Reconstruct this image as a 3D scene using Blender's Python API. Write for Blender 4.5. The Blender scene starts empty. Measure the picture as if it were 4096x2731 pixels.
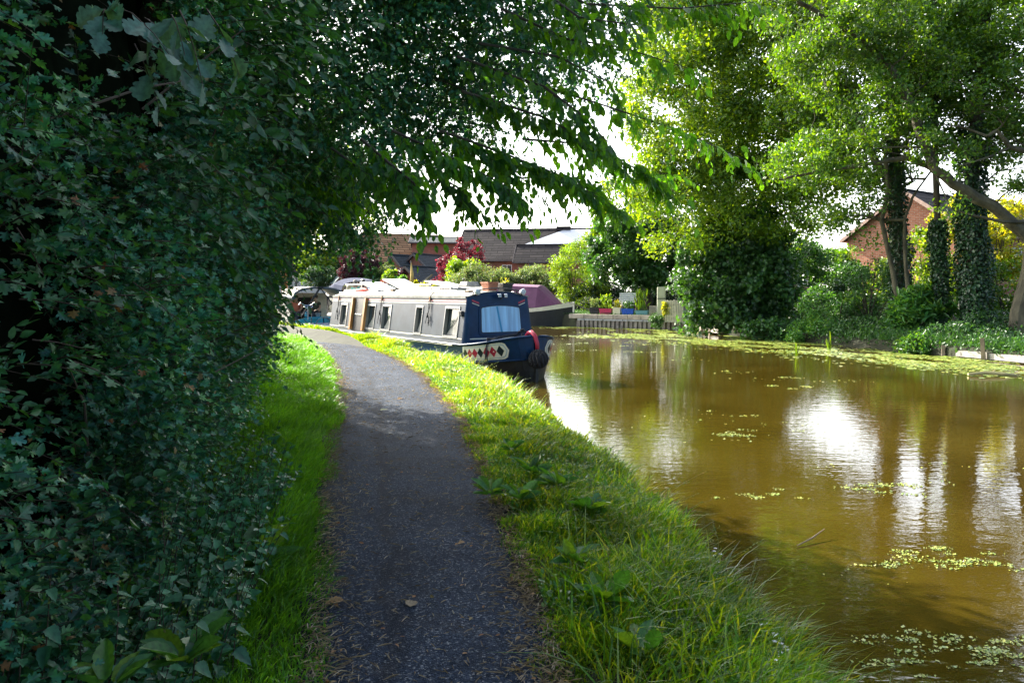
import bpy, math, random
import numpy as np
from mathutils import Vector, Matrix

random.seed(7)
RNG = np.random.default_rng(11)
SC = bpy.context.scene
COL = SC.collection
PI = math.pi

# ------------------------------------------------------------------ camera, sky, sun, exposure
PITCH = math.radians(3.6)
FPX = 3000.0                      # focal length in pixels of the 4096 px wide photograph
CAM = np.array([0.0, 0.0, 1.85])
cd = bpy.data.cameras.new('camera')
cam = bpy.data.objects.new('camera', cd)
COL.objects.link(cam)
cam.location = CAM
cam.rotation_euler = (PI / 2 - PITCH, 0, 0)
cd.sensor_width = 36
cd.lens = FPX / 4096 * 36
cd.clip_start = 0.05
cd.clip_end = 2000
SC.camera = cam

SUN_H = (-0.67, 0.74)
SUN_EL = math.radians(31)
n_ = math.hypot(*SUN_H)
SUN = Vector((SUN_H[0] / n_ * math.cos(SUN_EL), SUN_H[1] / n_ * math.cos(SUN_EL), math.sin(SUN_EL)))
w = bpy.data.worlds.new('World')
SC.world = w
w.use_nodes = True
wn, wl = w.node_tree.nodes, w.node_tree.links
wn.clear()
wo = wn.new('ShaderNodeOutputWorld')
bg = wn.new('ShaderNodeBackground')
sky = wn.new('ShaderNodeTexSky')
sky.sky_type = 'NISHITA'
sky.sun_disc = False
sky.sun_elevation = SUN_EL
sky.sun_rotation = math.atan2(SUN.x, SUN.y)
sky.dust_density = 3.0
sky.air_density = 1.0
sky.ozone_density = 1.5
hs = wn.new('ShaderNodeHueSaturation')
hs.inputs['Saturation'].default_value = 1.0
wl.new(sky.outputs[0], hs.inputs['Color'])
# thin bright haze on the sunward half of the sky
gc = wn.new('ShaderNodeTexCoord')
dp = wn.new('ShaderNodeVectorMath'); dp.operation = 'DOT_PRODUCT'
wl.new(gc.outputs['Generated'], dp.inputs[0]); dp.inputs[1].default_value = (SUN_H[0] / n_, SUN_H[1] / n_, 0)
hm = wn.new('ShaderNodeMapRange'); hm.inputs['From Min'].default_value = -0.35; hm.inputs['From Max'].default_value = 0.9
hm.inputs['To Min'].default_value = 0; hm.inputs['To Max'].default_value = 13
wl.new(dp.outputs['Value'], hm.inputs['Value'])
hz_ = wn.new('ShaderNodeMix'); hz_.data_type = 'RGBA'; hz_.blend_type = 'ADD'; hz_.inputs['Factor'].default_value = 1; hz_.clamp_result = False
hv = wn.new('ShaderNodeVectorMath'); hv.operation = 'SCALE'; hv.inputs[0].default_value = (1.0, 0.98, 0.94)
wl.new(hm.outputs[0], hv.inputs['Scale'])
wl.new(hs.outputs[0], hz_.inputs['A']); wl.new(hv.outputs[0], hz_.inputs['B'])
wl.new(hz_.outputs['Result'], bg.inputs[0])
wl.new(bg.outputs[0], wo.inputs[0])
bg.inputs[1].default_value = 0.08
sd = bpy.data.lights.new('sun', 'SUN')
sd.energy = 5.0
sd.angle = math.radians(0.5)
sd.color = (1.0, 0.93, 0.80)
so = bpy.data.objects.new('sun', sd)
COL.objects.link(so)
so.rotation_euler = SUN.to_track_quat('Z', 'Y').to_euler()
SC.view_settings.view_transform = 'Standard'
SC.view_settings.look = 'None'
SC.view_settings.gamma = 1
SC.view_settings.exposure = 1.95
SC.cycles.max_bounces = 6
SC.cycles.diffuse_bounces = 3
SC.cycles.transmission_bounces = 4
SC.cycles.sample_clamp_indirect = 4

# ------------------------------------------------------------------ helpers
def ray(px, py):
    dx = (px - 2048) / FPX
    dv = (1365.5 - py) / FPX
    c, s = math.cos(PITCH), math.sin(PITCH)
    return np.array([dx, c + dv * s, -s + dv * c])

def at(px, py, Y):
    r = ray(px, py)
    return CAM + r * (Y / r[1])

def gnd(px, py, z):
    r = ray(px, py)
    return CAM + r * ((z - CAM[2]) / r[2])

def empty(name, label, cat, loc=(0, 0, 0), rz=0.0, group=None, kind=None):
    o = bpy.data.objects.new(name, None)
    COL.objects.link(o)
    o.location = loc
    o.rotation_euler = (0, 0, rz)
    o.empty_display_size = 0.1
    tag(o, label, cat, group, kind)
    return o

def tag(o, label=None, cat=None, group=None, kind=None):
    if label: o['label'] = label
    if cat: o['category'] = cat
    if group: o['group'] = group
    if kind: o['kind'] = kind
    return o

def link(name, me, mat, parent=None):
    o = bpy.data.objects.new(name, me)
    COL.objects.link(o)
    if mat is not None:
        for m in (mat if isinstance(mat, (list, tuple)) else [mat]):
            me.materials.append(m)
    if parent is not None:
        o.parent = parent
    return o

def copy_tree(o, parent=None):
    c = o.copy()
    COL.objects.link(c)
    c.parent = parent
    for ch in [x for x in CHILD(o)]:
        copy_tree(ch, c)
    return c

def CHILD(o):
    return [x for x in list(bpy.data.objects) if x.parent == o]

class MB:
    def __init__(self):
        self.v = []; self.f = []; self.mi = []; self.m = 0
    def add(self, vs, fs):
        b = len(self.v)
        self.v += [tuple(map(float, p)) for p in vs]
        for f in fs:
            self.f.append([b + i for i in f]); self.mi.append(self.m)
        return self
    def box(self, c, s, rz=0.0, taper=1.0, M=None):
        hx, hy, hz = s[0] / 2, s[1] / 2, s[2] / 2
        vs = []
        for z, t in ((-hz, taper), (hz, 1.0)):
            for x, y in ((-hx, -hy), (hx, -hy), (hx, hy), (-hx, hy)):
                x2, y2, z2 = x * t, y * t, z
                if M is not None:
                    q = M @ Vector((x2, y2, z2)); x2, y2, z2 = q
                a = math.cos(rz) * x2 - math.sin(rz) * y2
                b = math.sin(rz) * x2 + math.cos(rz) * y2
                vs.append((c[0] + a, c[1] + b, c[2] + z2))
        return self.add(vs, [(0, 3, 2, 1), (4, 5, 6, 7), (0, 1, 5, 4), (1, 2, 6, 5), (2, 3, 7, 6), (3, 0, 4, 7)])
    def bar(self, p, q, a, b=None):
        b = b or a
        p, q = Vector(p), Vector(q)
        d = (q - p).normalized()
        u = d.cross(Vector((0, 0, 1)))
        if u.length < 1e-3: u = Vector((1, 0, 0))
        u.normalize(); v = d.cross(u).normalized()
        vs = []
        for o in (p, q):
            for su, sv in ((-1, -1), (1, -1), (1, 1), (-1, 1)):
                vs.append(o + u * su * a / 2 + v * sv * b / 2)
        return self.add(vs, [(0, 3, 2, 1), (4, 5, 6, 7), (0, 1, 5, 4), (1, 2, 6, 5), (2, 3, 7, 6), (3, 0, 4, 7)])
    def tube(self, pts, rs, n=8, caps=True, jit=0.0):
        pts = [Vector(p) for p in pts]
        if not isinstance(rs, (list, tuple)): rs = [rs] * len(pts)
        b = len(self.v)
        pu = None
        for i, p in enumerate(pts):
            d = (pts[min(i + 1, len(pts) - 1)] - pts[max(i - 1, 0)]).normalized()
            if pu is None:
                u = d.cross(Vector((0.13, 0.31, 1)))
                if u.length < 1e-3: u = d.cross(Vector((1, 0, 0)))
            else:
                u = pu - d * pu.dot(d)
            u.normalize(); pu = u
            v = d.cross(u)
            for k in range(n):
                a = 2 * PI * k / n
                r = rs[i] * (1 + (random.uniform(-jit, jit) if jit else 0))
                q = p + (u * math.cos(a) + v * math.sin(a)) * r
                self.v.append((q.x, q.y, q.z))
        for i in range(len(pts) - 1):
            for k in range(n):
                k2 = (k + 1) % n
                self.f.append([b + i * n + k, b + i * n + k2, b + (i + 1) * n + k2, b + (i + 1) * n + k]); self.mi.append(self.m)
        if caps:
            self.f.append([b + k for k in range(n)][::-1]); self.mi.append(self.m)
            e = b + (len(pts) - 1) * n
            self.f.append([e + k for k in range(n)]); self.mi.append(self.m)
        return self
    def prism(self, poly, off):
        """poly: list of 3D points (planar), extruded by vector off"""
        n = len(poly)
        off = Vector(off)
        vs = [Vector(p) for p in poly] + [Vector(p) + off for p in poly]
        fs = [list(range(n))[::-1], [n + i for i in range(n)]]
        for i in range(n):
            j = (i + 1) % n
            fs.append([i, j, n + j, n + i])
        return self.add(vs, fs)
    def lathe(self, c, prof, n=16, squash=1.0):
        vs = []
        for r, z in prof:
            for k in range(n):
                a = 2 * PI * k / n
                vs.append((c[0] + r * math.cos(a), c[1] + r * math.sin(a) * squash, c[2] + z))
        fs = []
        for i in range(len(prof) - 1):
            for k in range(n):
                k2 = (k + 1) % n
                fs.append((i * n + k, i * n + k2, (i + 1) * n + k2, (i + 1) * n + k))
        fs.append(list(range(n))[::-1]); fs.append([(len(prof) - 1) * n + k for k in range(n)])
        return self.add(vs, fs)
    def build(self, name, mat, parent=None, smooth=False, bevel=0.0):
        me = bpy.data.meshes.new(name)
        me.from_pydata(self.v, [], self.f)
        me.update()
        me.polygons.foreach_set('material_index', self.mi)
        if smooth: me.polygons.foreach_set('use_smooth', [True] * len(me.polygons))
        o = link(name, me, mat, parent)
        if bevel:
            b = o.modifiers.new('bevel', 'BEVEL'); b.width = bevel; b.segments = 2; b.limit_method = 'ANGLE'
        return o

def build_each(mb, name, mat, parent=None, bevel=0.0, keep=False):
    """one object for every connected piece in the builder"""
    p = list(range(len(mb.v)))
    def find(i):
        while p[i] != i: p[i] = p[p[i]]; i = p[i]
        return i
    for f in mb.f:
        for i in f[1:]: p[find(i)] = find(f[0])
    groups = {}
    for f, m in zip(mb.f, mb.mi): groups.setdefault(find(f[0]), []).append(f)
    out = []
    for fs in groups.values():
        ids = sorted({i for f in fs for i in f}); ix = {a: b for b, a in enumerate(ids)}
        q = MB(); q.add([mb.v[i] for i in ids], [[ix[i] for i in f] for f in fs])
        o = q.build(name, mat, None, bevel=bevel)
        if parent is not None:
            o.parent = parent
            if keep: o.matrix_parent_inverse = Matrix.Translation(-parent.location)
        out.append(o)
    return out

# ------------------------------------------------------------------ materials
MATS = {}
def nt(name):
    m = bpy.data.materials.new(name); m.use_nodes = True
    n, l = m.node_tree.nodes, m.node_tree.links
    n.clear()
    out = n.new('ShaderNodeOutputMaterial')
    p = n.new('ShaderNodeBsdfPrincipled')
    l.new(p.outputs[0], out.inputs[0])
    return m, n, l, p, out

def ramp(n, stops):
    r = n.new('ShaderNodeValToRGB')
    e = r.color_ramp.elements
    e[0].position, e[0].color = stops[0][0], (*stops[0][1], 1)
    e[1].position, e[1].color = stops[-1][0], (*stops[-1][1], 1)
    for p, c in stops[1:-1]:
        x = e.new(p); x.color = (*c, 1)
    return r

def mat(name, col, rough=0.6, metal=0.0, var=0.25, scale=6.0, bump=0.0, bscale=None, coat=0.0, col2=None, spec=0.5, stretch=None):
    if name in MATS: return MATS[name]
    m, n, l, p, out = nt(name)
    tc = n.new('ShaderNodeTexCoord')
    src = tc.outputs['Object']
    if stretch:
        mp = n.new('ShaderNodeMapping'); mp.inputs['Scale'].default_value = stretch
        l.new(src, mp.inputs[0]); src = mp.outputs[0]
    nz = n.new('ShaderNodeTexNoise'); nz.inputs['Scale'].default_value = scale; nz.inputs['Detail'].default_value = 6
    nz.inputs['Roughness'].default_value = 0.65
    l.new(src, nz.inputs['Vector'])
    a = tuple(c * (1 - var) for c in col)
    b = col2 or tuple(min(1, c * (1 + var)) for c in col)
    r = ramp(n, [(0.3, a), (0.7, b)])
    l.new(nz.outputs['Fac'], r.inputs[0])
    l.new(r.outputs[0], p.inputs['Base Color'])
    p.inputs['Roughness'].default_value = rough
    p.inputs['Metallic'].default_value = metal
    p.inputs['Specular IOR Level'].default_value = spec
    p.inputs['Coat Weight'].default_value = coat
    p.inputs['Coat Roughness'].default_value = 0.1
    if bump:
        n2 = n.new('ShaderNodeTexNoise'); n2.inputs['Scale'].default_value = bscale or scale * 5
        n2.inputs['Detail'].default_value = 4
        l.new(src, n2.inputs['Vector'])
        bp = n.new('ShaderNodeBump'); bp.inputs['Strength'].default_value = bump; bp.inputs['Distance'].default_value = 0.02
        l.new(n2.outputs['Fac'], bp.inputs['Height']); l.new(bp.outputs[0], p.inputs['Normal'])
    MATS[name] = m
    return m

def leafmat(name, cols, rough=0.42, trans=0.35, tcol=None, spec=0.5, nscale=0.7, clump=0.35):
    m, n, l, p, out = nt(name)
    g = n.new('ShaderNodeNewGeometry')
    k = len(cols)
    r = ramp(n, [(i / max(1, k - 1), c) for i, c in enumerate(cols)])
    l.new(g.outputs['Random Per Island'], r.inputs[0])
    tc = n.new('ShaderNodeTexCoord')
    nz = n.new('ShaderNodeTexNoise'); nz.inputs['Scale'].default_value = nscale; nz.inputs['Detail'].default_value = 3
    l.new(tc.outputs['Object'], nz.inputs['Vector'])
    mr = n.new('ShaderNodeMapRange'); mr.inputs['From Min'].default_value = 0.3; mr.inputs['From Max'].default_value = 0.7
    mr.inputs['To Min'].default_value = 1 - clump; mr.inputs['To Max'].default_value = 1 + clump
    l.new(nz.outputs['Fac'], mr.inputs['Value'])
    h = n.new('ShaderNodeHueSaturation')
    l.new(mr.outputs[0], h.inputs['Value']); l.new(r.outputs[0], h.inputs['Color'])
    nf = n.new('ShaderNodeTexNoise'); nf.inputs['Scale'].default_value = 70; nf.inputs['Detail'].default_value = 3
    l.new(tc.outputs['Object'], nf.inputs['Vector'])
    mf = n.new('ShaderNodeMapRange'); mf.inputs['From Min'].default_value = .3; mf.inputs['From Max'].default_value = .7; mf.inputs['To Min'].default_value = .65; mf.inputs['To Max'].default_value = 1.35
    l.new(nf.outputs['Fac'], mf.inputs['Value'])
    mm = n.new('ShaderNodeMath'); mm.operation = 'MULTIPLY'; l.new(mr.outputs[0], mm.inputs[0]); l.new(mf.outputs[0], mm.inputs[1])
    l.new(mm.outputs[0], h.inputs['Value'])
    l.new(h.outputs[0], p.inputs['Base Color'])
    p.inputs['Roughness'].default_value = rough
    p.inputs['Specular IOR Level'].default_value = spec
    t = n.new('ShaderNodeBsdfTranslucent')
    mx = n.new('ShaderNodeMix'); mx.data_type = 'RGBA'; mx.blend_type = 'MULTIPLY'; mx.inputs['Factor'].default_value = 1
    mx.clamp_result = False
    l.new(h.outputs[0], mx.inputs['A']); mx.inputs['B'].default_value = (*(tcol or (3.2, 2.6, 0.6)), 1)
    l.new(mx.outputs['Result'], t.inputs['Color'])
    ms = n.new('ShaderNodeMixShader'); ms.inputs[0].default_value = trans
    l.new(p.outputs[0], ms.inputs[1]); l.new(t.outputs[0], ms.inputs[2]); l.new(ms.outputs[0], out.inputs[0])
    MATS[name] = m
    return m

def brickmat(name, c1, c2, mortar, scale=1.0, bw=0.215, bh=0.065, rough=0.85, roof=False):
    m, n, l, p, out = nt(name)
    tc = n.new('ShaderNodeTexCoord')
    sp = n.new('ShaderNodeSeparateXYZ'); l.new(tc.outputs['Object'], sp.inputs[0])
    ad = n.new('ShaderNodeMath'); ad.operation = 'ADD'
    l.new(sp.outputs[0], ad.inputs[0])
    if roof:
        ad.inputs[1].default_value = 0
    else:
        l.new(sp.outputs[1], ad.inputs[1])
    cb = n.new('ShaderNodeCombineXYZ'); l.new(ad.outputs[0], cb.inputs[0]); l.new(sp.outputs[2], cb.inputs[1])
    b = n.new('ShaderNodeTexBrick')
    b.inputs['Color1'].default_value = (*c1, 1); b.inputs['Color2'].default_value = (*c2, 1); b.inputs['Mortar'].default_value = (*mortar, 1)
    b.inputs['Scale'].default_value = scale; b.inputs['Brick Width'].default_value = bw; b.inputs['Row Height'].default_value = bh
    b.inputs['Mortar Size'].default_value = bh * 0.14
    l.new(cb.outputs[0], b.inputs['Vector'])
    nz = n.new('ShaderNodeTexNoise'); nz.inputs['Scale'].default_value = 1.2; nz.inputs['Detail'].default_value = 5
    l.new(tc.outputs['Object'], nz.inputs['Vector'])
    mr = n.new('ShaderNodeMapRange'); mr.inputs['To Min'].default_value = 0.7; mr.inputs['To Max'].default_value = 1.3
    l.new(nz.outputs['Fac'], mr.inputs['Value'])
    h = n.new('ShaderNodeHueSaturation'); l.new(mr.outputs[0], h.inputs['Value']); l.new(b.outputs['Color'], h.inputs['Color'])
    l.new(h.outputs[0], p.inputs['Base Color'])
    p.inputs['Roughness'].default_value = rough
    p.inputs['Specular IOR Level'].default_value = .15
    bp = n.new('ShaderNodeBump'); bp.inputs['Strength'].default_value = 0.6; bp.inputs['Distance'].default_value = 0.02; bp.invert = True
    l.new(b.outputs['Fac'], bp.inputs['Height']); l.new(bp.outputs[0], p.inputs['Normal'])
    MATS[name] = m
    return m

# leaf kinds
LM_HAW = leafmat('hawthorn_leaf', [(0.010, 0.075, 0.045), (0.024, 0.13, 0.08), (0.045, 0.19, 0.10), (0.08, 0.21, 0.05), (0.025, 0.16, 0.13)], rough=0.38, spec=.5, trans=0.16, tcol=(3.4, 3.0, 0.35), clump=0.6, nscale=1.4)
LM_HAWB = leafmat('sunlit_hawthorn_leaf', [(0.04, 0.11, 0.012), (0.08, 0.16, 0.014), (0.12, 0.18, 0.02)], rough=0.4, trans=0.5, tcol=(5.0, 3.8, 0.25))  # yellower hawthorn copy; backlight put into its colour and translucency
LM_ELD = leafmat('elder_leaf', [(0.02, 0.085, 0.035), (0.028, 0.115, 0.045), (0.04, 0.14, 0.045)], rough=0.4, trans=0.25, tcol=(3.0, 2.6, 0.4))
LM_OAK = leafmat('oak_leaf', [(0.04, 0.12, 0.085), (0.06, 0.155, 0.12), (0.05, 0.12, 0.05)], rough=0.5, trans=0.2)
LM_CHE = leafmat('cherry_leaf', [(0.02, 0.075, 0.03), (0.03, 0.10, 0.03), (0.045, 0.12, 0.025), (0.03, 0.10, 0.05)], rough=0.42, spec=.35, trans=0.48, tcol=(6.5, 5.2, 0.3))
LM_NET = leafmat('nettle_leaf', [(0.018, 0.09, 0.045), (0.03, 0.13, 0.06), (0.045, 0.15, 0.07)], rough=0.5, trans=0.2)
LM_DOCK = leafmat('dock_leaf', [(0.035, 0.13, 0.03), (0.055, 0.17, 0.03), (0.10, 0.20, 0.02)], rough=0.4, trans=0.3)
LM_LIME = leafmat('ash_leaf_sunny', [(0.04, 0.12, 0.012), (0.08, 0.17, 0.014), (0.13, 0.22, 0.018), (0.02, 0.07, 0.010)], rough=0.4, trans=0.42, tcol=(4.0, 3.0, 0.4), clump=0.3, nscale=0.5)  # yellower copy of the ash leaf; sunlight put into the colour
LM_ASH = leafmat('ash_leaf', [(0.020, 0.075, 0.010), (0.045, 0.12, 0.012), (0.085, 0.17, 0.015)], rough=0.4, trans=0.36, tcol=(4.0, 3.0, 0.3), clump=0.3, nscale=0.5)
LM_IVY = leafmat('ivy_leaf', [(0.010, 0.035, 0.012), (0.018, 0.055, 0.018), (0.03, 0.08, 0.02)], rough=0.35, trans=0.1)
LM_SYC = leafmat('sycamore_leaf', [(0.02, 0.07, 0.02), (0.035, 0.10, 0.025), (0.05, 0.13, 0.03)], rough=0.4, trans=0.25, tcol=(3, 2.8, 0.5))
LM_DARK = leafmat('conifer_leaf', [(0.02, 0.065, 0.022), (0.03, 0.09, 0.03), (0.045, 0.12, 0.03)], rough=0.6, trans=0.15)
LM_PALE = leafmat('pale_leaf', [(0.10, 0.17, 0.06), (0.14, 0.21, 0.07), (0.18, 0.24, 0.09), (0.20, 0.17, 0.09)], rough=0.55, trans=0.3, tcol=(1.8, 1.8, 0.8))
LM_YEL = leafmat('yellow_leaf', [(0.14, 0.22, 0.02), (0.22, 0.28, 0.02), (0.30, 0.27, 0.02)], rough=0.5, trans=0.45, tcol=(2.4, 1.9, 0.35))
LM_RED = leafmat('crimson_leaf', [(0.10, 0.012, 0.022), (0.17, 0.02, 0.038), (0.06, 0.02, 0.02), (0.20, 0.06, 0.07)], rough=0.5, trans=0.35, tcol=(2.0, 0.8, 1.1))
LM_PUR = leafmat('purple_leaf', [(0.035, 0.014, 0.022), (0.06, 0.02, 0.03), (0.09, 0.035, 0.035)], rough=0.5, trans=0.2, tcol=(2.2, 1.1, 1.0))
LM_GR = leafmat('grass_blade', [(0.016, 0.085, 0.007), (0.036, 0.135, 0.010), (0.068, 0.175, 0.012), (0.13, 0.22, 0.03)], rough=0.36, trans=0.42, tcol=(6.5, 3.6, 0.6), clump=0.4, nscale=1.6)
LM_GRD = leafmat('fine_grass_blade', [(0.035, 0.13, 0.012), (0.06, 0.18, 0.015), (0.09, 0.22, 0.02)], rough=0.45, trans=0.4, tcol=(3.0, 2.6, 0.4), clump=0.3, nscale=1.2)  # left verge grass, a brighter green than the other blades
LM_PAD = leafmat('lily_pad', [(0.12, 0.20, 0.035), (0.22, 0.30, 0.05), (0.34, 0.36, 0.08), (0.16, 0.24, 0.09)], rough=0.3, trans=0.05, clump=0.25, nscale=0.6)
LM_STRAW = leafmat('straw', [(0.20, 0.16, 0.10), (0.33, 0.27, 0.18), (0.12, 0.08, 0.04), (0.42, 0.37, 0.28)], rough=0.7, trans=0.1)
LM_DEAD = leafmat('dead_leaf', [(0.20, 0.08, 0.03), (0.30, 0.16, 0.06), (0.22, 0.20, 0.10)], rough=0.7, trans=0.1)
BARK = mat('bark', (0.055, 0.045, 0.03), 0.9, var=0.5, scale=3, bump=1.0, bscale=14, stretch=(1, 1, 0.35))
BARKL = mat('pale_bark', (0.075, 0.068, 0.042), 0.9, var=0.6, scale=3.5, bump=1.0, bscale=11, stretch=(1, 1, 0.6))
TWIG = mat('twig_bark', (0.05, 0.03, 0.02), 0.8, var=0.3)
SHADE_SOIL = mat('hedge_shade_and_soil', (0.006, 0.009, 0.005), 1.0, var=0.5, scale=5, spec=0.0)  # inner hedge shade put into the colour; also soil in the pots

# ------------------------------------------------------------------ vegetation machinery
def outline(half, bend=0.10):
    """leaf template from a half outline: two n-gons folded along the midrib"""
    v = [(0, y, 0) if abs(x) < 1e-6 else (x, y, abs(x) * 0.32) for x, y in half]
    k = len(half)
    m = [(-x, y, z) for x, y, z in v[1:-1]]
    V = [(x, y, z - bend * y * y) for x, y, z in v + m]
    f1 = list(range(k))
    f2 = [0] + [k + i for i in range(k - 2)] + [k - 1]
    return np.array(V), [f1, f2[::-1]]
SHAPE = {
    'diamond': outline([(0, 0), (0.25, 0.45), (0, 1)]),
    'oval': outline([(0, 0), (0.2, 0.2), (0.25, 0.5), (0.13, 0.82), (0, 1)]),
    'round': outline([(0, 0), (0.35, 0.15), (0.46, 0.5), (0.26, 0.85), (0, 1)]),
    'haw': outline([(0, 0), (0.08, 0.25), (0.38, 0.33), (0.42, 0.5), (0.17, 0.5), (0.36, 0.74), (0.3, 0.86), (0.12, 0.76), (0.12, 0.96), (0, 1)]),
    'oak': outline([(0, 0), (0.04, 0.10), (0.11, 0.16), (0.17, 0.24), (0.15, 0.30), (0.13, 0.34), (0.21, 0.38), (0.27, 0.46), (0.25, 0.53), (0.19, 0.56), (0.27, 0.60), (0.32, 0.69), (0.29, 0.76), (0.22, 0.79), (0.24, 0.85), (0.20, 0.92), (0.12, 0.94), (0.07, 1.0), (0, 1)]),
    'maple': outline([(0, 0), (0.3, 0.05), (0.22, 0.22), (0.55, 0.42), (0.25, 0.5), (0.3, 0.8), (0.1, 0.7), (0, 1)]),
    'nettle': outline([(0, 0), (0.3, 0.08), (0.28, 0.2), (0.34, 0.28), (0.25, 0.42), (0.28, 0.5), (0.17, 0.62), (0.18, 0.7), (0.06, 0.86), (0, 1)]),
    'dock': outline([(0, 0), (0.12, 0.08), (0.17, 0.25), (0.22, 0.4), (0.19, 0.52), (0.22, 0.62), (0.15, 0.82), (0.05, 0.95), (0, 1)], .42),
    'long': outline([(0, 0), (0.1, 0.2), (0.13, 0.55), (0.06, 0.85), (0, 1)]),
}
def nrm(a):
    return a / np.maximum(np.linalg.norm(a, axis=-1, keepdims=True), 1e-9)

def rawmesh(name, V, loops, starts, totals):
    me = bpy.data.meshes.new(name)
    me.vertices.add(len(V)); me.vertices.foreach_set('co', V.astype(np.float32).ravel())
    me.loops.add(len(loops)); me.loops.foreach_set('vertex_index', loops.astype(np.int32))
    me.polygons.add(len(starts)); me.polygons.foreach_set('loop_start', starts.astype(np.int32))
    me.update(calc_edges=True)
    return me

class Leaves:
    def __init__(self): self.b = []
    def add(self, P, D, N, S, shape, wide=1.0):
        """P base points, D direction, N normal hint, S sizes"""
        T, F = SHAPE[shape]
        D = nrm(D); W = nrm(np.cross(D, N)); N2 = np.cross(W, D)
        S = np.broadcast_to(S, (len(P),))
        tv = (T[None, :, 0, None] * wide * W[:, None, :] + T[None, :, 1, None] * D[:, None, :] + T[None, :, 2, None] * N2[:, None, :]) * S[:, None, None] + P[:, None, :]
        self.b.append((tv, F))
        return self
    def count(self): return sum(len(t) for t, _ in self.b)
    def build(self, name, m, parent=None):
        Vs, Ls, St, To = [], [], [], []
        off = 0; lo = 0
        for tv, F in self.b:
            n, k, _ = tv.shape
            if n == 0: continue
            Vs.append(tv.reshape(-1, 3))
            fl = np.concatenate([np.array(f) for f in F])
            idx = (np.arange(n)[:, None] * k + fl[None, :] + off).ravel()
            tot = np.array([len(f) for f in F])
            st0 = np.concatenate([[0], np.cumsum(tot)[:-1]])
            st = (np.arange(n)[:, None] * len(fl) + st0[None, :] + lo).ravel()
            Ls.append(idx); St.append(st); To.append(np.tile(tot, n))
            off += n * k; lo += n * len(fl)
        me = rawmesh(name, np.concatenate(Vs), np.concatenate(Ls), np.concatenate(St), np.concatenate(To))
        return link(name, me, m, parent)

def rdir(n, up=0.0):
    d = RNG.normal(size=(n, 3)); d = nrm(d); d[:, 2] += up
    return nrm(d)

def sprays(P, D, L, k, size, shape, leaves, droop=0.3, hang=0.0, svar=0.3, twigs=None, tr=0.003, flat=0.6, wide=1.0):
    """P origins, D directions, L lengths, k leaves per spray"""
    M = len(P); D = nrm(D); L = np.broadcast_to(L, (M,))
    t = (np.arange(k) + 0.7) / k
    pos = P[:, None] + D[:, None] * (L[:, None] * t)[:, :, None]
    pos[:, :, 2] -= droop * L[:, None] * t ** 2
    side = nrm(np.cross(D, np.array([0, 0, 1.0]) + RNG.normal(0, 0.35, (M, 3))))
    sg = np.where(np.arange(k) % 2 == 0, 1.0, -1.0)
    tang = D[:, None] - np.array([0, 0, 1.0]) * (2 * droop * t)[None, :, None]
    ld = tang * 0.55 + side[:, None] * sg[None, :, None] * (0.95 - 0.5 * t)[None, :, None] + RNG.normal(0, 0.22, (M, k, 3))
    ld[:, :, 2] -= hang
    N = np.array([0, 0, 1.0]) * flat + RNG.normal(0, 0.45, (M, k, 3)) + D[:, None] * 0.2
    S = size * (1 + RNG.uniform(-svar, svar, (M, k))) * (1 - 0.25 * t)[None]
    leaves.add(pos.reshape(-1, 3), ld.reshape(-1, 3), N.reshape(-1, 3), S.ravel(), shape, wide)
    if twigs is not None:
        tt = np.array([0, 0.35, 0.7, 1.0])
        pp = P[:, None] + D[:, None] * (L[:, None] * tt)[:, :, None]
        pp[:, :, 2] -= droop * L[:, None] * tt ** 2
        twigs.add(pp, tr)

class Twigs:
    """thin three-sided stems along polylines (M, k, 3)"""
    def __init__(self): self.b = []
    def add(self, pp, r):
        self.b.append((np.asarray(pp, float), r)); return self
    def build(self, name, m, parent=None):
        Vs, Ls, St, To = [], [], [], []
        off = 0; lo = 0
        for pp, r in self.b:
            M, k, _ = pp.shape
            d = nrm(pp[:, -1] - pp[:, 0]); u = nrm(np.cross(d, np.array([0.2, 0.1, 1.0]))); v = np.cross(d, u)
            rr = r * np.linspace(1, 0.35, k) if np.isscalar(r) else np.asarray(r)
            ring = np.stack([u * math.cos(a) + v * math.sin(a) for a in (0, 2.09, 4.19)], 1)
            V = pp[:, :, None, :] + ring[:, None] * rr[None, :, None, None]
            Vs.append(V.reshape(-1, 3))
            F = []
            for i in range(k - 1):
                for j in range(3):
                    j2 = (j + 1) % 3
                    F += [i * 3 + j, i * 3 + j2, (i + 1) * 3 + j2, (i + 1) * 3 + j]
            F = np.array(F)
            Ls.append((np.arange(M)[:, None] * (k * 3) + F[None] + off).ravel())
            nf = len(F) // 4
            St.append(np.arange(M * nf) * 4 + lo); To.append(np.full(M * nf, 4))
            off += M * k * 3; lo += M * nf * 4
        me = rawmesh(name, np.concatenate(Vs), np.concatenate(Ls), np.concatenate(St), np.concatenate(To))
        return link(name, me, m, parent)

def snoise(p, f, seed=0):
    r = np.random.default_rng(seed)
    out = np.zeros(len(p))
    for i in range(6):
        k = r.normal(size=p.shape[1]) * f
        out += np.sin(p @ k + r.uniform(0, 6.28))
    return out / 3.0

def in_ellipsoids(env, n, shell=0.5):
    """n points spread over ellipsoids env=[(c, r)], biased to the shell"""
    vol = np.array([e[1][0] * e[1][1] * e[1][2] for e in env]); pr = vol / vol.sum()
    idx = RNG.choice(len(env), n, p=pr)
    C = np.array([e[0] for e in env])[idx]; R = np.array([e[1] for e in env])[idx]
    d = nrm(RNG.normal(size=(n, 3)))
    rad = RNG.uniform(0, 1, n) ** (1 / 3 * (1 - shell))
    return C + d * R * rad[:, None], d

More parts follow.
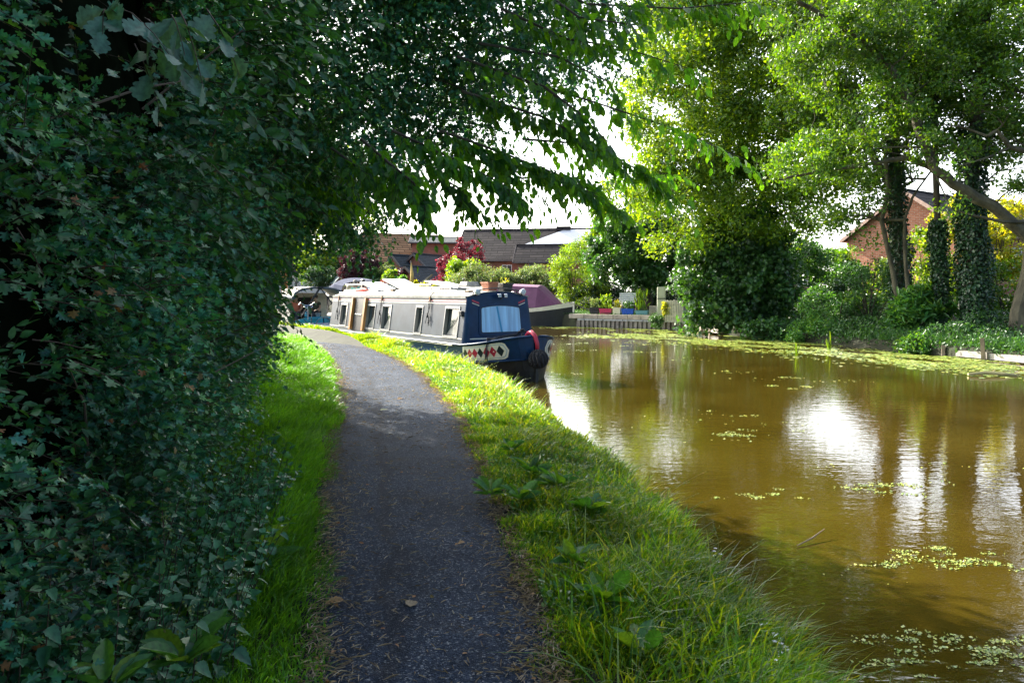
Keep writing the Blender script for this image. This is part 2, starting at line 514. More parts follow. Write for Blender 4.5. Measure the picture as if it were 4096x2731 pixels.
def crown(env, nclump, cr, per, size, shape, m, parent, name='crown', up=0.3, shell=0.5, clumps=None, squash=0.7, hang=0.0, jit=0.35, spray=None):
    lv = Leaves()
    if clumps is None:
        clumps, _ = in_ellipsoids(env, nclump, shell)
    n = len(clumps)
    rr = cr * RNG.uniform(0.6, 1.4, n)
    if spray:
        k, L = spray
        ms = per // k
        idx = np.repeat(np.arange(n), ms)
        d = nrm(RNG.normal(size=(len(idx), 3))); d[:, 2] = d[:, 2] * squash
        P = clumps[idx] + d * (rr[idx] * RNG.uniform(0.2, 0.9, len(idx)))[:, None]
        D = d + RNG.normal(0, 0.4, d.shape); D[:, 2] += up * 0.5
        sprays(P, D, L, k, size, shape, lv, droop=0.25, hang=hang)
    else:
        idx = np.repeat(np.arange(n), per)
        d = nrm(RNG.normal(size=(len(idx), 3)))
        rad = RNG.uniform(0, 1, len(idx)) ** 0.45
        P = clumps[idx] + d * np.array([1, 1, squash]) * (rr[idx] * rad)[:, None]
        D = rdir(len(idx), -hang + 0.0)
        N = d * 0.5 + RNG.normal(0, 0.5, d.shape) + np.array([0, 0, up])
        lv.add(P, D, N, size * RNG.uniform(1 - jit, 1 + jit, len(idx)), shape)
    global LAST
    LAST = lv.build(name, m, parent)
    return clumps

def limbs(mb, trunk, clumps, frac, r0, r1=0.015, n=5, low=0.3):
    """forking limbs: each chosen clump grows from the nearest wood already there"""
    T = [Vector(t) for t in trunk]
    nodes = []
    for i in range(len(T) - 1):
        for s in (0.0, 0.25, 0.5, 0.75, 1.0):
            q = T[i].lerp(T[i + 1], s)
            if q.z >= T[0].z + low * (T[-1].z - T[0].z) or low == 0: nodes.append((q, r0 * 1.3))
    sel = [Vector(c) for c in clumps if random.random() < frac]
    sel.sort(key=lambda c: min((c - q).length for q, r in nodes))
    for c in sel:
        best = min(nodes, key=lambda a: (c - a[0]).length + max(0, a[0].z - c.z) * 1.5 + (0.4 if a[1] < r1 * 1.5 else 0))
        q, qr = best; v = c - q; L = v.length
        if L < 0.05: continue
        sd = Vector((random.uniform(-1, 1), random.uniform(-1, 1), random.uniform(-.5, .9))) * L * 0.13
        p1 = q + v * 0.33 + sd; p2 = q + v * 0.68 + sd * random.uniform(.2, 1.0)
        rr = max(r1 * 1.2, min(qr * .75, r0 * min(1, L / 3 + .25)))
        mb.tube([q, p1, p2, c], [rr, rr * .8, rr * .55, r1], n, caps=False)
        nodes += [(p1, rr * .8), (p2, rr * .55), (c, r1)]
# ------------------------------------------------------------------ land, canal, towpath
def pl(y, tab):
    return float(np.interp(y, [a for a, b in tab], [b for a, b in tab]))
XL = [(-40, 2.6), (-5, 1.4), (0, 1.15), (2.4, 1.04), (4.8, 0.95), (6.9, 0.66), (9.06, 0.31), (10.6, 0.10), (12.75, -0.26), (15, -0.85), (16.7, -1.75), (18, -2.45), (19.5, -3.25), (24.5, -6.4), (30, -9.9), (45, -19.6), (100, -54), (300, -178)]
PZ = .50
def hump(y): return .05 * np.clip((np.asarray(y, float) - 16.5) / 2, 0, 1) + .2 * np.clip((np.asarray(y, float) - 19) / 4, 0, 1)
XR = [(-40, 17), (0, 15), (19.9, 13.6), (26.5, 12.0), (33.8, 9.7), (38.5, 8.85), (42, 3.95), (100, -32.5), (300, -156)]
ZR = [(-40, .32), (28, .32), (33, .42), (37.5, .60), (40, .70), (100, .72), (300, .7)]
xl = lambda y: pl(y, XL)
xr = lambda y: pl(y, XR)
zr = lambda y: pl(y, ZR)
ys = list(np.arange(-40, -2, 4)) + list(np.arange(-2, 20, 0.25)) + list(np.arange(20, 50, 0.5)) + list(np.arange(50, 110, 5)) + [130, 170, 230, 300, 420]
V = []
for y in ys:
    a, b, z = xl(y), xr(y), zr(y)
    mid = (a + b) / 2
    u_ = float(hump(y))
    row = [(-400, .55), (a - 40, .55), (a - 14, .55), (a - 7, .52), (a - 5, .50), (a - 4, .49), (a - 3.2, .475), (a - 2.4, .475), (a - 1.7, .48), (a - 1.1, .49 + u_ * .3), (a - 0.6, .51 + u_), (a - 0.25, .50 + u_), (a - 0.08, .40), (a + 0.02, .0), (a + 0.12, -.4), (mid, -.9),
           (b - 0.12, -.4), (b - 0.02, .0), (b + 0.03, z * .6), (b + 0.12, z), (b + 1, z + .02), (b + 4, z + .15), (b + 10, z + .5), (b + 22, z + 1.0), (b + 60, z + 1.0), (b + 420, z + 1.0)]
    V += [(x, y, h) for x, h in row]
V = np.array(V); K = len(row)
near = (V[:, 1] > -3) & (V[:, 1] < 50) & (V[:, 2] > 0.1)
V[near, 2] += 0.012 * snoise(V[near][:, :2], 1.7, 3)
F = []
for i in range(len(ys) - 1):
    for j in range(K - 1):
        F.append((i * K + j, i * K + j + 1, (i + 1) * K + j + 1, (i + 1) * K + j))
me = bpy.data.meshes.new('ground'); me.from_pydata(V.tolist(), [], F); me.update()
soil = mat('soil', (0.016, 0.018, 0.008), 0.95, var=0.5, scale=3, bump=0.8, bscale=30, col2=(0.025, 0.032, 0.01))
tag(link('ground', me, soil), kind='structure')

# towpath
PL_ = [(1225, 2900), (1260, 2731), (1290, 2400), (1300, 2200), (1320, 2000), (1330, 1800), (1355, 1680), (1372, 1580), (1350, 1480), (1290, 1400), (1245, 1362), (1190, 1340), (1120, 1325)]
PR_ = [(2290, 2900), (2200, 2731), (2080, 2300), (1985, 2000), (1895, 1800), (1825, 1650), (1690, 1505), (1560, 1425), (1400, 1362), (1290, 1338), (1180, 1322)]
TABL = sorted((float(p[1]), float(p[0])) for p in [gnd(a, b, PZ) for a, b in PL_])
TABR = sorted((float(p[1]), float(p[0])) for p in [gnd(a, b, PZ) for a, b in PR_])
TABL = [(-6, TABL[0][1] + 0.25)] + TABL + [(60, TABL[-1][1] - 22)]
TABR = [(-6, TABR[0][1] + 0.35)] + TABR + [(60, TABR[-1][1] - 20)]
def px_l(y): return pl(y, TABL)
def px_r(y): return pl(y, TABR)
pys = list(np.arange(-6, 34, 0.1)) + [36, 40, 45]
V = []; AC = []; K = 25
for y in pys:
    a, b = px_l(y), px_r(y)
    wob = 0.035 * math.sin(y * 7.1) + 0.03 * math.sin(y * 3.3 + 1) + 0.02 * math.sin(y * 17)
    wo2 = 0.035 * math.sin(y * 6.3 + 2) + 0.03 * math.sin(y * 2.7) + 0.02 * math.sin(y * 15 + 1)
    for k in range(K):
        s = k / (K - 1); AC.append(s)
        x = (a - 0.12 + wob) * (1 - s) + (b + 0.12 + wo2) * s
        z = 0.512 + 0.018 * math.sin(PI * s) - 0.008 * math.exp(-((s - .38) / .07) ** 2) + 0.004 * math.sin(y * 1.9 + s * 5)
        if k in (0, K - 1): z = 0.44
        V.append((x, y, z))
F = [(i * K + j, i * K + j + 1, (i + 1) * K + j + 1, (i + 1) * K + j) for i in range(len(pys) - 1) for j in range(K - 1)]
me = bpy.data.meshes.new('towpath'); me.from_pydata(V, [], F); me.update()
me.polygons.foreach_set('use_smooth', [True] * len(me.polygons))
at_ = me.attributes.new('across', 'FLOAT', 'POINT'); at_.data.foreach_set('value', AC)
m, n, l, p, out = nt('tarmac')
tc = n.new('ShaderNodeTexCoord')
vo = n.new('ShaderNodeTexVoronoi'); vo.inputs['Scale'].default_value = 150
l.new(tc.outputs['Object'], vo.inputs['Vector'])
rs = ramp(n, [(0.0, (0.004, 0.008, 0.016)), (0.5, (0.015, 0.025, 0.045)), (0.88, (0.038, 0.052, 0.078)), (1.0, (0.20, 0.21, 0.22))])
sp = n.new('ShaderNodeSeparateColor'); l.new(vo.outputs['Color'], sp.inputs[0]); l.new(sp.outputs[0], rs.inputs[0])
nz = n.new('ShaderNodeTexNoise'); nz.inputs['Scale'].default_value = 1.6; nz.inputs['Detail'].default_value = 7; nz.inputs['Roughness'].default_value = .7
l.new(tc.outputs['Object'], nz.inputs['Vector'])
mr = n.new('ShaderNodeMapRange'); mr.inputs['From Min'].default_value = .3; mr.inputs['From Max'].default_value = .7; mr.inputs['To Min'].default_value = .6; mr.inputs['To Max'].default_value = 1.6
l.new(nz.outputs['Fac'], mr.inputs['Value'])
h = n.new('ShaderNodeHueSaturation'); l.new(rs.outputs[0], h.inputs['Color']); l.new(mr.outputs[0], h.inputs['Value'])
n3 = n.new('ShaderNodeTexNoise'); n3.inputs['Scale'].default_value = 4; n3.inputs['Detail'].default_value = 8; l.new(tc.outputs['Object'], n3.inputs['Vector'])
r3 = ramp(n, [(0.55, (0, 0, 0)), (0.68, (1, 1, 1))]); l.new(n3.outputs['Fac'], r3.inputs[0])
mx = n.new('ShaderNodeMix'); mx.data_type = 'RGBA'
mf = n.new('ShaderNodeMath'); mf.operation = 'MULTIPLY'; mf.inputs[1].default_value = .2
l.new(r3.outputs[0], mf.inputs[0]); l.new(mf.outputs[0], mx.inputs['Factor'])
l.new(h.outputs[0], mx.inputs['A']); mx.inputs['B'].default_value = (.09, .075, .055, 1)
# dirt gathered along both edges, and a dark worn joint a third of the way across
aa = n.new('ShaderNodeAttribute'); aa.attribute_name = 'across'
nw = n.new('ShaderNodeTexNoise'); nw.inputs['Scale'].default_value = 3.5; nw.inputs['Detail'].default_value = 8; nw.inputs['Roughness'].default_value = .75; l.new(tc.outputs['Object'], nw.inputs['Vector'])
wa = n.new('ShaderNodeMath'); wa.operation = 'MULTIPLY_ADD'; l.new(nw.outputs['Fac'], wa.inputs[0]); wa.inputs[1].default_value = .16; l.new(aa.outputs['Fac'], wa.inputs[2])
er = ramp(n, [(0.08, (1, 1, 1)), (0.24, (0, 0, 0)), (0.93, (0, 0, 0)), (1.0, (1, 1, 1))]); l.new(wa.outputs[0], er.inputs[0])
m2 = n.new('ShaderNodeMix'); m2.data_type = 'RGBA'; e2 = n.new('ShaderNodeMath'); e2.operation = 'MULTIPLY'; e2.inputs[1].default_value = .8
l.new(er.outputs[0], e2.inputs[0]); l.new(e2.outputs[0], m2.inputs['Factor']); l.new(mx.outputs['Result'], m2.inputs['A']); m2.inputs['B'].default_value = (.035, .026, .018, 1)
jr = ramp(n, [(0.405, (0, 0, 0)), (0.43, (1, 1, 1)), (0.455, (1, 1, 1)), (0.50, (0, 0, 0))]); l.new(wa.outputs[0], jr.inputs[0])
m4 = n.new('ShaderNodeMix'); m4.data_type = 'RGBA'; e4 = n.new('ShaderNodeMath'); e4.operation = 'MULTIPLY'; e4.inputs[1].default_value = .45
l.new(jr.outputs[0], e4.inputs[0]); l.new(e4.outputs[0], m4.inputs['Factor']); l.new(m2.outputs['Result'], m4.inputs['A']); m4.inputs['B'].default_value = (.007, .008, .012, 1)
l.new(m4.outputs['Result'], p.inputs['Base Color'])
p.inputs['Roughness'].default_value = .9
p.inputs['Specular IOR Level'].default_value = .12
bp = n.new('ShaderNodeBump'); bp.inputs['Strength'].default_value = .9; bp.inputs['Distance'].default_value = .006
l.new(vo.outputs['Distance'], bp.inputs['Height']); bp.invert = True
l.new(bp.outputs[0], p.inputs['Normal'])
tag(link('towpath', me, m), kind='structure')

# water
mb = MB()
gx = np.linspace(-200, 200, 2); mb.add([(-260, -60, 0), (260, -60, 0), (260, 430, 0), (-260, 430, 0)], [(0, 1, 2, 3)])
m, n, l, p, out = nt('canal_water')
p.inputs['Base Color'].default_value = (0.06, 0.034, 0.005, 1)
p.inputs['Roughness'].default_value = .004
p.inputs['IOR'].default_value = 1.6
tc = n.new('ShaderNodeTexCoord')
nzc = n.new('ShaderNodeTexNoise'); nzc.inputs['Scale'].default_value = .5; nzc.inputs['Detail'].default_value = 4; l.new(tc.outputs['Object'], nzc.inputs['Vector'])
rc = ramp(n, [(.3, (0.034, 0.022, 0.002)), (.7, (0.060, 0.042, 0.005))]); l.new(nzc.outputs['Fac'], rc.inputs[0]); l.new(rc.outputs[0], p.inputs['Base Color'])
mp = n.new('ShaderNodeMapping'); mp.inputs['Scale'].default_value = (1.0, 1.9, 1); mp.inputs['Rotation'].default_value = (0, 0, math.radians(12)); l.new(tc.outputs['Object'], mp.inputs[0])
n1 = n.new('ShaderNodeTexNoise'); n1.inputs['Scale'].default_value = 3.6; n1.inputs['Detail'].default_value = 3; n1.inputs['Roughness'].default_value = .55
l.new(mp.outputs[0], n1.inputs['Vector'])
n2 = n.new('ShaderNodeTexNoise'); n2.inputs['Scale'].default_value = 13; n2.inputs['Detail'].default_value = 2
l.new(mp.outputs[0], n2.inputs['Vector'])
ad = n.new('ShaderNodeMath'); ad.operation = 'MULTIPLY_ADD'; l.new(n2.outputs['Fac'], ad.inputs[0]); ad.inputs[1].default_value = .16; l.new(n1.outputs['Fac'], ad.inputs[2])
bp = n.new('ShaderNodeBump'); bp.inputs['Strength'].default_value = 1; bp.inputs['Distance'].default_value = .0032
l.new(ad.outputs[0], bp.inputs['Height']); l.new(bp.outputs[0], p.inputs['Normal'])
tag(mb.build('water', m), kind='structure')

# ------------------------------------------------------------------ grass
def blades(name, P, H, W, lean, m, label, cat='grass', parent=None):
    n = len(P)
    a = RNG.uniform(0, 2 * PI, n)
    s = np.stack([np.cos(a), np.sin(a), np.zeros(n)], 1)
    ld = lean * RNG.uniform(.2, 1.5, (n, 1)) + RNG.normal(0, .42, (n, 3)); ld[:, 2] = 0
    up = np.array([0, 0, 1.0])
    H = H[:, None]; W = W[:, None]
    m1 = P + up * H * .45 + ld * H * .22
    m2 = P + up * H * .8 + ld * H * .6
    tp = P + up * H * (.92) + ld * H * 1.05
    V = np.stack([P - s * W, P + s * W, m1 - s * W * .9, m1 + s * W * .9, m2 - s * W * .55, m2 + s * W * .55, tp], 1).reshape(-1, 3)
    fl = np.array([0, 1, 3, 2, 2, 3, 5, 4, 4, 5, 6])
    L = (np.arange(n)[:, None] * 7 + fl[None]).ravel()
    St = (np.arange(n)[:, None] * 11 + np.array([0, 4, 8])[None]).ravel()
    me = rawmesh(name, V, L, St, None)
    o = link(name, me, m, parent)
    if label: tag(o, label, cat, kind='stuff')
    return o

def gz(x, y):
    d = np.array([xl(v) for v in y]) - x
    return np.where(d < .25, .40 + .36 * np.clip(d, 0, .25), .49) + hump(y) * np.clip((1.3 - d) / .7, 0, 1)

XLv = np.vectorize(xl); PRv = np.vectorize(px_r); PLv = np.vectorize(px_l); XRv = np.vectorize(xr); ZRv = np.vectorize(zr)
def verge_pts(n, y0, y1, fa, fb, pw=1.0):
    y = y0 + (y1 - y0) * RNG.uniform(0, 1, n) ** pw
    a, b = fa(y), fb(y)
    x = a + (b - a) * RNG.uniform(0, 1, n)
    return x, y
# right verge between the path and the water
x, y = verge_pts(190000, 1.6, 32, lambda v: PRv(v) - .03, lambda v: XLv(v) + .05, 1.9)
wx = RNG.normal(0, .02, len(x))
P = np.stack([x + wx, y, gz(x, y) - .01], 1)
cl = snoise(P[:, :2], 3.2, 5) ; cl2 = snoise(P[:, :2], 9, 6)
edge = np.clip((P[:, 0] - PRv(y)) / .35, 0, 1)
H = (.045 + .045 * edge + .035 * cl * edge + .025 * cl2) * RNG.uniform(.6, 1.5, len(x))
H = np.clip(H, .03, .3) * (1 + .7 * np.clip((y - 17) / 3, 0, 1)) * (1 - .3 * np.clip((y - 9) / 3, 0, 1) * np.clip((17 - y) / 2, 0, 1)) * (1 + .3 * np.clip(1 - (XLv(y) - x) / .3, 0, 1))
Wd = np.clip(.0024 + .0004 * y, .0028, .007) * RNG.uniform(.6, 1.6, len(x))
la = snoise(P[:, :2], 1.6, 8) * 2.2
lean = np.stack([np.cos(la) * .22 + .15, np.sin(la) * .2 - .1, np.zeros(len(x))], 1)
blades('grass', P, H, Wd, lean, LM_GR, 'sunlit and shaded tufty grass strip between the towpath and the water')
x, y = verge_pts(5200, 2.0, 16, lambda v: PRv(v) + .12, lambda v: XLv(v) + .03, 1.7)
P = np.stack([x, y, gz(x, y) - .01], 1)
P = P[snoise(P[:, :2], 2.3, 52) > -.1]; n = len(P)
blades('grass', P, RNG.uniform(.12, .27, n), RNG.uniform(.003, .0055, n), np.stack([RNG.normal(.2, .5, n), RNG.normal(-.1, .4, n), np.zeros(n)], 1), LM_GR, 'tall coarse grass blades standing in tufts on the waterside verge')
# left verge between hedge and path
def hedge_x(y): return np.interp(y, [-6, 0, 2.4, 4.2, 6.8, 10, 14, 18.5, 24, 30, 36], [-.95, -1.02, -1.10, -1.45, -2.12, -3.1, -4.35, -5.9, -8.1, -11.4, -16])
x, y = verge_pts(90000, 1.6, 30, lambda v: hedge_x(v) - .8, lambda v: PLv(v) + .04, 1.8)
P = np.stack([x, y, np.full(len(x), .485)], 1)
cl = snoise(P[:, :2], 4.5, 15)
edge = np.clip((PLv(y) - x) / .3, 0, 1)
H = (.05 + .085 * edge + .03 * cl) * RNG.uniform(.6, 1.4, len(x)); H = np.clip(H, .03, .3)
Wd = np.clip(.0022 + .0004 * y, .0026, .006) * RNG.uniform(.7, 1.2, len(x))
la = snoise(P[:, :2], 1.4, 18) * 2
lean = np.stack([np.cos(la) * .2 + .28, np.sin(la) * .2 - .12, np.zeros(len(x))], 1)
blades('grass', P, H, Wd, lean, LM_GRD, 'fine green grass verge between the hedge and the towpath')
# far-bank lawn and rough grass
x, y = verge_pts(60000, 18, 60, lambda v: XRv(v) + .02, lambda v: XRv(v) + 7, 1.3)
P = np.stack([x, y, ZRv(y) + .0 + .035 * (x - XRv(y))], 1)
cl = snoise(P[:, :2], 1.2, 25)
H = (.25 + .15 * cl) * RNG.uniform(.5, 1.4, len(x)); H = np.clip(H, .08, .7)
H[(y > 37.5)] *= .45
H = np.where((y > 37) & (x < 9.6), np.clip(H, .03, .12), H)
lean = np.stack([RNG.normal(0, .3, len(x)), RNG.normal(-.1, .3, len(x)), np.zeros(len(x))], 1)
blades('grass', P, H, np.full(len(x), .009), lean, LM_SYC, 'rough grass under the trees on the far bank')

lv = Leaves()
n = 16000
y = 16 + 22 * RNG.uniform(0, 1, n); x = XRv(y) + np.abs(RNG.normal(0, 1.4, n)) - .12
P = np.stack([x, y, ZRv(y) * np.clip((x - XRv(y) + .25) / .3, .2, 1) + .5 * RNG.uniform(0, 1, n) ** 1.6 * (1 + .5 * snoise(np.stack([x, y], 1), 1.3, 77))], 1)
lv.add(P, rdir(n, .2), np.array([0, -.2, .8]) + RNG.normal(0, .4, (n, 3)), RNG.uniform(.05, .13, n), 'oval')
tag(lv.build('ground_cover', LM_SYC), 'dark leafy weeds carpeting the far bank under the trees', 'weeds', kind='stuff')
# tall seeding stalks standing out of the right verge
tw = Twigs(); lv = Leaves()
n = 480
x, y = verge_pts(n, 2.0, 17, lambda v: PRv(v) + .25, lambda v: XLv(v) + .02, 1.5)
P = np.stack([x, y, gz(x, y)], 1); d = RNG.normal(0, .35, (n, 3)); d[:, 2] = 1; d = nrm(d); L = RNG.uniform(.18, .38, n)
t = np.array([0, .4, .75, 1.0])
pp = P[:, None] + d[:, None] * (L[:, None] * t)[:, :, None]; bend = RNG.normal(0, .12, (n, 3)); bend[:, 2] = -.05
pp += bend[:, None] * (t ** 2)[None, :, None]
tw.add(pp, .0021)
o = tw.build('grass', LM_PALE); tag(o, 'thin pale seeding grass stalks above the waterside verge', 'grass stalks', kind='stuff')
k = 10
tt = np.linspace(.72, 1, k)
hp = pp[:, 2][:, None] + (pp[:, 3] - pp[:, 2])[:, None] * np.linspace(0, 1, k)[None, :, None]
hd = np.repeat((pp[:, 3] - pp[:, 2])[:, None], k, 1) + RNG.normal(0, .03, (n, k, 3))
lv.add(hp.reshape(-1, 3), hd.reshape(-1, 3), rdir(n * k), .014, 'long', 1.6)
lv.build('seed_head', LM_PALE, o)

# straw, clippings and dead leaves along the path edges
def litter(name, n, m, label, size, shape, spread, cat='litter'):
    y = 1.8 + 18 * RNG.uniform(0, 1, n) ** 1.8
    a, b = PLv(y), PRv(y)
    e = np.abs(RNG.normal(0, spread, n))
    x = np.where(RNG.uniform(0, 1, n) < .42, a + e - .05, b - e + .06)
    mid = RNG.uniform(0, 1, n) < .16
    x = np.where(mid, a + (b - a) * RNG.uniform(.05, .95, n), x)
    P = np.stack([x, y, np.full(n, .538)], 1)
    D = rdir(n); D[:, 2] *= .12
    N = np.array([0, 0, 1.0]) + RNG.normal(0, .3, (n, 3))
    lv = Leaves(); lv.add(P, D, N, size * RNG.uniform(.4, 1.5, n), shape, .35 if shape == 'long' else 1)
    return tag(lv.build(name, m), label, cat, kind='stuff')
litter('straw', 11500, LM_STRAW, 'dry pale straw and mown grass along the towpath edges', .042, 'long', .10, 'straw')
litter('fallen_leaves', 800, LM_DEAD, 'small brown fallen leaves scattered on the towpath', .02, 'oval', .2, 'leaves')

# single larger leaves lying on the tarmac
def pathleaf(px, py, s, m, shape, label, ang):
    g = gnd(px, py, .535)
    lv = Leaves(); lv.add(np.array([[0, 0, 0.0]]), np.array([[math.cos(ang), math.sin(ang), .12]]), np.array([[.1, -.1, 1.0]]), s, shape)
    o = lv.build('fallen_leaf', m); o.location = g
    tag(o, label, 'leaf', 'single leaves lying on the towpath')
pathleaf(1295, 2415, .085, LM_DEAD, 'oak', 'curled red brown leaf at the left towpath edge low in the picture', .5)
pathleaf(1640, 2425, .06, LM_STRAW, 'round', 'flat pale beige leaf in the middle of the near towpath', 1.5)
pathleaf(1280, 2048, .085, LM_PAD, 'oval', 'long grey green leaf by the left grass edge', .05)
pathleaf(2010, 2172, .05, LM_STRAW, 'oval', 'small whitish leaf by the right grass edge', .2)
pathleaf(1520, 1640, .09, LM_PAD, 'oval', 'pale leaf lying on the path where the bend begins', .4)
pathleaf(1830, 2175, .05, LM_DEAD, 'oak', 'small torn brown leaf in the right wheel of the near path', .8)
pathleaf(1590, 1598, .12, LM_DEAD, 'oak', 'upright curled brown leaf farthest out on the shaded path', 1.2)

# broad-leaved weeds
def rosette(name, label, cat, x, y, z, n, size, m, shape, group, lift=.5, wide=1.0):
    lv = Leaves()
    a = np.arange(n) * 2.4 + random.random() * 6
    D = np.stack([np.cos(a), np.sin(a), RNG.uniform(lift * .4, lift * 1.6, n)], 1)
    P = np.zeros((n, 3)); P[:, 2] = .01
    lv.add(P + D * .02, D, np.tile([0, 0, 1.0], (n, 1)) + RNG.normal(0, .25, (n, 3)), size * RNG.uniform(.6, 1.2, n), shape, wide)
    o = lv.build(name, m); o.location = (x, y, z)
    return tag(o, label, cat, group)
for px, py, s, nn, lab in [
    (1010, 2250, .17, 9, 'big dock clump with curling leaves beside the left verge'),
    (1150, 2340, .13, 3, 'few rounded dock leaves lying out over the left verge'),
    (740, 2590, .10, 6, 'broad yellow green dock at the foot of the near hedge'),
    (430, 2700, .08, 4, 'small dock at the bottom of the picture below the nettles'),
    (2300, 2260, .12, 7, 'dark dock clump in the near right verge beside the path'),
    (2420, 2420, .12, 7, 'dock with a few reddish leaves near the bottom right verge'),
    (2130, 1900, .13, 12, 'leafy dock clump on the verge just before the sunlit grass'),
    (2230, 1960, .13, 12, 'second dock clump right of the leafy one at the shadow edge'),
    (2080, 2010, .11, 9, 'low dock plants spreading onto the right tarmac edge'),
    (2050, 1810, .10, 9, 'dock clump touching the sunlit grass on the path side'),
    (2360, 2050, .12, 8, 'dock clump halfway across the shaded right verge'),
    (1960, 1990, .11, 6, 'dark dock leaning out onto the path'),
    (2560, 2640, .12, 6, 'dock half buried in grass at the bottom of the right verge')]:
    g = gnd(px, py, .56) if px > 1200 else at(px, py, {1010: 3.5, 1150: 3.4, 740: 2.05, 430: 1.8}[px])
    rosette('dock_plant', lab, 'plant', g[0], g[1], g[2] - (0 if px > 1200 else .06), nn + 5, s * (1.0 if px > 1200 else 1.25), LM_DOCK, 'dock', 'dock plants in the verges', 1.1, 1.15)
# mixed clover / plantain ground cover
lv = Leaves()
n = 26000
x, y = verge_pts(n, 2.0, 20, lambda v: PRv(v) + .05, lambda v: XLv(v) - .05, 1.6)
P = np.stack([x, y, gz(x, y) + RNG.uniform(.01, .09, n)], 1)
keep = snoise(P[:, :2], 2.6, 44) > -.05
P = P[keep]; n = len(P)
lv.add(P, rdir(n, .5), np.array([0, 0, 1.0]) + RNG.normal(0, .4, (n, 3)), RNG.uniform(.014, .04, n), 'oval')
x, y = verge_pts(5000, 2.0, 18, lambda v: hedge_x(v) - .1, lambda v: PLv(v) - .1, 1.6)
P = np.stack([x, y, .49 + RNG.uniform(.02, .13, len(x))], 1)
P = P[snoise(P[:, :2], 2.1, 45) > .1]; n = len(P)
lv.add(P, rdir(n, .5), np.array([0, 0, 1.0]) + RNG.normal(0, .4, (n, 3)), RNG.uniform(.02, .045, n), 'round')
tag(lv.build('ground_cover', LM_DOCK), 'small round leaved weeds mixed through the grass verges', 'weeds', kind='stuff')
# white flowers at the water's edge bottom right
lv = Leaves()
for px, py in [(3060, 2510), (3110, 2545), (3130, 2580), (2850, 2300), (3090, 2630), (3120, 2610), (3060, 2660), (2870, 2215)]:
    g = gnd(px, py, .52)
    k = 5
    for q in range(6):
        c = g + RNG.normal(0, .02, 3); a = np.arange(k) * 2 * PI / k
        lv.add(np.tile(c, (k, 1)), np.stack([np.cos(a), np.sin(a), np.full(k, .3)], 1), np.tile([0, 0, 1.0], (k, 1)), .011, 'round')
WHITE_P = leafmat('white_petal', [(.7, .72, .75), (.8, .8, .8)], trans=.2, tcol=(1, 1, 1))
tag(lv.build('wild_flowers', WHITE_P), 'tiny white flowers at the water edge low on the right', 'flowers', kind='stuff')

# ------------------------------------------------------------------ floating plants
def pads(name, P, r, m, label, cat):
    n = len(P); k = 7
    a = np.arange(k) * 2 * PI / k
    a0 = RNG.uniform(0, 6.28, n)
    ex = RNG.uniform(.65, 1.15, (n, k))
    V = np.stack([P[:, 0, None] + np.cos(a[None] + a0[:, None]) * r[:, None] * ex, P[:, 1, None] + np.sin(a[None] + a0[:, None]) * r[:, None] * ex, P[:, 2, None] + RNG.normal(0, .004, (n, k)) + np.sin(a[None]) * r[:, None] * RNG.normal(0, .10, (n, 1))], 2).reshape(-1, 3)
    V[:, 2] = np.maximum(V[:, 2], .003)
    me = rawmesh(name, V, np.arange(n * k), np.arange(n) * k, None)
    o = link(name, me, m); tag(o, label, cat, kind='stuff'); return o
n = 38000
y = 12 + 31 * RNG.uniform(0, 1, n)
d = np.abs(RNG.normal(0, 1, n)) * np.interp(y, [12, 20, 27, 34, 37, 43], [.8, 1.2, 1.5, 2.2, 3.4, 1.6])
x = XRv(y) - .1 - d
P = np.stack([x, y, np.full(n, .006)], 1)
keep = (snoise(P[:, :2] * [1, .6], 1.6, 61) + .45 * snoise(P[:, :2], 5, 62) > -.55 + .5 * d / 1.4)
P = P[keep]
q = [P]
for px, py in [(2420, 1345), (2500, 1338), (2560, 1352), (2640, 1345), (2700, 1358), (2800, 1362), (2900, 1372), (3000, 1382), (3150, 1395), (3300, 1408), (3450, 1422), (3600, 1440), (3800, 1458), (3950, 1475)]:
    g = gnd(px, py, 0); k = 620
    w_ = RNG.normal(0, 1, (k, 3)) * [.95, .8, 0] + [g[0], g[1], .006]
    q.append(w_)
P = np.concatenate(q); P = P[(P[:, 0] < XRv(P[:, 1]) - .05)]
P = P[snoise(P[:, :2] * [1, .5], 2.2, 63) > -.35]
pads('water_lilies', P, RNG.uniform(.025, .085, len(P)), LM_PAD, 'band of yellow green lily pads floating along the far bank', 'lily pads')
c = []
for px, py, s, k in [(3780, 2600, .16, 260), (3860, 2560, .14, 200), (4080, 2630, .14, 150), (3700, 2680, .08, 40), (3750, 2230, .16, 200), (3900, 2250, .2, 220), (3460, 1950, .22, 200), (3080, 1985, .12, 80), (2930, 1735, .22, 110), (3150, 1550, .25, 60),
                     (3130, 1510, .2, 40), (3030, 1720, .15, 40), (2980, 1975, .15, 60), (3480, 2240, .12, 50), (2890, 1660, .3, 30), (3200, 1700, 1.2, 40), (2700, 1500, 1.5, 60), (3600, 1900, .8, 30), (3900, 2500, .9, 30), (3000, 1430, 1.6, 60), (2420, 1400, 1.2, 120), (2480, 1375, .9, 120)]:
    g = gnd(px, py, 0)
    nc = max(4, k // 22)
    sc_ = RNG.normal(0, 1, (nc, 3)) * [s * 1.4, s * .6, 0]
    q = sc_[RNG.integers(0, nc, k)] + RNG.normal(0, 1, (k, 3)) * [s * .28, s * .13, 0] + [g[0], g[1], .005]
    c.append(q)
P = np.concatenate(c); P = P[P[:, 0] > XLv(P[:, 1]) + .35]
pads('duckweed', P, RNG.uniform(.005, .02, len(P)) * np.clip(P[:, 1] / 9, .6, 2), LM_PAD, 'small pale duckweed rafts drifting on the brown water', 'duckweed')
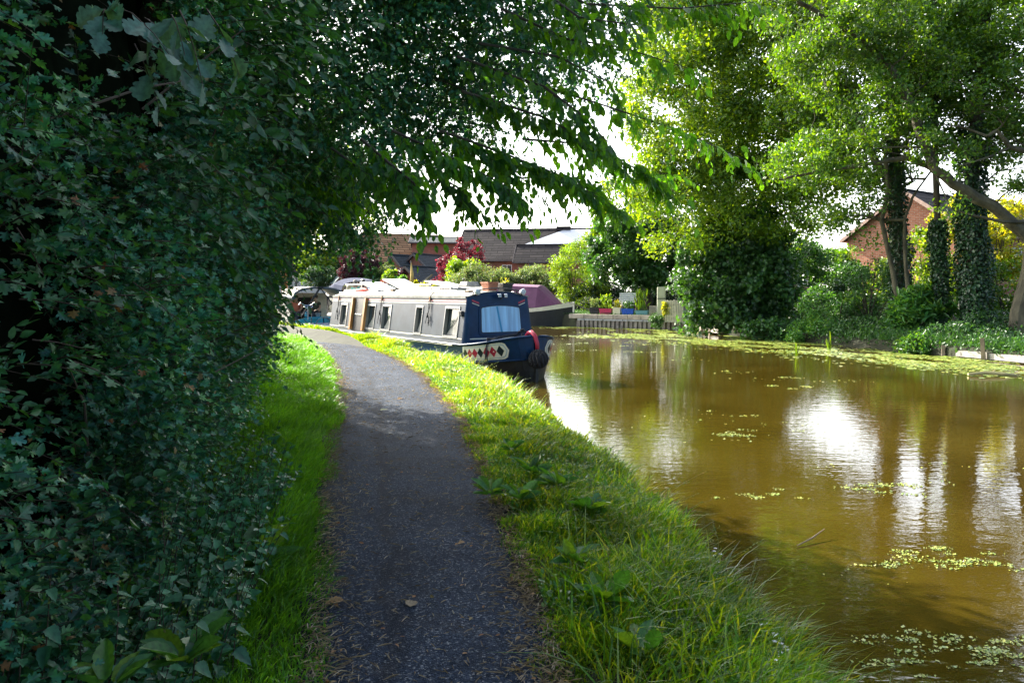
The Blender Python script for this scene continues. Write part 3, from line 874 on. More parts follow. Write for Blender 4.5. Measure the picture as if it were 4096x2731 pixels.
# ------------------------------------------------------------------ near hedge on the left
def hedge_top(y): return np.interp(y, [-6, 6, 9.3, 10.2, 12, 15, 30], [4.6, 4.6, 4.4, 2.9, 2.4, 2.0, 1.7])
hd = empty('hawthorn_hedge', 'tall dark hawthorn hedge filling the left side beside the verge', 'hedge', (-2.4, 6, .2))
hd.matrix_world  # parts below are written in world coordinates
def wchild(o, parent):
    o.parent = parent
    o.matrix_parent_inverse = Matrix.Translation(-parent.location)
    return o
def hsurf(y, z, s=0):
    lean = np.where(z < 1.5, (1.5 - z) * np.clip(.12 - (y - 2.6) * .22, -.30, .12), 0) + np.clip(z - 2.2, 0, 3) * .10
    b = np.stack([y, z], 1)
    return hedge_x(y) - .22 + lean + .21 * snoise(b, 1.5, 71) + .10 * snoise(b, 4.0, 72)
# solid core of the hedge, its inner shade put into the near-black colour
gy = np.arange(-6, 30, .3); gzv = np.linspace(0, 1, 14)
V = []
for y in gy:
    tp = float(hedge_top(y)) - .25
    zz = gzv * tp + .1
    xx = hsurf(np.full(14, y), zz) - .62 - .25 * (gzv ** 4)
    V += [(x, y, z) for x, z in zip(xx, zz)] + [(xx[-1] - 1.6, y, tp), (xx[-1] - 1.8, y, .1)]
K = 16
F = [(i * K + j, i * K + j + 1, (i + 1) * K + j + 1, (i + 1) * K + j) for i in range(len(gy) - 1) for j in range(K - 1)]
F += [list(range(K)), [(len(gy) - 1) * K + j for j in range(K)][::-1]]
me = bpy.data.meshes.new('hedge_shade_core'); me.from_pydata(V, [], F); me.update()
wchild(link('hedge_shade_core', me, SHADE_SOIL), hd)
lv = Leaves(); tw = Twigs()
def hedge_sprays(n, y0, y1, z0, z1, size, k, L, shape, depth=.45, pw=1.0, thin=None, leaves=lv, twigs=tw, droop=.15, lift=0.0, hang=0.0):
    y = y0 + (y1 - y0) * RNG.uniform(0, 1, n) ** pw; z = RNG.uniform(z0, z1, n)
    ok = z < hedge_top(y)
    y, z = y[ok], z[ok]
    if thin is not None:
        s = snoise(np.stack([y, z], 1), thin[0], thin[2]) > thin[1]; y, z = y[s], z[s]
    n = len(y)
    x = hsurf(y, z) - depth * RNG.uniform(0, 1, n) ** 1.3
    P = np.stack([x, y, z], 1) - np.array([.08, 0, 0])
    D = np.stack([RNG.uniform(.3, 1.1, n), RNG.normal(-.15, .7, n), RNG.normal(.15, .5, n)], 1)
    sprays(P, D, RNG.uniform(.6, 1.3, n) * L, k, size, shape, leaves, droop=droop, twigs=twigs, tr=.0018, flat=.5, hang=hang)
hedge_sprays(5600, -.5, 4.6, .45, 2.5, .042, 8, .19, 'haw', thin=(3.2, -.5, 92))
hedge_sprays(3400, -.5, 6.0, 2.2, 4.6, .044, 8, .20, 'haw', thin=(2.2, -.25, 91))
hedge_sprays(420, 1.2, 9, .7, 3.6, .045, 11, .42, 'haw', depth=.12, droop=.25)
hedge_sprays(7000, 4.5, 13, .45, 4.4, .052, 8, .24, 'haw')
hedge_sprays(3600, 12, 29, .2, 3.0, .06, 9, .28, 'oval')
hedge_sprays(900, -3.5, -.5, .2, 4.6, .06, 8, .25, 'haw')
# top of hedge
n = 2600
y = -3 + 31 * RNG.uniform(0, 1, n); x = hedge_x(y) - .3 - RNG.uniform(0, 1.8, n)
P = np.stack([x, y, hedge_top(y) - .2], 1); D = RNG.normal(0, .4, (n, 3)); D[:, 2] = 1
sprays(P, D, .35, 8, .07, 'oval', lv)
wchild(lv.build('foliage', LM_HAW), hd)
lb = Leaves(); tb = Twigs()
hedge_sprays(1300, .5, 9, .5, 2.6, .038, 9, .25, 'oval', depth=.15, thin=(1.7, .1, 95), leaves=lb, twigs=tb)
hedge_sprays(650, .5, 9, .45, 1.6, .05, 6, .3, 'round', depth=.15, thin=(1.9, .2, 96), leaves=lb, twigs=tb, droop=.4)
wchild(lb.build('bramble_leaves', LM_ELD), hd); wchild(tb.build('bramble_twigs', TWIG), hd)
lg = Leaves(); tg = Twigs()
hedge_sprays(170, .8, 7, .8, 3.0, .034, 12, .42, 'haw', depth=.05, leaves=lg, twigs=tg, droop=.1, thin=(1.4, .0, 97))
wchild(lg.build('new_growth', LM_DOCK), hd); wchild(tg.build('new_twigs', TWIG), hd)
ld_ = Leaves(); n = 420
y = RNG.uniform(1, 9, n); z = RNG.uniform(.5, 3.4, n); P = np.stack([hsurf(y, z) - .03, y, z], 1)
ld_.add(P, rdir(n, -.5), rdir(n), RNG.uniform(.02, .04, n), 'haw')
wchild(ld_.build('withered_leaves', LM_DEAD), hd)
wchild(tw.build('twigs', TWIG), hd)
# bigger dead stems showing in the hedge
mb = MB()
for i in range(46):
    y = random.uniform(1.2, 8); z = random.uniform(.5, 3.6)
    x = float(hsurf(np.array([y]), np.array([z]))[0])
    p = Vector((x - .25, y, z)); d = Vector((random.uniform(.05, .4), random.uniform(-.7, .7), random.uniform(-.2, .8))).normalized() * random.uniform(.35, .9)
    mb.tube([p, p + d * .5 + Vector((.02, 0, .03)), p + d], [.006, .004, .002], 5, caps=False)
wchild(mb.build('stems', mat('grey_twig', (.10, .075, .055), .8)), hd)

# elder growing out of the hedge top (pointed smooth leaves in sprays)
def px_sprays(name, label, cat, specs, size, k, L, shape, m, droop=.25, hang=0.0, per=1, wide=1.0, jitter=.25, svar=.3, tr=.0028):
    """specs: (px, py, depth, dirx, diry, dirz, count)"""
    lv = Leaves(); tw = Twigs()
    c0 = at(specs[0][0], specs[0][1], specs[0][2])
    o = empty(name, label, cat, c0)
    for px, py, Y, dx, dy, dz, cnt in specs:
        c = at(px, py, Y)
        P = c + RNG.normal(0, jitter * Y / 4, (cnt, 3)) * [1, 1, .8]
        D = np.array([dx, dy, dz]) + RNG.normal(0, .3, (cnt, 3))
        sprays(P, D, L * RNG.uniform(.7, 1.3, cnt), k, size, shape, lv, droop=droop, hang=hang, twigs=tw, tr=tr, wide=wide, svar=svar)
    wchild(lv.build('foliage', m), o); wchild(tw.build('twigs', TWIG), o)
    return o
px_sprays('elder_bush', 'smooth bright green elder sprays reaching out of the hedge top', 'bush',
    [(700, 560, 3.1, .9, -.3, .15, 5), (820, 330, 3.3, .9, -.3, .2, 7), (900, 180, 3.4, 1, -.2, .1, 7), (1000, 60, 3.6, 1, -.2, .1, 9), (1000, 470, 3.6, 1, -.2, 0, 6),
     (760, 680, 3.0, .9, -.4, -.1, 7), (1090, 250, 4.2, 1, -.2, 0, 7), (1180, 60, 4.4, 1, -.2, 0, 8), (1350, 330, 4.8, 1, -.3, 0, 6), (900, 860, 3.6, .8, -.3, -.3, 7), (970, 1020, 4.8, .8, -.3, -.5, 10), (920, 960, 4.3, .8, -.4, -.3, 9), (990, 1150, 5.2, .7, -.3, -.5, 9), (1060, 700, 4.6, .9, -.3, -.2, 8)],
    .075, 8, .30, 'oval', LM_ELD, droop=.3, hang=.15, jitter=.11, wide=1.05)
px_sprays('oak_branch', 'low oak branch with big lobed bluish leaves at the top left', 'branch',
    [(420, 10, 2.1, .7, -.2, -.4, 2), (520, 150, 2.1, .6, -.2, -.3, 2), (640, 20, 2.1, .5, -.3, -.5, 2), (830, 30, 2.2, .4, -.3, -.5, 1), (560, 60, 2.2, .6, 0, -.4, 2)],
    .085, 5, .2, 'oak', LM_OAK, droop=.5, hang=.5, jitter=.03, wide=1.3, svar=.2)
px_sprays('field_maple', 'young shoots with larger lighter lobed leaves in the left hedge', 'shrub',
    [(60, 950, 1.9, .8, -.2, .2, 3), (180, 1000, 2.0, .8, -.2, .1, 3), (300, 1150, 2.1, .8, 0, 0, 3), (560, 1120, 2.4, .8, 0, 0, 4), (60, 1150, 1.8, .8, -.2, 0, 3), (30, 810, 1.9, .8, 0, .3, 2), (620, 1250, 2.6, .8, 0, .1, 3), (120, 1400, 1.8, .8, 0, 0, 3)],
    .042, 7, .18, 'haw', LM_ELD, droop=.2, jitter=.10, wide=1.2)

nb_ = Leaves(); ntw = Twigs()
n = 520
y = 1.3 + 3.6 * RNG.uniform(0, 1, n) ** 1.4
x = hedge_x(y) + .12 - RNG.uniform(0, .75, n)
P = np.stack([x, y, np.full(n, .5)], 1); D = np.stack([RNG.uniform(0, .5, n), RNG.normal(-.1, .25, n), np.ones(n)], 1)
sprays(P, D, RNG.uniform(.2, .75, n) * np.clip(1.1 - (x - hedge_x(y) + .3), .3, 1), 12, .052, 'nettle', nb_, droop=.12, hang=.35, twigs=ntw, tr=.003, flat=.9, svar=.35)
o = nb_.build('nettle_bed', LM_NET); tag(o, 'bed of dark nettles crowding the foot of the near hedge', 'nettles', kind='stuff')
q = ntw.build('stalks', TWIG, o)
# nettles at the foot of the hedge: each plant a stem with paired leaves
nl = []
spots = [(640, 2560, 2.1), (520, 2400, 2.2), (760, 2330, 2.6), (880, 2230, 3.0), (330, 2500, 2.0), (200, 2640, 1.9), (90, 2350, 1.9), (680, 2150, 2.8), (960, 2080, 3.6), (430, 2650, 2.0), (820, 2460, 2.5), (250, 2250, 2.1), (580, 2230, 2.4), (1080, 2020, 3.7), (560, 2690, 2.1), (700, 2700, 2.3)]
names = ['in the near bottom left corner', 'with pale catkins below the hedge']
def nettle_plant(first):
    root = empty('stinging_nettle', 'x', 'plant')
    lv = Leaves(); mb = Twigs(); cat = Leaves()
    H = .55; kk = 9
    zt = np.linspace(.08, H, kk)
    st = np.stack([.03 * np.sin(zt * 5), .02 * np.cos(zt * 4), zt], 1)
    mb.add(np.stack([[0, 0, 0], st[3], st[6], st[-1]])[None], .003)
    for i in range(kk):
        for q in (0, PI):
            a = i * 1.45 + q + random.uniform(-.4, .4)
            s = .075 * (1 - .45 * i / kk)
            lv.add(st[i][None], np.array([[math.cos(a), math.sin(a), -.75 + .09 * i + random.uniform(-.25, .25)]]), np.array([[random.uniform(-.4, .4), random.uniform(-.4, .4), 1.0]]), s * random.uniform(.8, 1.2), 'nettle')
        if i > 4:
            a = RNG.uniform(0, 6.28, 10)
            P = st[i] + np.stack([np.cos(a), np.sin(a), -RNG.uniform(0, 1.2, 10)], 1) * .025
            cat.add(P, rdir(10, -.8), rdir(10), .012, 'oval')
    lv.build('foliage', LM_NET, root); mb.build('stem', TWIG, root)
    cat.build('catkins', LM_PALE, root)
    return root
np0 = nettle_plant(0)
where = ['at the hedge foot above the broad dock', 'in the dark below the near hawthorn leaves', 'leaning right beneath the hedge bulge', 'with pale catkins beside the curling dock', 'low in the left hedge foot near the bottom', 'second from the left at the bottom edge', 'leftmost, against the picture edge', 'half hidden in hawthorn above the pale catkins', 'highest up the left verge of the group', 'bottom row between two others left of the dock', 'right of the dark dock hollow by the grass', 'far left and higher, among hawthorn twigs', 'behind the pale catkins in the middle of the patch', 'standing out alone over the verge grass', 'at the very bottom left of the broad dock', 'at the very bottom touching the broad dock leaf']
for i, (px, py, Y) in enumerate(spots):
    o = np0 if i == 0 else copy_tree(np0)
    g = at(px, py, Y)
    s = random.uniform(.85, 1.25)
    o.location = (g[0], g[1], g[2] - .42 * s); o.rotation_euler = (random.uniform(-.2, .2), random.uniform(0, .35), random.uniform(0, 6)); o.scale = (s, s, s)
    tag(o, 'dark green nettle ' + where[i], 'plant', 'nettles at the foot of the hedge')

# ------------------------------------------------------------------ overhanging hawthorn tree above the path
tr = empty('overhanging_tree', 'dense dark hawthorn tree arching over the towpath from the hedge', 'tree', (-3.0, 8.0, .2))
env = [((-1.7, 7.4, 4.35), (1.4, 1.5, 1.35)), ((-.5, 7.0, 4.6), (1.1, 1.4, 1.45)), ((-2.6, 7.6, 3.7), (1.0, 1.6, 1.2)), ((-.1, 6.9, 5.0), (1.2, 1.6, 1.1)), ((-2.3, 6.0, 5.0), (1.2, 2.2, 1.0)), ((-1.0, 5.5, 5.0), (1.4, 2.0, .8)), ((-3.4, 7.8, 4.9), (1.3, 2.0, 1.0))]
lv = Leaves(); tw = Twigs()
env += [((-1.3, 6.3, 4.0), (1.25, .9, 1.15)), ((-.55, 6.3, 4.15), (.75, .8, 1.0))]
cl, _ = in_ellipsoids(env, 420, .3)
idx = np.repeat(np.arange(len(cl)), 34)
d = nrm(RNG.normal(size=(len(idx), 3)))
P = cl[idx] + d * (RNG.uniform(.1, .42, len(idx)))[:, None]
sprays(P, d + RNG.normal(0, .4, d.shape) + [0, -.2, -.15], RNG.uniform(.12, .3, len(idx)), 8, .054, 'haw', lv, droop=.3, hang=.25, twigs=tw, tr=.002)
# thin, see-through lower fringe on the left, where light comes through
env2 = [((-2.7, 8.9, 3.45), (.9, .9, .7)), ((-2.0, 8.5, 3.0), (.9, .8, .35)), ((-2.5, 8.5, 2.85), (.6, .6, .4))]
cl2, _ = in_ellipsoids(env2, 90, .2)
idx = np.repeat(np.arange(len(cl2)), 22)
d = nrm(RNG.normal(size=(len(idx), 3)))
P = cl2[idx] + d * (RNG.uniform(.1, .45, len(idx)))[:, None]
sprays(P, d + [0, 0, -.2], RNG.uniform(.15, .3, len(idx)), 7, .065, 'haw', lv, droop=.3, hang=.3, twigs=tw, tr=.002)
# light tail towards the right
env3 = [((.7, 6.6, 4.6), (.7, 1.0, .8)), ((.25, 6.4, 3.75), (.5, .7, .5)), ((1.1, 6.0, 4.9), (.6, .9, .4))]
cl3, _ = in_ellipsoids(env3, 44, .2)
idx = np.repeat(np.arange(len(cl3)), 16)
d = nrm(RNG.normal(size=(len(idx), 3)))
P = cl3[idx] + d * (RNG.uniform(.05, .35, len(idx)))[:, None]
sprays(P, d + [0, 0, -.2], RNG.uniform(.12, .25, len(idx)), 7, .045, 'haw', lv, droop=.3, hang=.3, twigs=tw, tr=.002)
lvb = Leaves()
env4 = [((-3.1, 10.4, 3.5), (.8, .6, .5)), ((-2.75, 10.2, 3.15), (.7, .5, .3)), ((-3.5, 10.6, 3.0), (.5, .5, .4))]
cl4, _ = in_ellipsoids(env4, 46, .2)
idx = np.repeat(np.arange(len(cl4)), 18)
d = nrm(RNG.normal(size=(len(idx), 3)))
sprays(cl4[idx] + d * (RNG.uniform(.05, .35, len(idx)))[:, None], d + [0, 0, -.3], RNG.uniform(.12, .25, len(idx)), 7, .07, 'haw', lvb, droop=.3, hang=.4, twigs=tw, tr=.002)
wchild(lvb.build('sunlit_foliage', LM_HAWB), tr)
wchild(lv.build('crown', LM_HAW), tr); wchild(tw.build('twigs', TWIG), tr)
mb = MB()
trunk = [(-3.3, 8.6, .1), (-3.2, 8.5, 1.4), (-2.9, 8.2, 2.9), (-2.3, 7.8, 4.2), (-1.6, 7.4, 5.2)]
mb.tube(trunk, [.2, .17, .14, .10, .05], 9, jit=.08)
limbs(mb, trunk, list(cl) + list(cl3), .16, .03, .005)
limbs(mb, trunk, list(cl2), .4, .03, .006)
wchild(mb.build('trunk', BARK), tr)

# cherry boughs hanging across the top: long drooping leaves
ch = empty('cherry_tree', 'wild cherry with long hanging leaves drooping against the sky', 'tree', (-3.4, 6.4, .2))
D2 = 4096 / 2352.0
def D(x, y, Y): return at(x * D2, y * D2, Y)
boughs = [
    ([D(1180, -60, 5.0), D(1350, 10, 5.1), D(1560, 20, 5.2), D(1730, 5, 5.3)], 32),
    ([D(1150, 20, 5.2), D(1300, 90, 5.3), D(1430, 110, 5.4), D(1590, 160, 5.5)], 26),
    ([D(1050, 130, 5.3), D(1220, 190, 5.5), D(1380, 240, 5.7), D(1560, 300, 5.9), D(1705, 365, 6.1)], 34),
    ([D(1060, 210, 5.2), D(1250, 270, 5.3), D(1400, 350, 5.4), D(1525, 430, 5.5)], 60),
    ([D(1010, 300, 5.0), D(1150, 350, 5.1), D(1280, 400, 5.2), D(1420, 480, 5.3)], 50),
    ([D(900, 300, 4.8), D(1030, 360, 4.8), D(1130, 410, 4.9), D(1190, 450, 4.9)], 40),
    ([D(830, 320, 4.4), D(900, 380, 4.3), D(950, 420, 4.2), D(975, 465, 4.2)], 34),
    ([D(760, 340, 5.2), D(830, 390, 5.2), D(880, 420, 5.2)], 24),
    ([D(640, 380, 7.0), D(700, 410, 7.0), D(760, 450, 7.0), D(810, 465, 7.0)], 30),
    ([D(1230, -30, 4.7), D(1330, 40, 4.6), D(1470, 60, 4.6)], 18),
    ([D(1100, 100, 5.6), D(1280, 130, 5.8), D(1400, 190, 6.0), D(1440, 260, 6.0)], 14),
    ([D(1200, 320, 6.0), D(1330, 330, 6.2), D(1440, 400, 6.4), D(1540, 400, 6.5)], 22),
    ([D(1100, 370, 5.6), D(1200, 410, 5.7), D(1290, 400, 5.7), D(1370, 430, 5.8)], 32),
    ([D(1000, 400, 5.4), D(1050, 430, 5.4), D(1090, 470, 5.4)], 18),
    ([D(540, 500, 5.8), D(580, 540, 5.8), D(605, 580, 5.8)], 22),
    ([D(530, 560, 5.4), D(570, 600, 5.4), D(590, 640, 5.4)], 14),
    ([D(1250, 200, 5.0), D(1330, 260, 5.0), D(1400, 330, 5.0)], 12),
]
lv = Leaves(); mb = MB(); tw = Twigs()
for pts, cnt in boughs:
    p = np.array(pts); k = len(p)
    mb.tube(p, list(np.linspace(.011, .003, k)), 5, caps=False)
    t = np.linspace(0.05, k - 1.001, cnt) + RNG.uniform(-.03, .03, cnt)
    t = np.clip(t, 0, k - 1.001)
    i = t.astype(int); f = (t - i)[:, None]
    base = p[i] * (1 - f) + p[i + 1] * f
    tang = nrm(p[i + 1] - p[i])
    sp_ = np.cross(tang, [0, 0, 1.0]) * np.where(np.arange(cnt) % 2, 1, -1)[:, None]
    Dd = tang * .7 + sp_ * .5 + RNG.normal(0, .25, (cnt, 3)); Dd[:, 2] -= .25
    sprays(base, Dd, RNG.uniform(.08, .26, cnt), 6, .085, 'oval', lv, droop=.35, hang=.85, twigs=tw, tr=.002, flat=.35, svar=.35, wide=1.05)
    j = RNG.integers(0, cnt, cnt // 3)
    sprays(base[j] + RNG.normal(0, .05, (cnt // 3, 3)), Dd[j] * [1, 1, .4] + RNG.normal(0, .5, (cnt // 3, 3)), RNG.uniform(.15, .35, cnt // 3), 6, .078, 'oval', lv, droop=.5, hang=.8, twigs=tw, tr=.002, flat=.35, wide=1.05)
wchild(lv.build('foliage', LM_CHE), ch); wchild(tw.build('twigs', TWIG), ch)
trunk = [(-3.6, 6.2, .1), (-3.4, 6.1, 2.0), (-2.8, 5.9, 3.9), (-1.8, 5.6, 5.2)]
mb.tube(trunk, [.16, .13, .10, .05], 8, jit=.06)
for pts, cnt in boughs:
    q = Vector(pts[0])
    if q.z > 4.1: mb.tube([Vector(trunk[2]), (Vector(trunk[2]) + q) / 2 + Vector((0, 0, .35)), q], [.045, .026, .011], 6, caps=False)
wchild(mb.build('trunk', BARK), ch)
# ------------------------------------------------------------------ trees and shrubs on the far bank
def tree(name, label, trunk, tr, env, nclump, cr, per, size, shape, m, bark=BARK, frac=.25, lr=.08, cat='tree', group=None, shell=.4, up=.3, squash=.75, extra=None, low=.3, spray=None, hang=0.0):
    o = empty(name, label, cat, trunk[0], 0, group)
    cl = crown(env, nclump, cr, per, size, shape, m, None, 'crown', up, shell, squash=squash, spray=spray, hang=hang)
    wchild(LAST, o)
    mb = MB()
    k = len(trunk)
    mb.tube(trunk, list(np.linspace(tr, tr * .35, k)), 10, jit=.07)
    limbs(mb, trunk, list(cl), frac, lr, .012, 5, low)
    if extra:
        for pts, r0, r1 in extra:
            qs = []
            for i in range(len(pts) - 1):
                for t in (0, .33, .66): qs.append(Vector(pts[i]).lerp(Vector(pts[i + 1]), t) + Vector((random.uniform(-1, 1), 0, random.uniform(-1, 1))) * r0 * .22)
            qs.append(Vector(pts[-1]))
            mb.tube(qs, [a * random.uniform(.88, 1.12) for a in np.linspace(r0, r1, len(qs))], 10, caps=False, jit=.08)
            limbs(mb, pts, [c for c in cl if min((Vector(c) - Vector(q)).length for q in pts) < 3.5], frac * .8, lr * .7, .01, 5, 0)
    wchild(mb.build('trunk', bark), o)
    return o

def ivy(o, pts, r, n, size=.12, fat=.35):
    """ivy wrapped round a stem as one part"""
    p = np.array(pts, float); k = len(p)
    t = RNG.uniform(0, k - 1.001, n); i = t.astype(int); f = (t - i)[:, None]
    c = p[i] * (1 - f) + p[i + 1] * f
    a = RNG.uniform(0, 2 * PI, n)
    d = np.stack([np.cos(a), np.sin(a), np.zeros(n)], 1)
    rr = r + fat * RNG.uniform(0, 1, n) ** 1.5 * np.clip(.6 + .75 * snoise(c * [1, 1, 1] + d * .8, 1.9, 31), .02, 2)
    P = c + d * rr[:, None]
    D = d * .5 + RNG.normal(0, .4, (n, 3)); D[:, 2] -= .7
    lv = Leaves(); lv.add(P, D, d + RNG.normal(0, .3, (n, 3)), size * RNG.uniform(.6, 1.3, n), 'round')
    ob = lv.build('ivy', LM_IVY)
    return wchild(ob, o)

def bush(name, label, cat, env, nclump, cr, per, size, shape, m, group=None, up=.3, shell=.35, spray=None, stems=True, hang=0.0, squash=.8):
    b = env[0][0]
    z0 = min(e[0][2] - e[1][2] for e in env)
    base = (b[0], b[1], z0)
    o = empty(name, label, cat, base, 0, group)
    cl = crown(env, nclump, cr, per, size, shape, m, None, 'foliage', up, shell, squash=squash, spray=spray, hang=hang)
    wchild(LAST, o)
    if stems:
        mb = MB()
        for c in cl[:40:2]:
            q = Vector((b[0] + random.uniform(-.5, .5) * env[0][1][0] * .5, b[1], max(.3, z0)))
            mb.tube([q, (q + Vector(c)) / 2 + Vector((0, 0, .2)), c], [.04, .025, .008], 4, caps=False)
        wchild(mb.build('stems', BARK), o)
    return o

P_ = at
# big sunny ash, centre right
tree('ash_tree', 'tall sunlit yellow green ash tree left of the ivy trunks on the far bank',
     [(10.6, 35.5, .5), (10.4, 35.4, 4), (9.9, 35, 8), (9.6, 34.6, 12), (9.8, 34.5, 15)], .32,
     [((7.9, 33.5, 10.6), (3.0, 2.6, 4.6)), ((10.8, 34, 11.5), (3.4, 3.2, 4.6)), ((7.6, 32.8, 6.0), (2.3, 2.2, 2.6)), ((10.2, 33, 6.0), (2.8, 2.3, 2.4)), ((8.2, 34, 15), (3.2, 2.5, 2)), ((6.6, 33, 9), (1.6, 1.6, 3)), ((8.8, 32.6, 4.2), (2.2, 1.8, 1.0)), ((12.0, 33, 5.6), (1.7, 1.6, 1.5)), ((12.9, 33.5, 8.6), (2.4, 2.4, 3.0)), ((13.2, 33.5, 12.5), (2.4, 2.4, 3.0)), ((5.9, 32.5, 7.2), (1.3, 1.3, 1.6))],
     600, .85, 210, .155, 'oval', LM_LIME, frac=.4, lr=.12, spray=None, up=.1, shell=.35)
# broad dark bush hanging over the water below it
b = bush('sycamore_bush', 'dark broad leaved sycamore bush hanging down over the water beside the picket gate', 'bush',
     [(P_(2960, 1150, 32.6), (2.3, 1.5, 1.9)), (P_(2830, 1080, 33), (1.3, 1.2, 1.7)), (P_(3080, 1130, 33), (1.3, 1.3, 1.6)), (P_(2950, 960, 33.5), (2.2, 1.6, 1.6)), (P_(2790, 1230, 33), (.9, .8, .9))],
     150, .6, 150, .19, 'maple', LM_SYC, hang=.5)
# trees behind on the right side
def tp(pts, Y): return [tuple(at(x, y, Y)) for x, y in pts]
tB = tp([(3610, 1330), (3600, 1200), (3590, 900), (3580, 560), (3550, 250), (3520, -80)], 27)
oB = tree('ash_tree', 'straight grey trunked ash, ivy on its lower half, in front of the brick gable',
     tB, .27, [(P_(3480, 330, 27), (2.6, 2.2, 3.2)), (P_(3650, 150, 27.5), (2.0, 2.0, 2.4)), (P_(3380, 760, 27), (1.4, 1.4, 1.5)), (P_(3350, 100, 27), (2.3, 2.0, 2.4)), (P_(3250, 500, 28), (1.7, 1.7, 2.2)), (P_(3560, 700, 28), (1.6, 1.2, 1.0)), (P_(3480, 900, 28.5), (.9, .8, .8)), (P_(3220, 780, 30), (1.3, 1.2, 1.0)), (P_(3420, 800, 29), (1.0, 1.0, .7))], 235, .6, 140, .13, 'oval', LM_ASH, bark=BARKL, frac=.6, lr=.10,
     extra=[(tp([(3612, 1300), (3570, 1080), (3525, 880), (3555, 760), (3540, 620)], 26.6), .10, .06), (tp([(3640, 1290), (3622, 1050), (3618, 880), (3650, 790), (3720, 690)], 26.3), .07, .03), (tp([(3600, 800), (3500, 640), (3440, 520), (3380, 300)], 27), .16, .05)])
ivy(oB, tB[:4], .22, 5600, .085, .22)
tC = tp([(3770, 1360), (3765, 1200), (3755, 1000), (3750, 880), (3740, 600), (3745, 250), (3735, -60)], 25.5)
oC = tree('ash_tree', 'slimmer trunk with an ivy sleeve ending halfway, between the other two ivy trees',
     tC, .15, [(P_(3760, 450, 26), (1.6, 1.6, 1.6)), (P_(3730, 60, 26), (1.8, 1.8, 2.2)), (P_(3830, 300, 26), (1.4, 1.4, 1.8))], 100, .55, 140, .125, 'oval', LM_ASH, frac=.6, lr=.08)
ivy(oC, tC[:4], .14, 4600, .085, .2)
tD = tp([(3900, 1370), (3895, 1200), (3890, 1000), (3880, 800), (3905, 500), (3930, 200), (3960, -100)], 25)
oD = tree('ash_tree', 'thickest ivy covered trunk at the right, rising behind the leaning limb',
     tD, .34, [(P_(3930, 250, 25.5), (1.6, 2.0, 2.6)), (P_(4050, 350, 25), (1.4, 1.6, 2.0)), (P_(3960, 20, 25.5), (2.2, 2.0, 1.8)), (P_(4040, 640, 25), (1.2, 1.4, 1.0))], 150, .55, 140, .125, 'oval', LM_ASH, frac=.6, lr=.09)
ivy(oD, tD[:5], .34, 9500, .09, .24)
tE = tp([(4075, 1390), (4080, 1250), (4125, 1080), (4130, 950), (4180, 700), (4230, 300)], 23.5)
limbE = tp([(4128, 960), (4010, 850), (3860, 760), (3740, 680), (3690, 560), (3640, 430), (3560, 270), (3440, 150), (3240, 40), (3120, -40)], 23.5)
sideE = tp([(3740, 680), (3640, 632), (3560, 640), (3440, 660), (3260, 690), (3120, 720)], 23.8)
oE = tree('ash_tree', 'leaning tree at the right edge with a heavy bare limb reaching left across the trunks',
     tE, .33, [(P_(3500, 560, 24), (2.0, 1.5, 1.1)), (P_(3300, 640, 24.3), (1.6, 1.4, .9)), (P_(3700, 380, 24), (1.7, 1.5, 1.2)), (P_(3350, 250, 24), (1.6, 1.5, 1.5)), (P_(3560, 100, 24), (2.0, 1.5, 1.2)), (P_(3900, 640, 23), (.9, .9, .7)), (P_(4120, 200, 23.5), (1.2, 1.5, 3)), (P_(3200, 60, 24), (1.6, 1.4, 1.4)), (P_(3830, 800, 22.8), (.7, .6, .45)), (P_(3760, 600, 23), (.9, .7, .6)), (P_(4060, 760, 23), (.7, .7, .5))],
     245, .5, 140, .12, 'oval', LM_ASH, bark=BARKL, frac=.5, lr=.07,
     extra=[(limbE, .20, .05), (sideE, .10, .03), (tp([(4150, 620), (4040, 590), (3990, 520), (3950, 545)], 23.4), .09, .04)])
# knot hole ring on the limb
k0 = at(3722, 640, 23.15)
mb = MB(); mb.tube([k0 + np.array([.07 * math.cos(a), -.02, .07 * math.sin(a)]) for a in np.linspace(0, 2 * PI, 13)], .022, 6, caps=False)
wchild(mb.build('knot', BARKL), oE)
# ivy, elder and undergrowth along the right bank
G = 'shrubs along the foot of the far bank trees'
def bb(name, label, px, py, Y, r, nc, cr, per, size, shape, m, cat='shrub', **k):
    return bush(name, label, cat, [(P_(px, py, Y), r)], nc, cr, per, size, shape, m, G, **k)
bb('bramble_bush', 'loose bramble bush trailing onto the lily pads right of the sycamore bush', 3120, 1330, 30.5, (1.3, .8, .7), 34, .35, 110, .10, 'round', LM_SYC)
bb('willow_herb', 'upright feathery willow herb in the middle of the far bank', 3330, 1290, 29, (1.2, .8, 1.2), 40, .35, 120, .12, 'long', LM_DOCK)
bb('willow_herb', 'tall dark green leafy stand left of the pale curved stem', 3480, 1190, 28.5, (.9, .8, 1.4), 40, .35, 120, .12, 'long', LM_SYC)
bb('bramble_bush', 'rounded green bush dipping to the water beneath the willow herb', 3270, 1350, 28.6, (1.0, .7, .8), 34, .33, 120, .09, 'oval', LM_DOCK)
bb('elder_bush', 'dense green bush beside the sloping fence end', 3240, 1230, 34, (1.5, 1.0, 1.0), 34, .4, 110, .13, 'oval', LM_SYC)
bb('ivy_mound', 'dark round ivy mound on top of the low fence', 3380, 1180, 36, (.8, .6, .7), 24, .35, 120, .12, 'round', LM_IVY)
bb('bramble_bush', 'yellowish shrub at the waterline below the slim ivy trunk', 3680, 1400, 23.4, (.7, .5, .45), 26, .25, 110, .09, 'oval', LM_DOCK)
bb('reed_clump', 'arching green reeds between the two middle trunks', 3690, 1270, 26, (1.0, .7, .9), 36, .35, 120, .30, 'long', LM_DOCK)
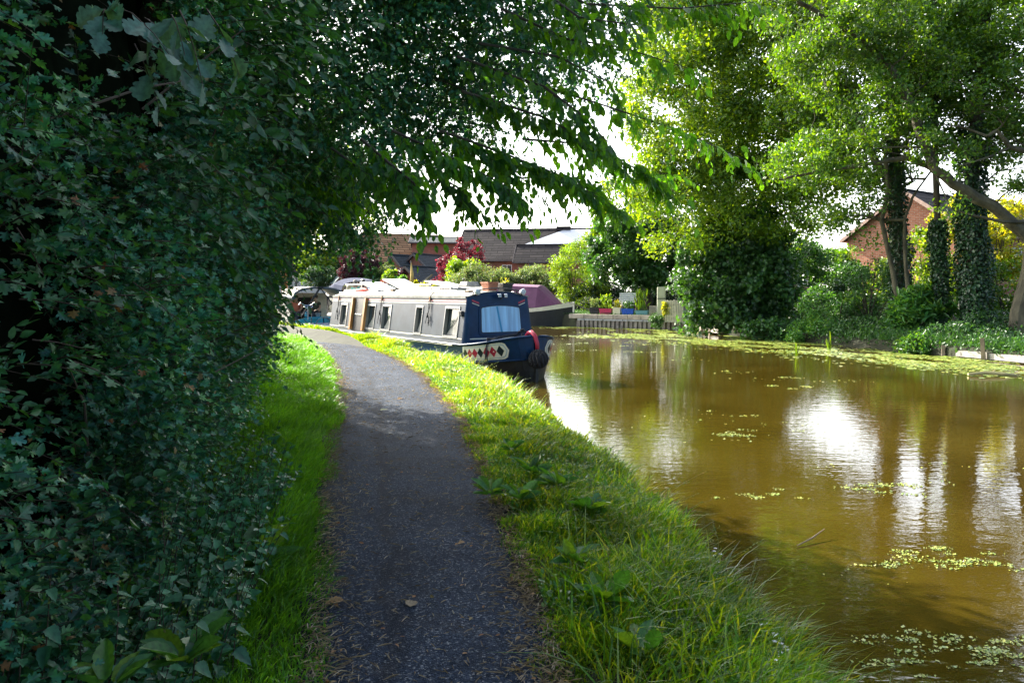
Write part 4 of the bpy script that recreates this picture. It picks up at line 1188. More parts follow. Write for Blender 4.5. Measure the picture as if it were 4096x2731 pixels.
bb('bramble_bush', 'dark low brambles under the thick ivy trunk', 3850, 1370, 23.6, (1.1, .6, .5), 34, .3, 120, .09, 'oval', LM_SYC)
bb('bramble_bush', 'green leaves covering the ground right of the thick ivy trunk', 3990, 1340, 24, (1.0, .6, .8), 34, .3, 120, .10, 'oval', LM_SYC)
bb('elder_bush', 'leafy bush filling the gap between thick trunk and right edge', 4010, 1180, 27, (1.1, .9, 1.6), 44, .4, 120, .12, 'oval', LM_ASH)
bb('bramble_bush', 'dark weeds hanging over the water right of centre', 3500, 1370, 27, (1.2, .6, .5), 36, .3, 120, .09, 'oval', LM_SYC)
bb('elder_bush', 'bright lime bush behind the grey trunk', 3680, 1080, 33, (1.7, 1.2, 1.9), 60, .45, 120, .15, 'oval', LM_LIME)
bb('elder_bush', 'golden bush between slim and thick ivy trunks', 3830, 980, 35, (1.4, 1.2, 2.4), 60, .45, 120, .15, 'oval', LM_YEL)
bb('elder_bush', 'yellow tinted bush in front of the far right house', 4010, 960, 33, (1.5, 1.2, 1.8), 50, .45, 110, .14, 'oval', LM_YEL)
bb('elder_bush', 'mid green bush low behind the trunks', 3560, 1220, 34, (2.2, 1.2, 1.2), 50, .45, 120, .14, 'oval', LM_ASH)
bb('apple_tree', 'pale green small tree by the sky gap left of the brick gable', 3330, 1090, 44, (1.7, 1.5, 1.5), 44, .5, 110, .17, 'oval', LM_ASH, cat='tree')
bb('apple_tree', 'small tree with bluish leaves just left of the brick gable', 3400, 1130, 42, (1.2, 1.2, 1.2), 40, .5, 110, .16, 'oval', LM_SYC, cat='tree')
bb('apple_tree', 'shaded green tree above the sloping garden fence', 3160, 1060, 41, (2.0, 1.5, 1.9), 70, .5, 120, .17, 'oval', LM_SYC, cat='tree')
# trees by the quay
tree('sycamore_tree', 'rounded dark sycamore with yellow tips spreading over the quay garden',
     [(8.2, 45, .9), (8.1, 45, 3), (7.6, 45, 5)], .25,
     [(P_(2500, 1000, 44), (2.2, 2, 2.0)), (P_(2640, 1000, 44), (1.8, 1.8, 2.2)), (P_(2560, 900, 45), (1.8, 1.8, 1.4)), (P_(2420, 1060, 43.5), (1.0, 1.2, 1.2))], 120, .6, 150, .2, 'maple', LM_SYC, hang=.4)
bush('hazel_bush', 'deep green bush in shade under the sycamore, behind the planters', 'bush', [(P_(2560, 1160, 47), (3.0, 1.2, 1.3)), (P_(2380, 1180, 47), (1.2, 1.2, 1.0))], 70, .5, 120, .17, 'oval', LM_IVY)
bush('hazel_bush', 'bright feathery green bush right of the long tiled roof', 'bush', [(P_(2300, 1090, 48), (1.5, 1.4, 2.0)), (P_(2370, 1170, 46), (.9, 1, 1.2))], 90, .45, 140, .17, 'long', LM_LIME, up=.8)
bush('tall_shrub', 'yellow green tall shrub with gold leaves between sycamore and bright bush', 'bush', [(P_(2470, 830, 50), (1.6, 1.5, 2.0)), (P_(2440, 950, 50), (1.6, 1.5, 1.6))], 60, .5, 110, .18, 'oval', LM_LIME)
bush('willow_hedge', 'grey green willowy hedge left of the pair before the long roof', 'hedge', [(P_(1930, 1128, 54), (2.5, 1.4, 1.0))], 90, .5, 150, .22, 'long', LM_PALE, 'pale hedge bushes before the long roof', up=1.0)
bush('willow_hedge', 'grey green willowy hedge right of the pair, behind the purple covered boat', 'hedge', [(P_(2130, 1130, 54), (2.3, 1.4, .95))], 80, .5, 150, .22, 'long', LM_PALE, 'pale hedge bushes before the long roof', up=1.0)
bush('privet_bush', 'fresh green bush at the left end of the willowy hedge', 'bush', [(P_(1850, 1100, 58), (1.2, 1.2, 1.2))], 40, .45, 120, .2, 'oval', LM_LIME)
bush('smoke_bush', 'crimson leaved tree glowing in front of the roofs', 'tree', [(P_(1870, 1015, 62), (1.2, 1.1, 1.4)), (P_(1810, 1070, 62), (1.3, 1.2, 1.3)), (P_(1760, 1130, 61), (.7, .7, .8))], 60, .38, 90, .17, 'oval', LM_RED)
bush('golden_shrub', 'low golden shrub line behind the moored roof', 'shrub', [(P_(1700, 1148, 61), (1.9, .6, .5)), (P_(1790, 1150, 61), (1.3, .6, .5))], 50, .25, 120, .14, 'oval', LM_YEL)
bush('purple_maple', 'round dark purple maple in front of the brown roofed house', 'tree', [(P_(1440, 1065, 76), (2.0, 1.8, 1.4)), (P_(1420, 1095, 76), (1.9, 1.6, 1.1))], 80, .5, 140, .25, 'oval', LM_PUR)
bush('purple_maple', 'smaller purple shrub beside the small gabled roofs', 'shrub', [(P_(1600, 1110, 72), (1.1, 1, .8))], 30, .4, 110, .2, 'oval', LM_PUR)
bush('privet_bush', 'small round green bush behind the red flower box', 'bush', [(P_(1570, 1115, 70), (.9, .9, .8))], 26, .35, 110, .18, 'oval', LM_LIME)
bush('privet_bush', 'clipped green cone bush left of the yellow flag', 'bush', [(P_(1610, 1130, 68), (.45, .45, .6))], 14, .3, 110, .15, 'oval', LM_DOCK)
bush('privet_bush', 'grey green shrub between canopy boat and purple maple', 'bush', [(P_(1505, 1110, 74), (1.3, 1.2, .8))], 30, .4, 110, .2, 'oval', LM_SYC)
bush('heather_bush', 'brownish flowering shrub left of the house window', 'bush', [(P_(1560, 1085, 74), (1.0, .9, .7))], 26, .35, 100, .18, 'oval', LM_PALE)
# distant trees on the left
tree('beech_tree', 'big distant tree with bare forked limbs behind the canopy boat',
     [tuple(P_(1330, 1120, 96)), tuple(P_(1325, 1000, 96)), tuple(P_(1310, 880, 96)), tuple(P_(1290, 760, 96))], .6,
     [(P_(1300, 820, 96), (4.5, 4, 4)), (P_(1200, 900, 97), (3, 3, 3)), (P_(1420, 900, 96), (3.4, 3, 3)), (P_(1220, 1010, 97), (2.5, 2.5, 2))], 120, 1.0, 120, .34, 'oval', LM_ASH, frac=.5, lr=.2)
tree('yew_tree', 'dense dark green tree between beech and brown roof',
     [tuple(P_(1385, 1130, 92)), tuple(P_(1385, 1000, 92))], .4,
     [(P_(1390, 1010, 92), (1.9, 2, 3.2)), (P_(1370, 1080, 92), (1.8, 2, 2))], 90, .8, 140, .3, 'oval', LM_DARK, frac=.1)
bush('hazel_bush', 'pale yellowish green bush under the distant beech', 'bush', [(P_(1265, 1050, 88), (2.0, 1.6, 2.0))], 50, .7, 110, .28, 'oval', LM_LIME)
bush('hazel_bush', 'blue green shrub low behind the thatched cowl', 'bush', [(P_(1290, 1110, 84), (1.9, 1.4, 1.1))], 40, .5, 110, .22, 'oval', LM_DARK)
tree('birch_tree', 'airy distant tree at the far left beyond the hedge',
     [tuple(P_(1160, 1130, 100)), tuple(P_(1170, 900, 100))], .3,
     [(P_(1130, 900, 100), (4, 4, 5)), (P_(1180, 1030, 100), (2.5, 3, 3))], 70, 1.1, 100, .36, 'oval', LM_ASH, frac=.3)
# tree line closing the view beyond the houses
for i, (px, py, Y, r, lab) in enumerate([(1000, 1010, 130, (9, 5, 6), 'far woodland tree furthest left behind everything'), (2700, 1050, 95, (9, 5, 5), 'tree line beyond the sycamore'), (3000, 1060, 90, (8, 5, 4.5), 'tree line beyond the sunny ash'),
                             (4200, 1050, 75, (7, 5, 4), 'tree line beyond the far right house')]):
    bush('oak_tree', 'distant ' + lab, 'tree', [(P_(px, py, Y), r)], 60, 1.5, 110, .45, 'oval', LM_SYC, 'distant trees', stems=False)
# stand of trees left of the canal, beyond the near hedge, which shade the bank
# twigs of dead wood and driftwood on the right bank
mb = MB()
for i in range(26):
    c = at(random.uniform(3400, 3580), random.uniform(1375, 1400), random.uniform(25.2, 26.4))
    a = random.uniform(-.5, .5)
    d = Vector((math.cos(a), math.sin(a) * .4, random.uniform(-.05, .3))) * random.uniform(.5, 1.3)
    mb.tube([Vector(c), Vector(c) + d], [.018, .007], 5)
tag(mb.build('dead_branches', mat('dry_wood', (.22, .18, .12), .8)), 'bundle of dry brown branches fallen at the waterline', 'branches', kind='stuff')
# iris leaves standing in the water
def iris(px, py, h, lab):
    g = gnd(px, py, 0)
    lv = Leaves()
    k = 5
    D_ = np.stack([RNG.normal(0, .25, k), RNG.normal(0, .1, k), np.ones(k)], 1)
    lv.add(np.zeros((k, 3)) + RNG.normal(0, .03, (k, 3)) * [1, 1, 0], D_, np.tile([.2, -1.0, .1], (k, 1)), h * RNG.uniform(.5, .9, k), 'long', .3)
    o = lv.build('water_iris', LM_LIME); o.location = g
    tag(o, lab, 'plant', 'iris leaves standing in the water')
iris(3185, 1425, .55, 'thin iris blades rising from the lily pads, left one')
iris(3315, 1405, .75, 'taller iris blades rising from the lily pads, right one')
# ------------------------------------------------------------------ boats
NAVY = mat('navy_paint', (.004, .030, .085), .38, var=.35, scale=2.5, spec=.25, bump=.04, bscale=9)
NAVY_GLARE = mat('navy_paint_glare', (.009, .024, .048), .55, var=.45, scale=2.6, bump=.05, bscale=7, col2=(.030, .050, .074), spec=.4)  # navy again, greyed: sun glare on the cabin side put into the colour
CREAM = mat('cream_paint', (.72, .68, .55), .45, var=.12, scale=5)
WHITEW = mat('weathered_white', (.27, .265, .24), .7, var=.4, spec=.2, scale=3.5)
CRIM = mat('crimson_paint', (.42, .02, .05), .4, var=.15)
BLACK = mat('black_blacking', (.012, .013, .016), .45, var=.5, scale=5, bump=.15)
RUB = mat('rubber_seal', (.02, .022, .025), .5)
CHROME = mat('chrome', (.75, .76, .78), .15, 1.0, var=.05)
GLASSD = mat('dark_window_glass', (.02, .03, .035), .05, var=.6, scale=3, spec=.8)
WOOD = mat('varnished_wood', (.36, .17, .05), .4, var=.35, scale=4, stretch=(4, 4, .6))
OLDW = mat('old_wood', (.17, .13, .09), .8, var=.4, scale=4, bump=.4)
TERRA = mat('terracotta', (.40, .16, .09), .75, var=.25, scale=12)
STEEL = mat('grey_steel', (.25, .26, .27), .5, .3)
ROPE = mat('dark_rope', (.03, .03, .035), .9, var=.4, scale=40, bump=.8, bscale=120)
ROPEP = mat('pale_rope', (.3, .27, .22), .9, var=.3, scale=40)
PANEL = mat('solar_glass', (.10, .12, .15), .12, var=.1, spec=1.0)
CANV = mat('cream_canvas', (.34, .32, .27), .85, var=.25, scale=2, spec=.1)
BLKCANV = mat('black_canvas', (.018, .018, .02), .8, var=.3)
SKYBLUE = mat('turquoise_paint', (.03, .30, .42), .4, var=.2, scale=3)
CURT = mat('curtain_sky_reflection', (.26, .50, .80), .5, var=.4, scale=2.2, stretch=(1, 5, .25), coat=.7)  # pale blue curtain, with the glass's sky reflection put into the colour
CURT2 = mat('blue_curtain_gap', (.03, .28, .50), .5, var=.15)
GREYCUR = mat('grey_curtain', (.36, .36, .34), .5, var=.3, scale=4, coat=.5)

RZ = math.atan2(-.85, .53)
B1 = (-.25, 17.0, 0)
nb = empty('narrowboat', 'long navy narrowboat moored at the grass bank, red and black diamonds on its bow', 'boat', B1, RZ)
# hull loft; stations (x, half beam at gunwale, half beam at waterline, gunwale z)
ST = [(-12.6, .55, .3, .80), (-12.3, .85, .6, .78), (-11.7, 1.02, .9, .75), (-10, 1.05, 1.0, .73), (-5, 1.05, 1.0, .73), (-1, 1.05, 1.0, .73), (0, 1.04, .98, .74), (.45, 1.0, .90, .77), (.85, .91, .72, .81), (1.2, .78, .50, .86), (1.5, .58, .27, .91), (1.7, .34, .10, .95), (1.80, .04, .02, .97)]
def hull_at(x):
    X = [s[0] for s in ST]
    return [float(np.interp(x, X, [s[i] for s in ST])) for i in (1, 2, 3)]
def hside(x, h, sgn, off=0.0):
    """point on the hull side: h 0 at the water, 1 at the gunwale"""
    g, wl_, gz_ = hull_at(x)
    f = max(0, min(1, h))
    y = wl_ + (g - wl_) * f ** .8
    e = .02
    g2, w2, _ = hull_at(x + e); y2 = w2 + (g2 - w2) * f ** .8
    nx, ny = -(y2 - y) / e, 1.0
    L = math.hypot(nx, ny)
    return (x + nx / L * off, sgn * (y + ny / L * off), h * gz_)
xs = list(np.linspace(-12.6, -11.7, 6)) + list(np.linspace(-11.2, 0, 14)) + list(np.linspace(.1, 1.8, 26))
hs_ = [-.45, 0, .25, .5, .52, .75, 1.0]
for sgn_pair in [0]:
    mb = MB()
    rows = []
    for x in xs:
        r = [hside(x, max(h, 0), -1) if h >= 0 else (min(x, 1.62), -hull_at(x)[1] * .7, -.4) for h in hs_]
        q = [(a, -b_, c) for a, b_, c in r][::-1]
        rows.append(r + q)
    K = len(rows[0]); vs = [p for r in rows for p in r]
    fs = []; mi = []
    for i in range(len(xs) - 1):
        for j in range(K - 1):
            fs.append((i * K + j, (i + 1) * K + j, (i + 1) * K + j + 1, i * K + j + 1))
            jj = j if j < K // 2 else K - 2 - j
            if j == len(hs_) - 1: mi.append(0)
            else: mi.append(1 if jj < 3 else 0)
    fs.append(list(range(K))[::-1]); mi.append(0)
    me = bpy.data.meshes.new('hull'); me.from_pydata(vs, [], fs); me.update()
    me.materials.append(NAVY); me.materials.append(BLACK)
    me.polygons.foreach_set('material_index', mi); me.update()
    o = bpy.data.objects.new('hull', me); COL.objects.link(o); o.parent = nb
# gunwale rail and rubbing strake
for nm, h, r, m, x1 in (('gunwale_rail', 1.0, .024, NAVY, 1.78), ('rubbing_strake', .5, .022, NAVY, 1.72)):
    mb = MB()
    for s in (-1, 1):
        mb.tube([hside(x, h, s, .01) for x in list(np.linspace(-12.3, 0, 16)) + list(np.linspace(.1, x1, 22))], r, 6)
    mb.build(nm, m, nb, smooth=True)
# cream gunwale edge alongside the cabin
mb = MB(); mb.prism([(-11.7, -1.075, .70), (-.35, -1.075, .70), (-.35, -1.075, .745), (-11.7, -1.075, .745)], (0, .11, 0)); mb.build('cream_gunwale', CREAM, nb)
# bow panels with diamonds, both sides
def strip(sgn, x0, x1, h0, h1, off, n=24, round_end=True):
    vs = []; fs = []
    for i in range(n + 1):
        x = x0 + (x1 - x0) * i / n
        c = (h0 + h1) / 2; hh = (h1 - h0) / 2
        d = (x1 - x); rr = .14
        if round_end and d < rr: hh *= math.sqrt(max(0, 1 - ((rr - d) / rr) ** 2)) * .95 + .02
        vs += [hside(x, c - hh, sgn, off), hside(x, c + hh, sgn, off)]
    for i in range(n):
        f = (2 * i, 2 * i + 2, 2 * i + 3, 2 * i + 1)
        fs.append(f if sgn < 0 else f[::-1])
    return vs, fs
GREY = mat('grey_blue_line', (.30, .40, .46), .5)
DGREEN = mat('black_green_diamond', (.01, .022, .028), .4)
for s in (-1, 1):
    x0 = .08 if s < 0 else .15
    xe = 0 if s < 0 else .20
    mb = MB(); mb.add(*strip(s, x0, 1.50 + xe, .545, .945, .004)); pn = mb.build('bow_panel', CREAM, nb)
    mb = MB(); mb.add(*strip(s, x0, 1.465 + xe, .575, .915, .007)); mb.build('panel_line', GREY, pn)
    mb = MB(); mb.add(*strip(s, x0, 1.45 + xe, .59, .90, .010)); mb.build('panel_field', CREAM, pn)
    cols = [DGREEN, CRIM, CRIM, DGREEN, CRIM, CRIM, DGREEN]
    # arc positions so that diamonds keep their width round the bow
    px = np.linspace(x0 + .02, 1.40 + xe, 200); pp = np.array([hside(v, .75, s) for v in px])
    L = np.concatenate([[0], np.cumsum(np.linalg.norm(np.diff(pp, axis=0), axis=1))])
    for i in range(7):
        a, c_, b = [float(np.interp(L[-1] * t, L, px)) for t in (i / 7, (i + .5) / 7, (i + 1) / 7)]
        mb = MB(); h = .745; q = .135
        mb.add([hside(a, h, s, .014), hside(c_, h - q, s, .014), hside(b, h, s, .014), hside(c_, h + q, s, .014)], [(0, 1, 2, 3) if s < 0 else (3, 2, 1, 0)])
        mb.build('diamond', cols[i], pn)
# foredeck
mb = MB()
dx = list(np.linspace(.0, 1.78, 16))
vs = []
for x in dx:
    g, _, z = hull_at(x); vs += [(x, -g * .97, z - .015), (x, g * .97, z - .015)]
mb.add(vs, [(2 * i, 2 * i + 2, 2 * i + 3, 2 * i + 1) for i in range(len(dx) - 1)])
mb.build('foredeck', NAVY, nb)
# stem post, red stem band, T stud
mb = MB(); mb.bar((1.84, 0, -.3), (1.86, 0, .62), .07, .05); mb.build('stem_post', BLACK, nb)
mb = MB(); mb.tube([(1.30, -.02, .93), (1.48, -.03, 1.02), (1.66, -.03, 1.05), (1.80, -.02, .98), (1.87, 0, .82), (1.89, 0, .62)], [.03, .045, .05, .05, .048, .04], 8); mb.build('stem_band', CRIM, nb, smooth=True)
mb = MB(); mb.tube([(1.12, 0, .84), (1.12, 0, 1.06)], .028, 8); mb.tube([(1.12, -.10, 1.04), (1.12, .10, 1.04)], .025, 8); mb.tube([(1.12, .0, 1.06), (1.12, 0, 1.10)], .05, 8); mb.build('mooring_stud', BLACK, nb, smooth=True)
# cabin
ZB, ZT, YB, YT = .745, 1.80, .95, .80
def cab_y(z): return YB + (YT - YB) * (z - ZB) / (ZT - ZB)
XE = -9.2
RK = -.10    # rake of the front at the roof
CAMB = .115
def camber(y): return ZT + CAMB * (1 - (y / YT) ** 2)
# side walls
def side_sheet(x0, x1, z0, z1, off, m, name, parent, s=-1, rake=False):
    mb = MB()
    xr_ = lambda z, x: x + (RK * (z - ZB) / (ZT - ZB) if rake else 0)
    pts = [(xr_(z0, x0) if x0 > -1 else x0, s * (cab_y(z0) + off), z0), (xr_(z0, x1), s * (cab_y(z0) + off), z0), (xr_(z1, x1), s * (cab_y(z1) + off), z1), (x0, s * (cab_y(z1) + off), z1)]
    mb.prism(pts, (0, -s * .012, 0))
    return mb.build(name, m, parent)
XF = -.14   # the corner is rounded from here forward
WINS = [(-1.09, -.38), (-2.71, -2.3), (-4.9, -4.27), (-6.1, -5.42), (-8.3, -7.7)]
mb = MB()
WZ0, WZ1 = .87, 1.555
def q2(x, z, s, off=0): return (x, s * (cab_y(z) + off), z)
for s in (-1, 1):
    segs = []
    cur = XE
    wl2 = sorted(WINS) if s < 0 else []
    edges = [XE]
    for a, b in wl2: edges += [a, b]
    edges.append(XF)
    for i in range(0, len(edges), 2):
        mb.add([q2(edges[i], ZB, s), q2(edges[i + 1], ZB, s), q2(edges[i + 1], ZT, s), q2(edges[i], ZT, s)], [(0, 1, 2, 3)])
    for a, b in wl2:
        mb.add([q2(a, ZB, s), q2(b, ZB, s), q2(b, WZ0, s), q2(a, WZ0, s)], [(0, 1, 2, 3)])
        mb.add([q2(a, WZ1, s), q2(b, WZ1, s), q2(b, ZT, s), q2(a, ZT, s)], [(0, 1, 2, 3)])
mb.add([(XE, -YB, ZB), (XE, YB, ZB), (XE, YT, ZT), (XE, -YT, ZT)], [(0, 1, 2, 3)])
mb.build('cabin_side', NAVY_GLARE, nb)
# rounded corner + front face as one sheet
mb = MB()
prof = []
for t in np.linspace(0, 1, 7):
    a = t * PI / 2
    prof.append((XF + .14 * math.sin(a), .14 * (1 - math.cos(a))))   # x, inset
def frontcol(z):
    yb = cab_y(z); rk = RK * (z - ZB) / (ZT - ZB)
    c = [(x + rk * ((x - XF) / .14), -(yb - ins)) for x, ins in prof]
    xx = c[-1][0]; y0 = c[-1][1]
    mid = [(xx, y0 + (-2 * y0) * t) for t in np.linspace(0, 1, 9)[1:-1]]
    return c + mid + [(x, -y) for x, y in c[::-1]]
zs = [ZB, 1.0, 1.3, 1.6, ZT]
cols_ = [frontcol(z) for z in zs]; K = len(cols_[0])
vs = [(x, y, z) for c, z in zip(cols_, zs) for x, y in c]
top = [(x, y, camber(min(abs(y), YT))) for x, y in cols_[-1]]
vs += top
fs = [(i * K + j, i * K + j + 1, (i + 1) * K + j + 1, (i + 1) * K + j) for i in range(len(zs)) for j in range(K - 1)]
mb.add(vs, fs)
mb.build('cabin_front', NAVY, nb)
# roof
mb = MB()
yy = np.linspace(-YT - .015, YT + .015, 13)
def roofrow(x): return [(x, y, camber(min(abs(y), YT)) + .006) for y in yy]
xsr = [XE - .05, -7, -3.5, -1, RK + .0]
vs = []
for x in xsr: vs += roofrow(x)
vs += [(RK + .0 , y, camber(min(abs(y), YT)) - .02) for y in yy]
K = 13
mb.add(vs, [(i * K + j, (i + 1) * K + j, (i + 1) * K + j + 1, i * K + j + 1) for i in range(len(xsr)) for j in range(K - 1)])
rf = mb.build('roof', WHITEW, nb)
mb = MB()
for s in (-1, 1): mb.prism([(XE, s * (YT + .012), ZT - .045), (-.16, s * (YT + .012), ZT - .045), (-.16, s * (YT + .012), ZT + .018), (XE, s * (YT + .012), ZT + .018)], (0, s * .012, 0))
mb.build('roof_edge', WHITEW, rf)
# handrails on the roof
mb = MB()
for s in (-1, 1):
    mb.tube([(XE + .2, s * .66, 1.90), (-.5, s * .66, 1.90)], .014, 6)
    for x in np.arange(XE + .3, -.4, 1.1): mb.tube([(x, s * .66, 1.82), (x, s * .66, 1.90)], .01, 5)
mb.build('handrail', CREAM, rf)
mb = MB(); pts = [(-.13, y, camber(abs(y)) + .075) for y in np.linspace(-.62, .66, 9)]
mb.tube([(-.13, -.66, camber(.66))] + pts + [(-.13, .70, camber(.7))], .013, 6); mb.tube([(-.13, .5, camber(.5)), (-.13, .5, camber(.5) + .08)], .018, 6)
mb.build('front_rail', BLACK, rf)
# painted lines along side
LIGHTL = mat('pale_lines', (.60, .55, .50), .5, var=.15, scale=3)
PINK = mat('pale_red_line', (.48, .22, .20), .5, var=.25, scale=3)  # paler red than the front stripes
side_sheet(XE, XF, 1.675, 1.715, .004, PINK, 'red_stripe', nb)
side_sheet(XE, XF, 1.630, 1.650, .004, CREAM, 'cream_stripe', nb)
side_sheet(XE, XF, .845, .868, .004, CREAM, 'cream_stripe', nb)
# front face lines: short V shaped bars either side of the window and one low line across
def fx(z, off=.006): return RK * (z - ZB) / (ZT - ZB) + off
def front_strip(pts_l, m, name):
    mb = MB(); mb.prism([(fx(z), y, z) for y, z in pts_l], (-.004, 0, 0)); mb.build(name, m, nb)
for s in (-1, 1):
    front_strip([(s * .70, 1.735), (s * .70, 1.692), (s * .52, 1.63), (s * .52, 1.668)][::s], CRIM, 'red_stripe')
    front_strip([(s * .70, 1.665), (s * .70, 1.648), (s * .52, 1.585), (s * .52, 1.602)][::s], CREAM, 'cream_stripe')
front_strip([(-.80, .848), (.80, .848), (.80, .871), (-.80, .871)][::-1], CREAM, 'cream_stripe')
# side windows: reveal, frame, pane
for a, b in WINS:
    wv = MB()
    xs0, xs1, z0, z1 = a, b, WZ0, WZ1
    dpt = .075
    def qq(x, z, d): return (x, -(cab_y(z) - d), z)
    # frame proud of the side
    fr = MB(); t = .035
    for (x0, x1, za, zb) in ((xs0 - .01, xs1 + .01, z1 - t, z1 + .02), (xs0 - .01, xs1 + .01, z0 - .02, z0 + t), (xs0 - .01, xs0 + t - .01, z0 + t, z1 - t), (xs1 - t + .01, xs1 + .01, z0 + t, z1 - t)):
        P4 = [qq(x0, za, -.014), qq(x1, za, -.014), qq(x1, zb, -.014), qq(x0, zb, -.014)]
        fr.prism(P4, (0, dpt + .014, 0))
    f = fr.build('window', mat('aluminium', (.26, .26, .26), .4, .3, var=.15), nb)
    pn = MB(); pn.add([qq(xs0, z0, dpt), qq(xs1, z0, dpt), qq(xs1, z1, dpt), qq(xs0, z1, dpt)], [(0, 1, 2, 3)])
    pn.build('pane', GLASSD, f)
    cu = MB(); e_ = .045; d_ = dpt - .006  # white triangle: sunlit part of the pane, light put into shape and colour
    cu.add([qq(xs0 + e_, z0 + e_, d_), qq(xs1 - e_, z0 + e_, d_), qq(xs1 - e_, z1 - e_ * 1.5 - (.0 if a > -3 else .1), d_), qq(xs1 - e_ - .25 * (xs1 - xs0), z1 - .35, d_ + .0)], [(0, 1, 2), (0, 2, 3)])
    cu.build('sun_triangle', WHITEW, f)
# front window
def rrect(w0, w1, z0, z1, bow, r=.07, n=6):
    pts = []
    for cx, cz, a0, ww in ((w1 - r, z1 - r, 0, 0), (-w1 + r, z1 - r, PI / 2, 0), (-w0 + r, z0 + r, PI, 0), (w0 - r, z0 + r, 3 * PI / 2, 0)):
        for k in range(n + 1):
            a = a0 + PI / 2 * k / n
            pts.append((cx + r * math.cos(a), cz + r * math.sin(a)))
        if a0 == 0:
            for t in np.linspace(0, 1, 9)[1:-1]: pts.append(((w1 - r) * (1 - 2 * t), z1 + bow * 4 * t * (1 - t)))
    return pts
YO = .02
mb = MB(); mb.prism([(fx(z, .022), y + YO, z) for y, z in rrect(.585, .555, .925, 1.60, .045, .09)], (-.03, 0, 0)); fw = mb.build('front_window', NAVY, nb)
mb = MB(); mb.prism([(fx(z, .026), y + YO, z) for y, z in rrect(.535, .515, .985, 1.56, .04, .05)], (-.02, 0, 0)); mb.build('window_seal', RUB, fw)
mb = MB(); mb.prism([(fx(z, .029), y + YO, z) for y, z in rrect(.518, .50, 1.0, 1.545, .04, .04)], (-.02, 0, 0)); mb.build('pane', CURT, fw)
mb = MB(); mb.prism([(fx(z, .032), y, z) for y, z in [(-.10, 1.57), (-.055, 1.575), (.045, 1.0), (.0, 1.0)]], (-.002, 0, 0)); mb.build('curtain_gap', CURT2, fw)
# wooden side doors standing open
for x in (-6.18, -7.22):
    mb = MB(); mb.prism([(x, -(cab_y(.80) + .01), .80), (x, -(cab_y(1.74) + .01), 1.74), (x, -(cab_y(1.74) + .09), 1.74), (x, -(cab_y(.80) + .09), .80)], (.12, 0, 0)); mb.build('door_post', WOOD, nb)
side_sheet(-7.08, -6.20, .80, 1.72, .012, BLACK, 'side_door', nb)
mb = MB(); mb.tube([(-6.9, -(cab_y(1.3) + .04), 1.26), (-6.4, -(cab_y(1.3) + .04), 1.26)], .014, 6); mb.build('door_bar', CHROME, nb)
# dark vent box near the front corner and small mooring ring
mb = MB(); mb.box((-.24, -(cab_y(1.42) + .035), 1.42), (.13, .07, .12)); mb.build('side_vent', BLACK, nb, bevel=.012)
# headlamps on the roof corners
for y in (-.60, .60):
    z = camber(abs(y)) + .055
    mb = MB(); mb.tube([(-.13, y, z), (-.03, y, z), (.0, y, z), (.012, y, z)], [.035, .062, .075, .07], 18); hl = mb.build('headlight', CHROME, nb, smooth=False)
    mb = MB(); mb.tube([(.013, y, z), (.026, y, z)], [.060, .045], 18); mb.build('lens', mat('lamp_glass', (.55, .62, .66), .08, var=.3, scale=25, coat=1), hl)
    mb = MB(); mb.tube([(-.06, y, z - .10), (-.06, y, z - .05)], .02, 8); mb.build('bracket', BLACK, hl)
for y in (-.07, .09):
    mb = MB(); mb.box((.03, y, 1.815), (.09, .085, .085)); hl = mb.build('spotlight', CHROME, nb, bevel=.012)
    mb = MB(); mb.box((.081, y, 1.815), (.01, .062, .062)); mb.build('lens', mat('lamp_glass', (.55, .62, .66), .08), hl)
mb = MB(); mb.tube([(.0, .01, 1.74), (.0, .01, 1.86)], .022, 8); mb.build('bracket', BLACK, nb)
# roof gear: solar panels on frames, boards, flue
def slab(c, sx, sy, th, tilt_x=0, tilt_y=0, rz=0, m=PANEL, name='solar_panel', parent=None, bev=0):
    M = Matrix.Rotation(rz, 3, 'Z') @ Matrix.Rotation(tilt_y, 3, 'Y') @ Matrix.Rotation(tilt_x, 3, 'X')
    mb = MB(); mb.box(c, (sx, sy, th), M=M)
    return mb.build(name, m, parent, bevel=bev)
for c, sx, sy, tx, ty in [((-2.75, .12, 2.08), 1.5, .72, -.05, .13), ((-5.5, .05, 2.12), 1.5, .72, .0, .22), ((-7.1, -.05, 2.08), 1.5, .72, 0, .18)]:
    o = slab(c, sx, sy, .035, tx, ty, 0, PANEL, 'solar_panel', nb)
    mb = MB(); mb.bar((c[0] + sx * .4, c[1] - .25, 1.88), (c[0] + sx * .4, c[1] - .25, c[2] - .03), .02); mb.bar((c[0] - sx * .4, c[1] - .25, 1.88), (c[0] - sx * .4, c[1] - .25, c[2] + .06), .02); build_each(mb, 'panel_stand', STEEL, o)
mb = MB(); mb.box((-1.95, .25, 2.12), (.34, .3, .09), taper=1.2); mb.box((-1.95, .25, 2.05), (.45, .4, .05)); mb.build('roof_vent', WHITEW, nb)
mb = MB(); mb.tube([(-4.35, .0, 1.9), (-4.35, .0, 2.38)], [.013, .006], 6); mb.tube([(-4.35, 0, 2.37), (-4.35, 0, 2.39)], .016, 6); mb.build('aerial', BLACK, nb)
mb = MB(); mb.tube([(XE + .6, 0, 1.9), (XE + .6, 0, 2.3)], .05, 10); mb.tube([(XE + .6, 0, 2.3), (XE + .6, 0, 2.33)], [.09, .05], 10); mb.build('flue', BLACK, nb)
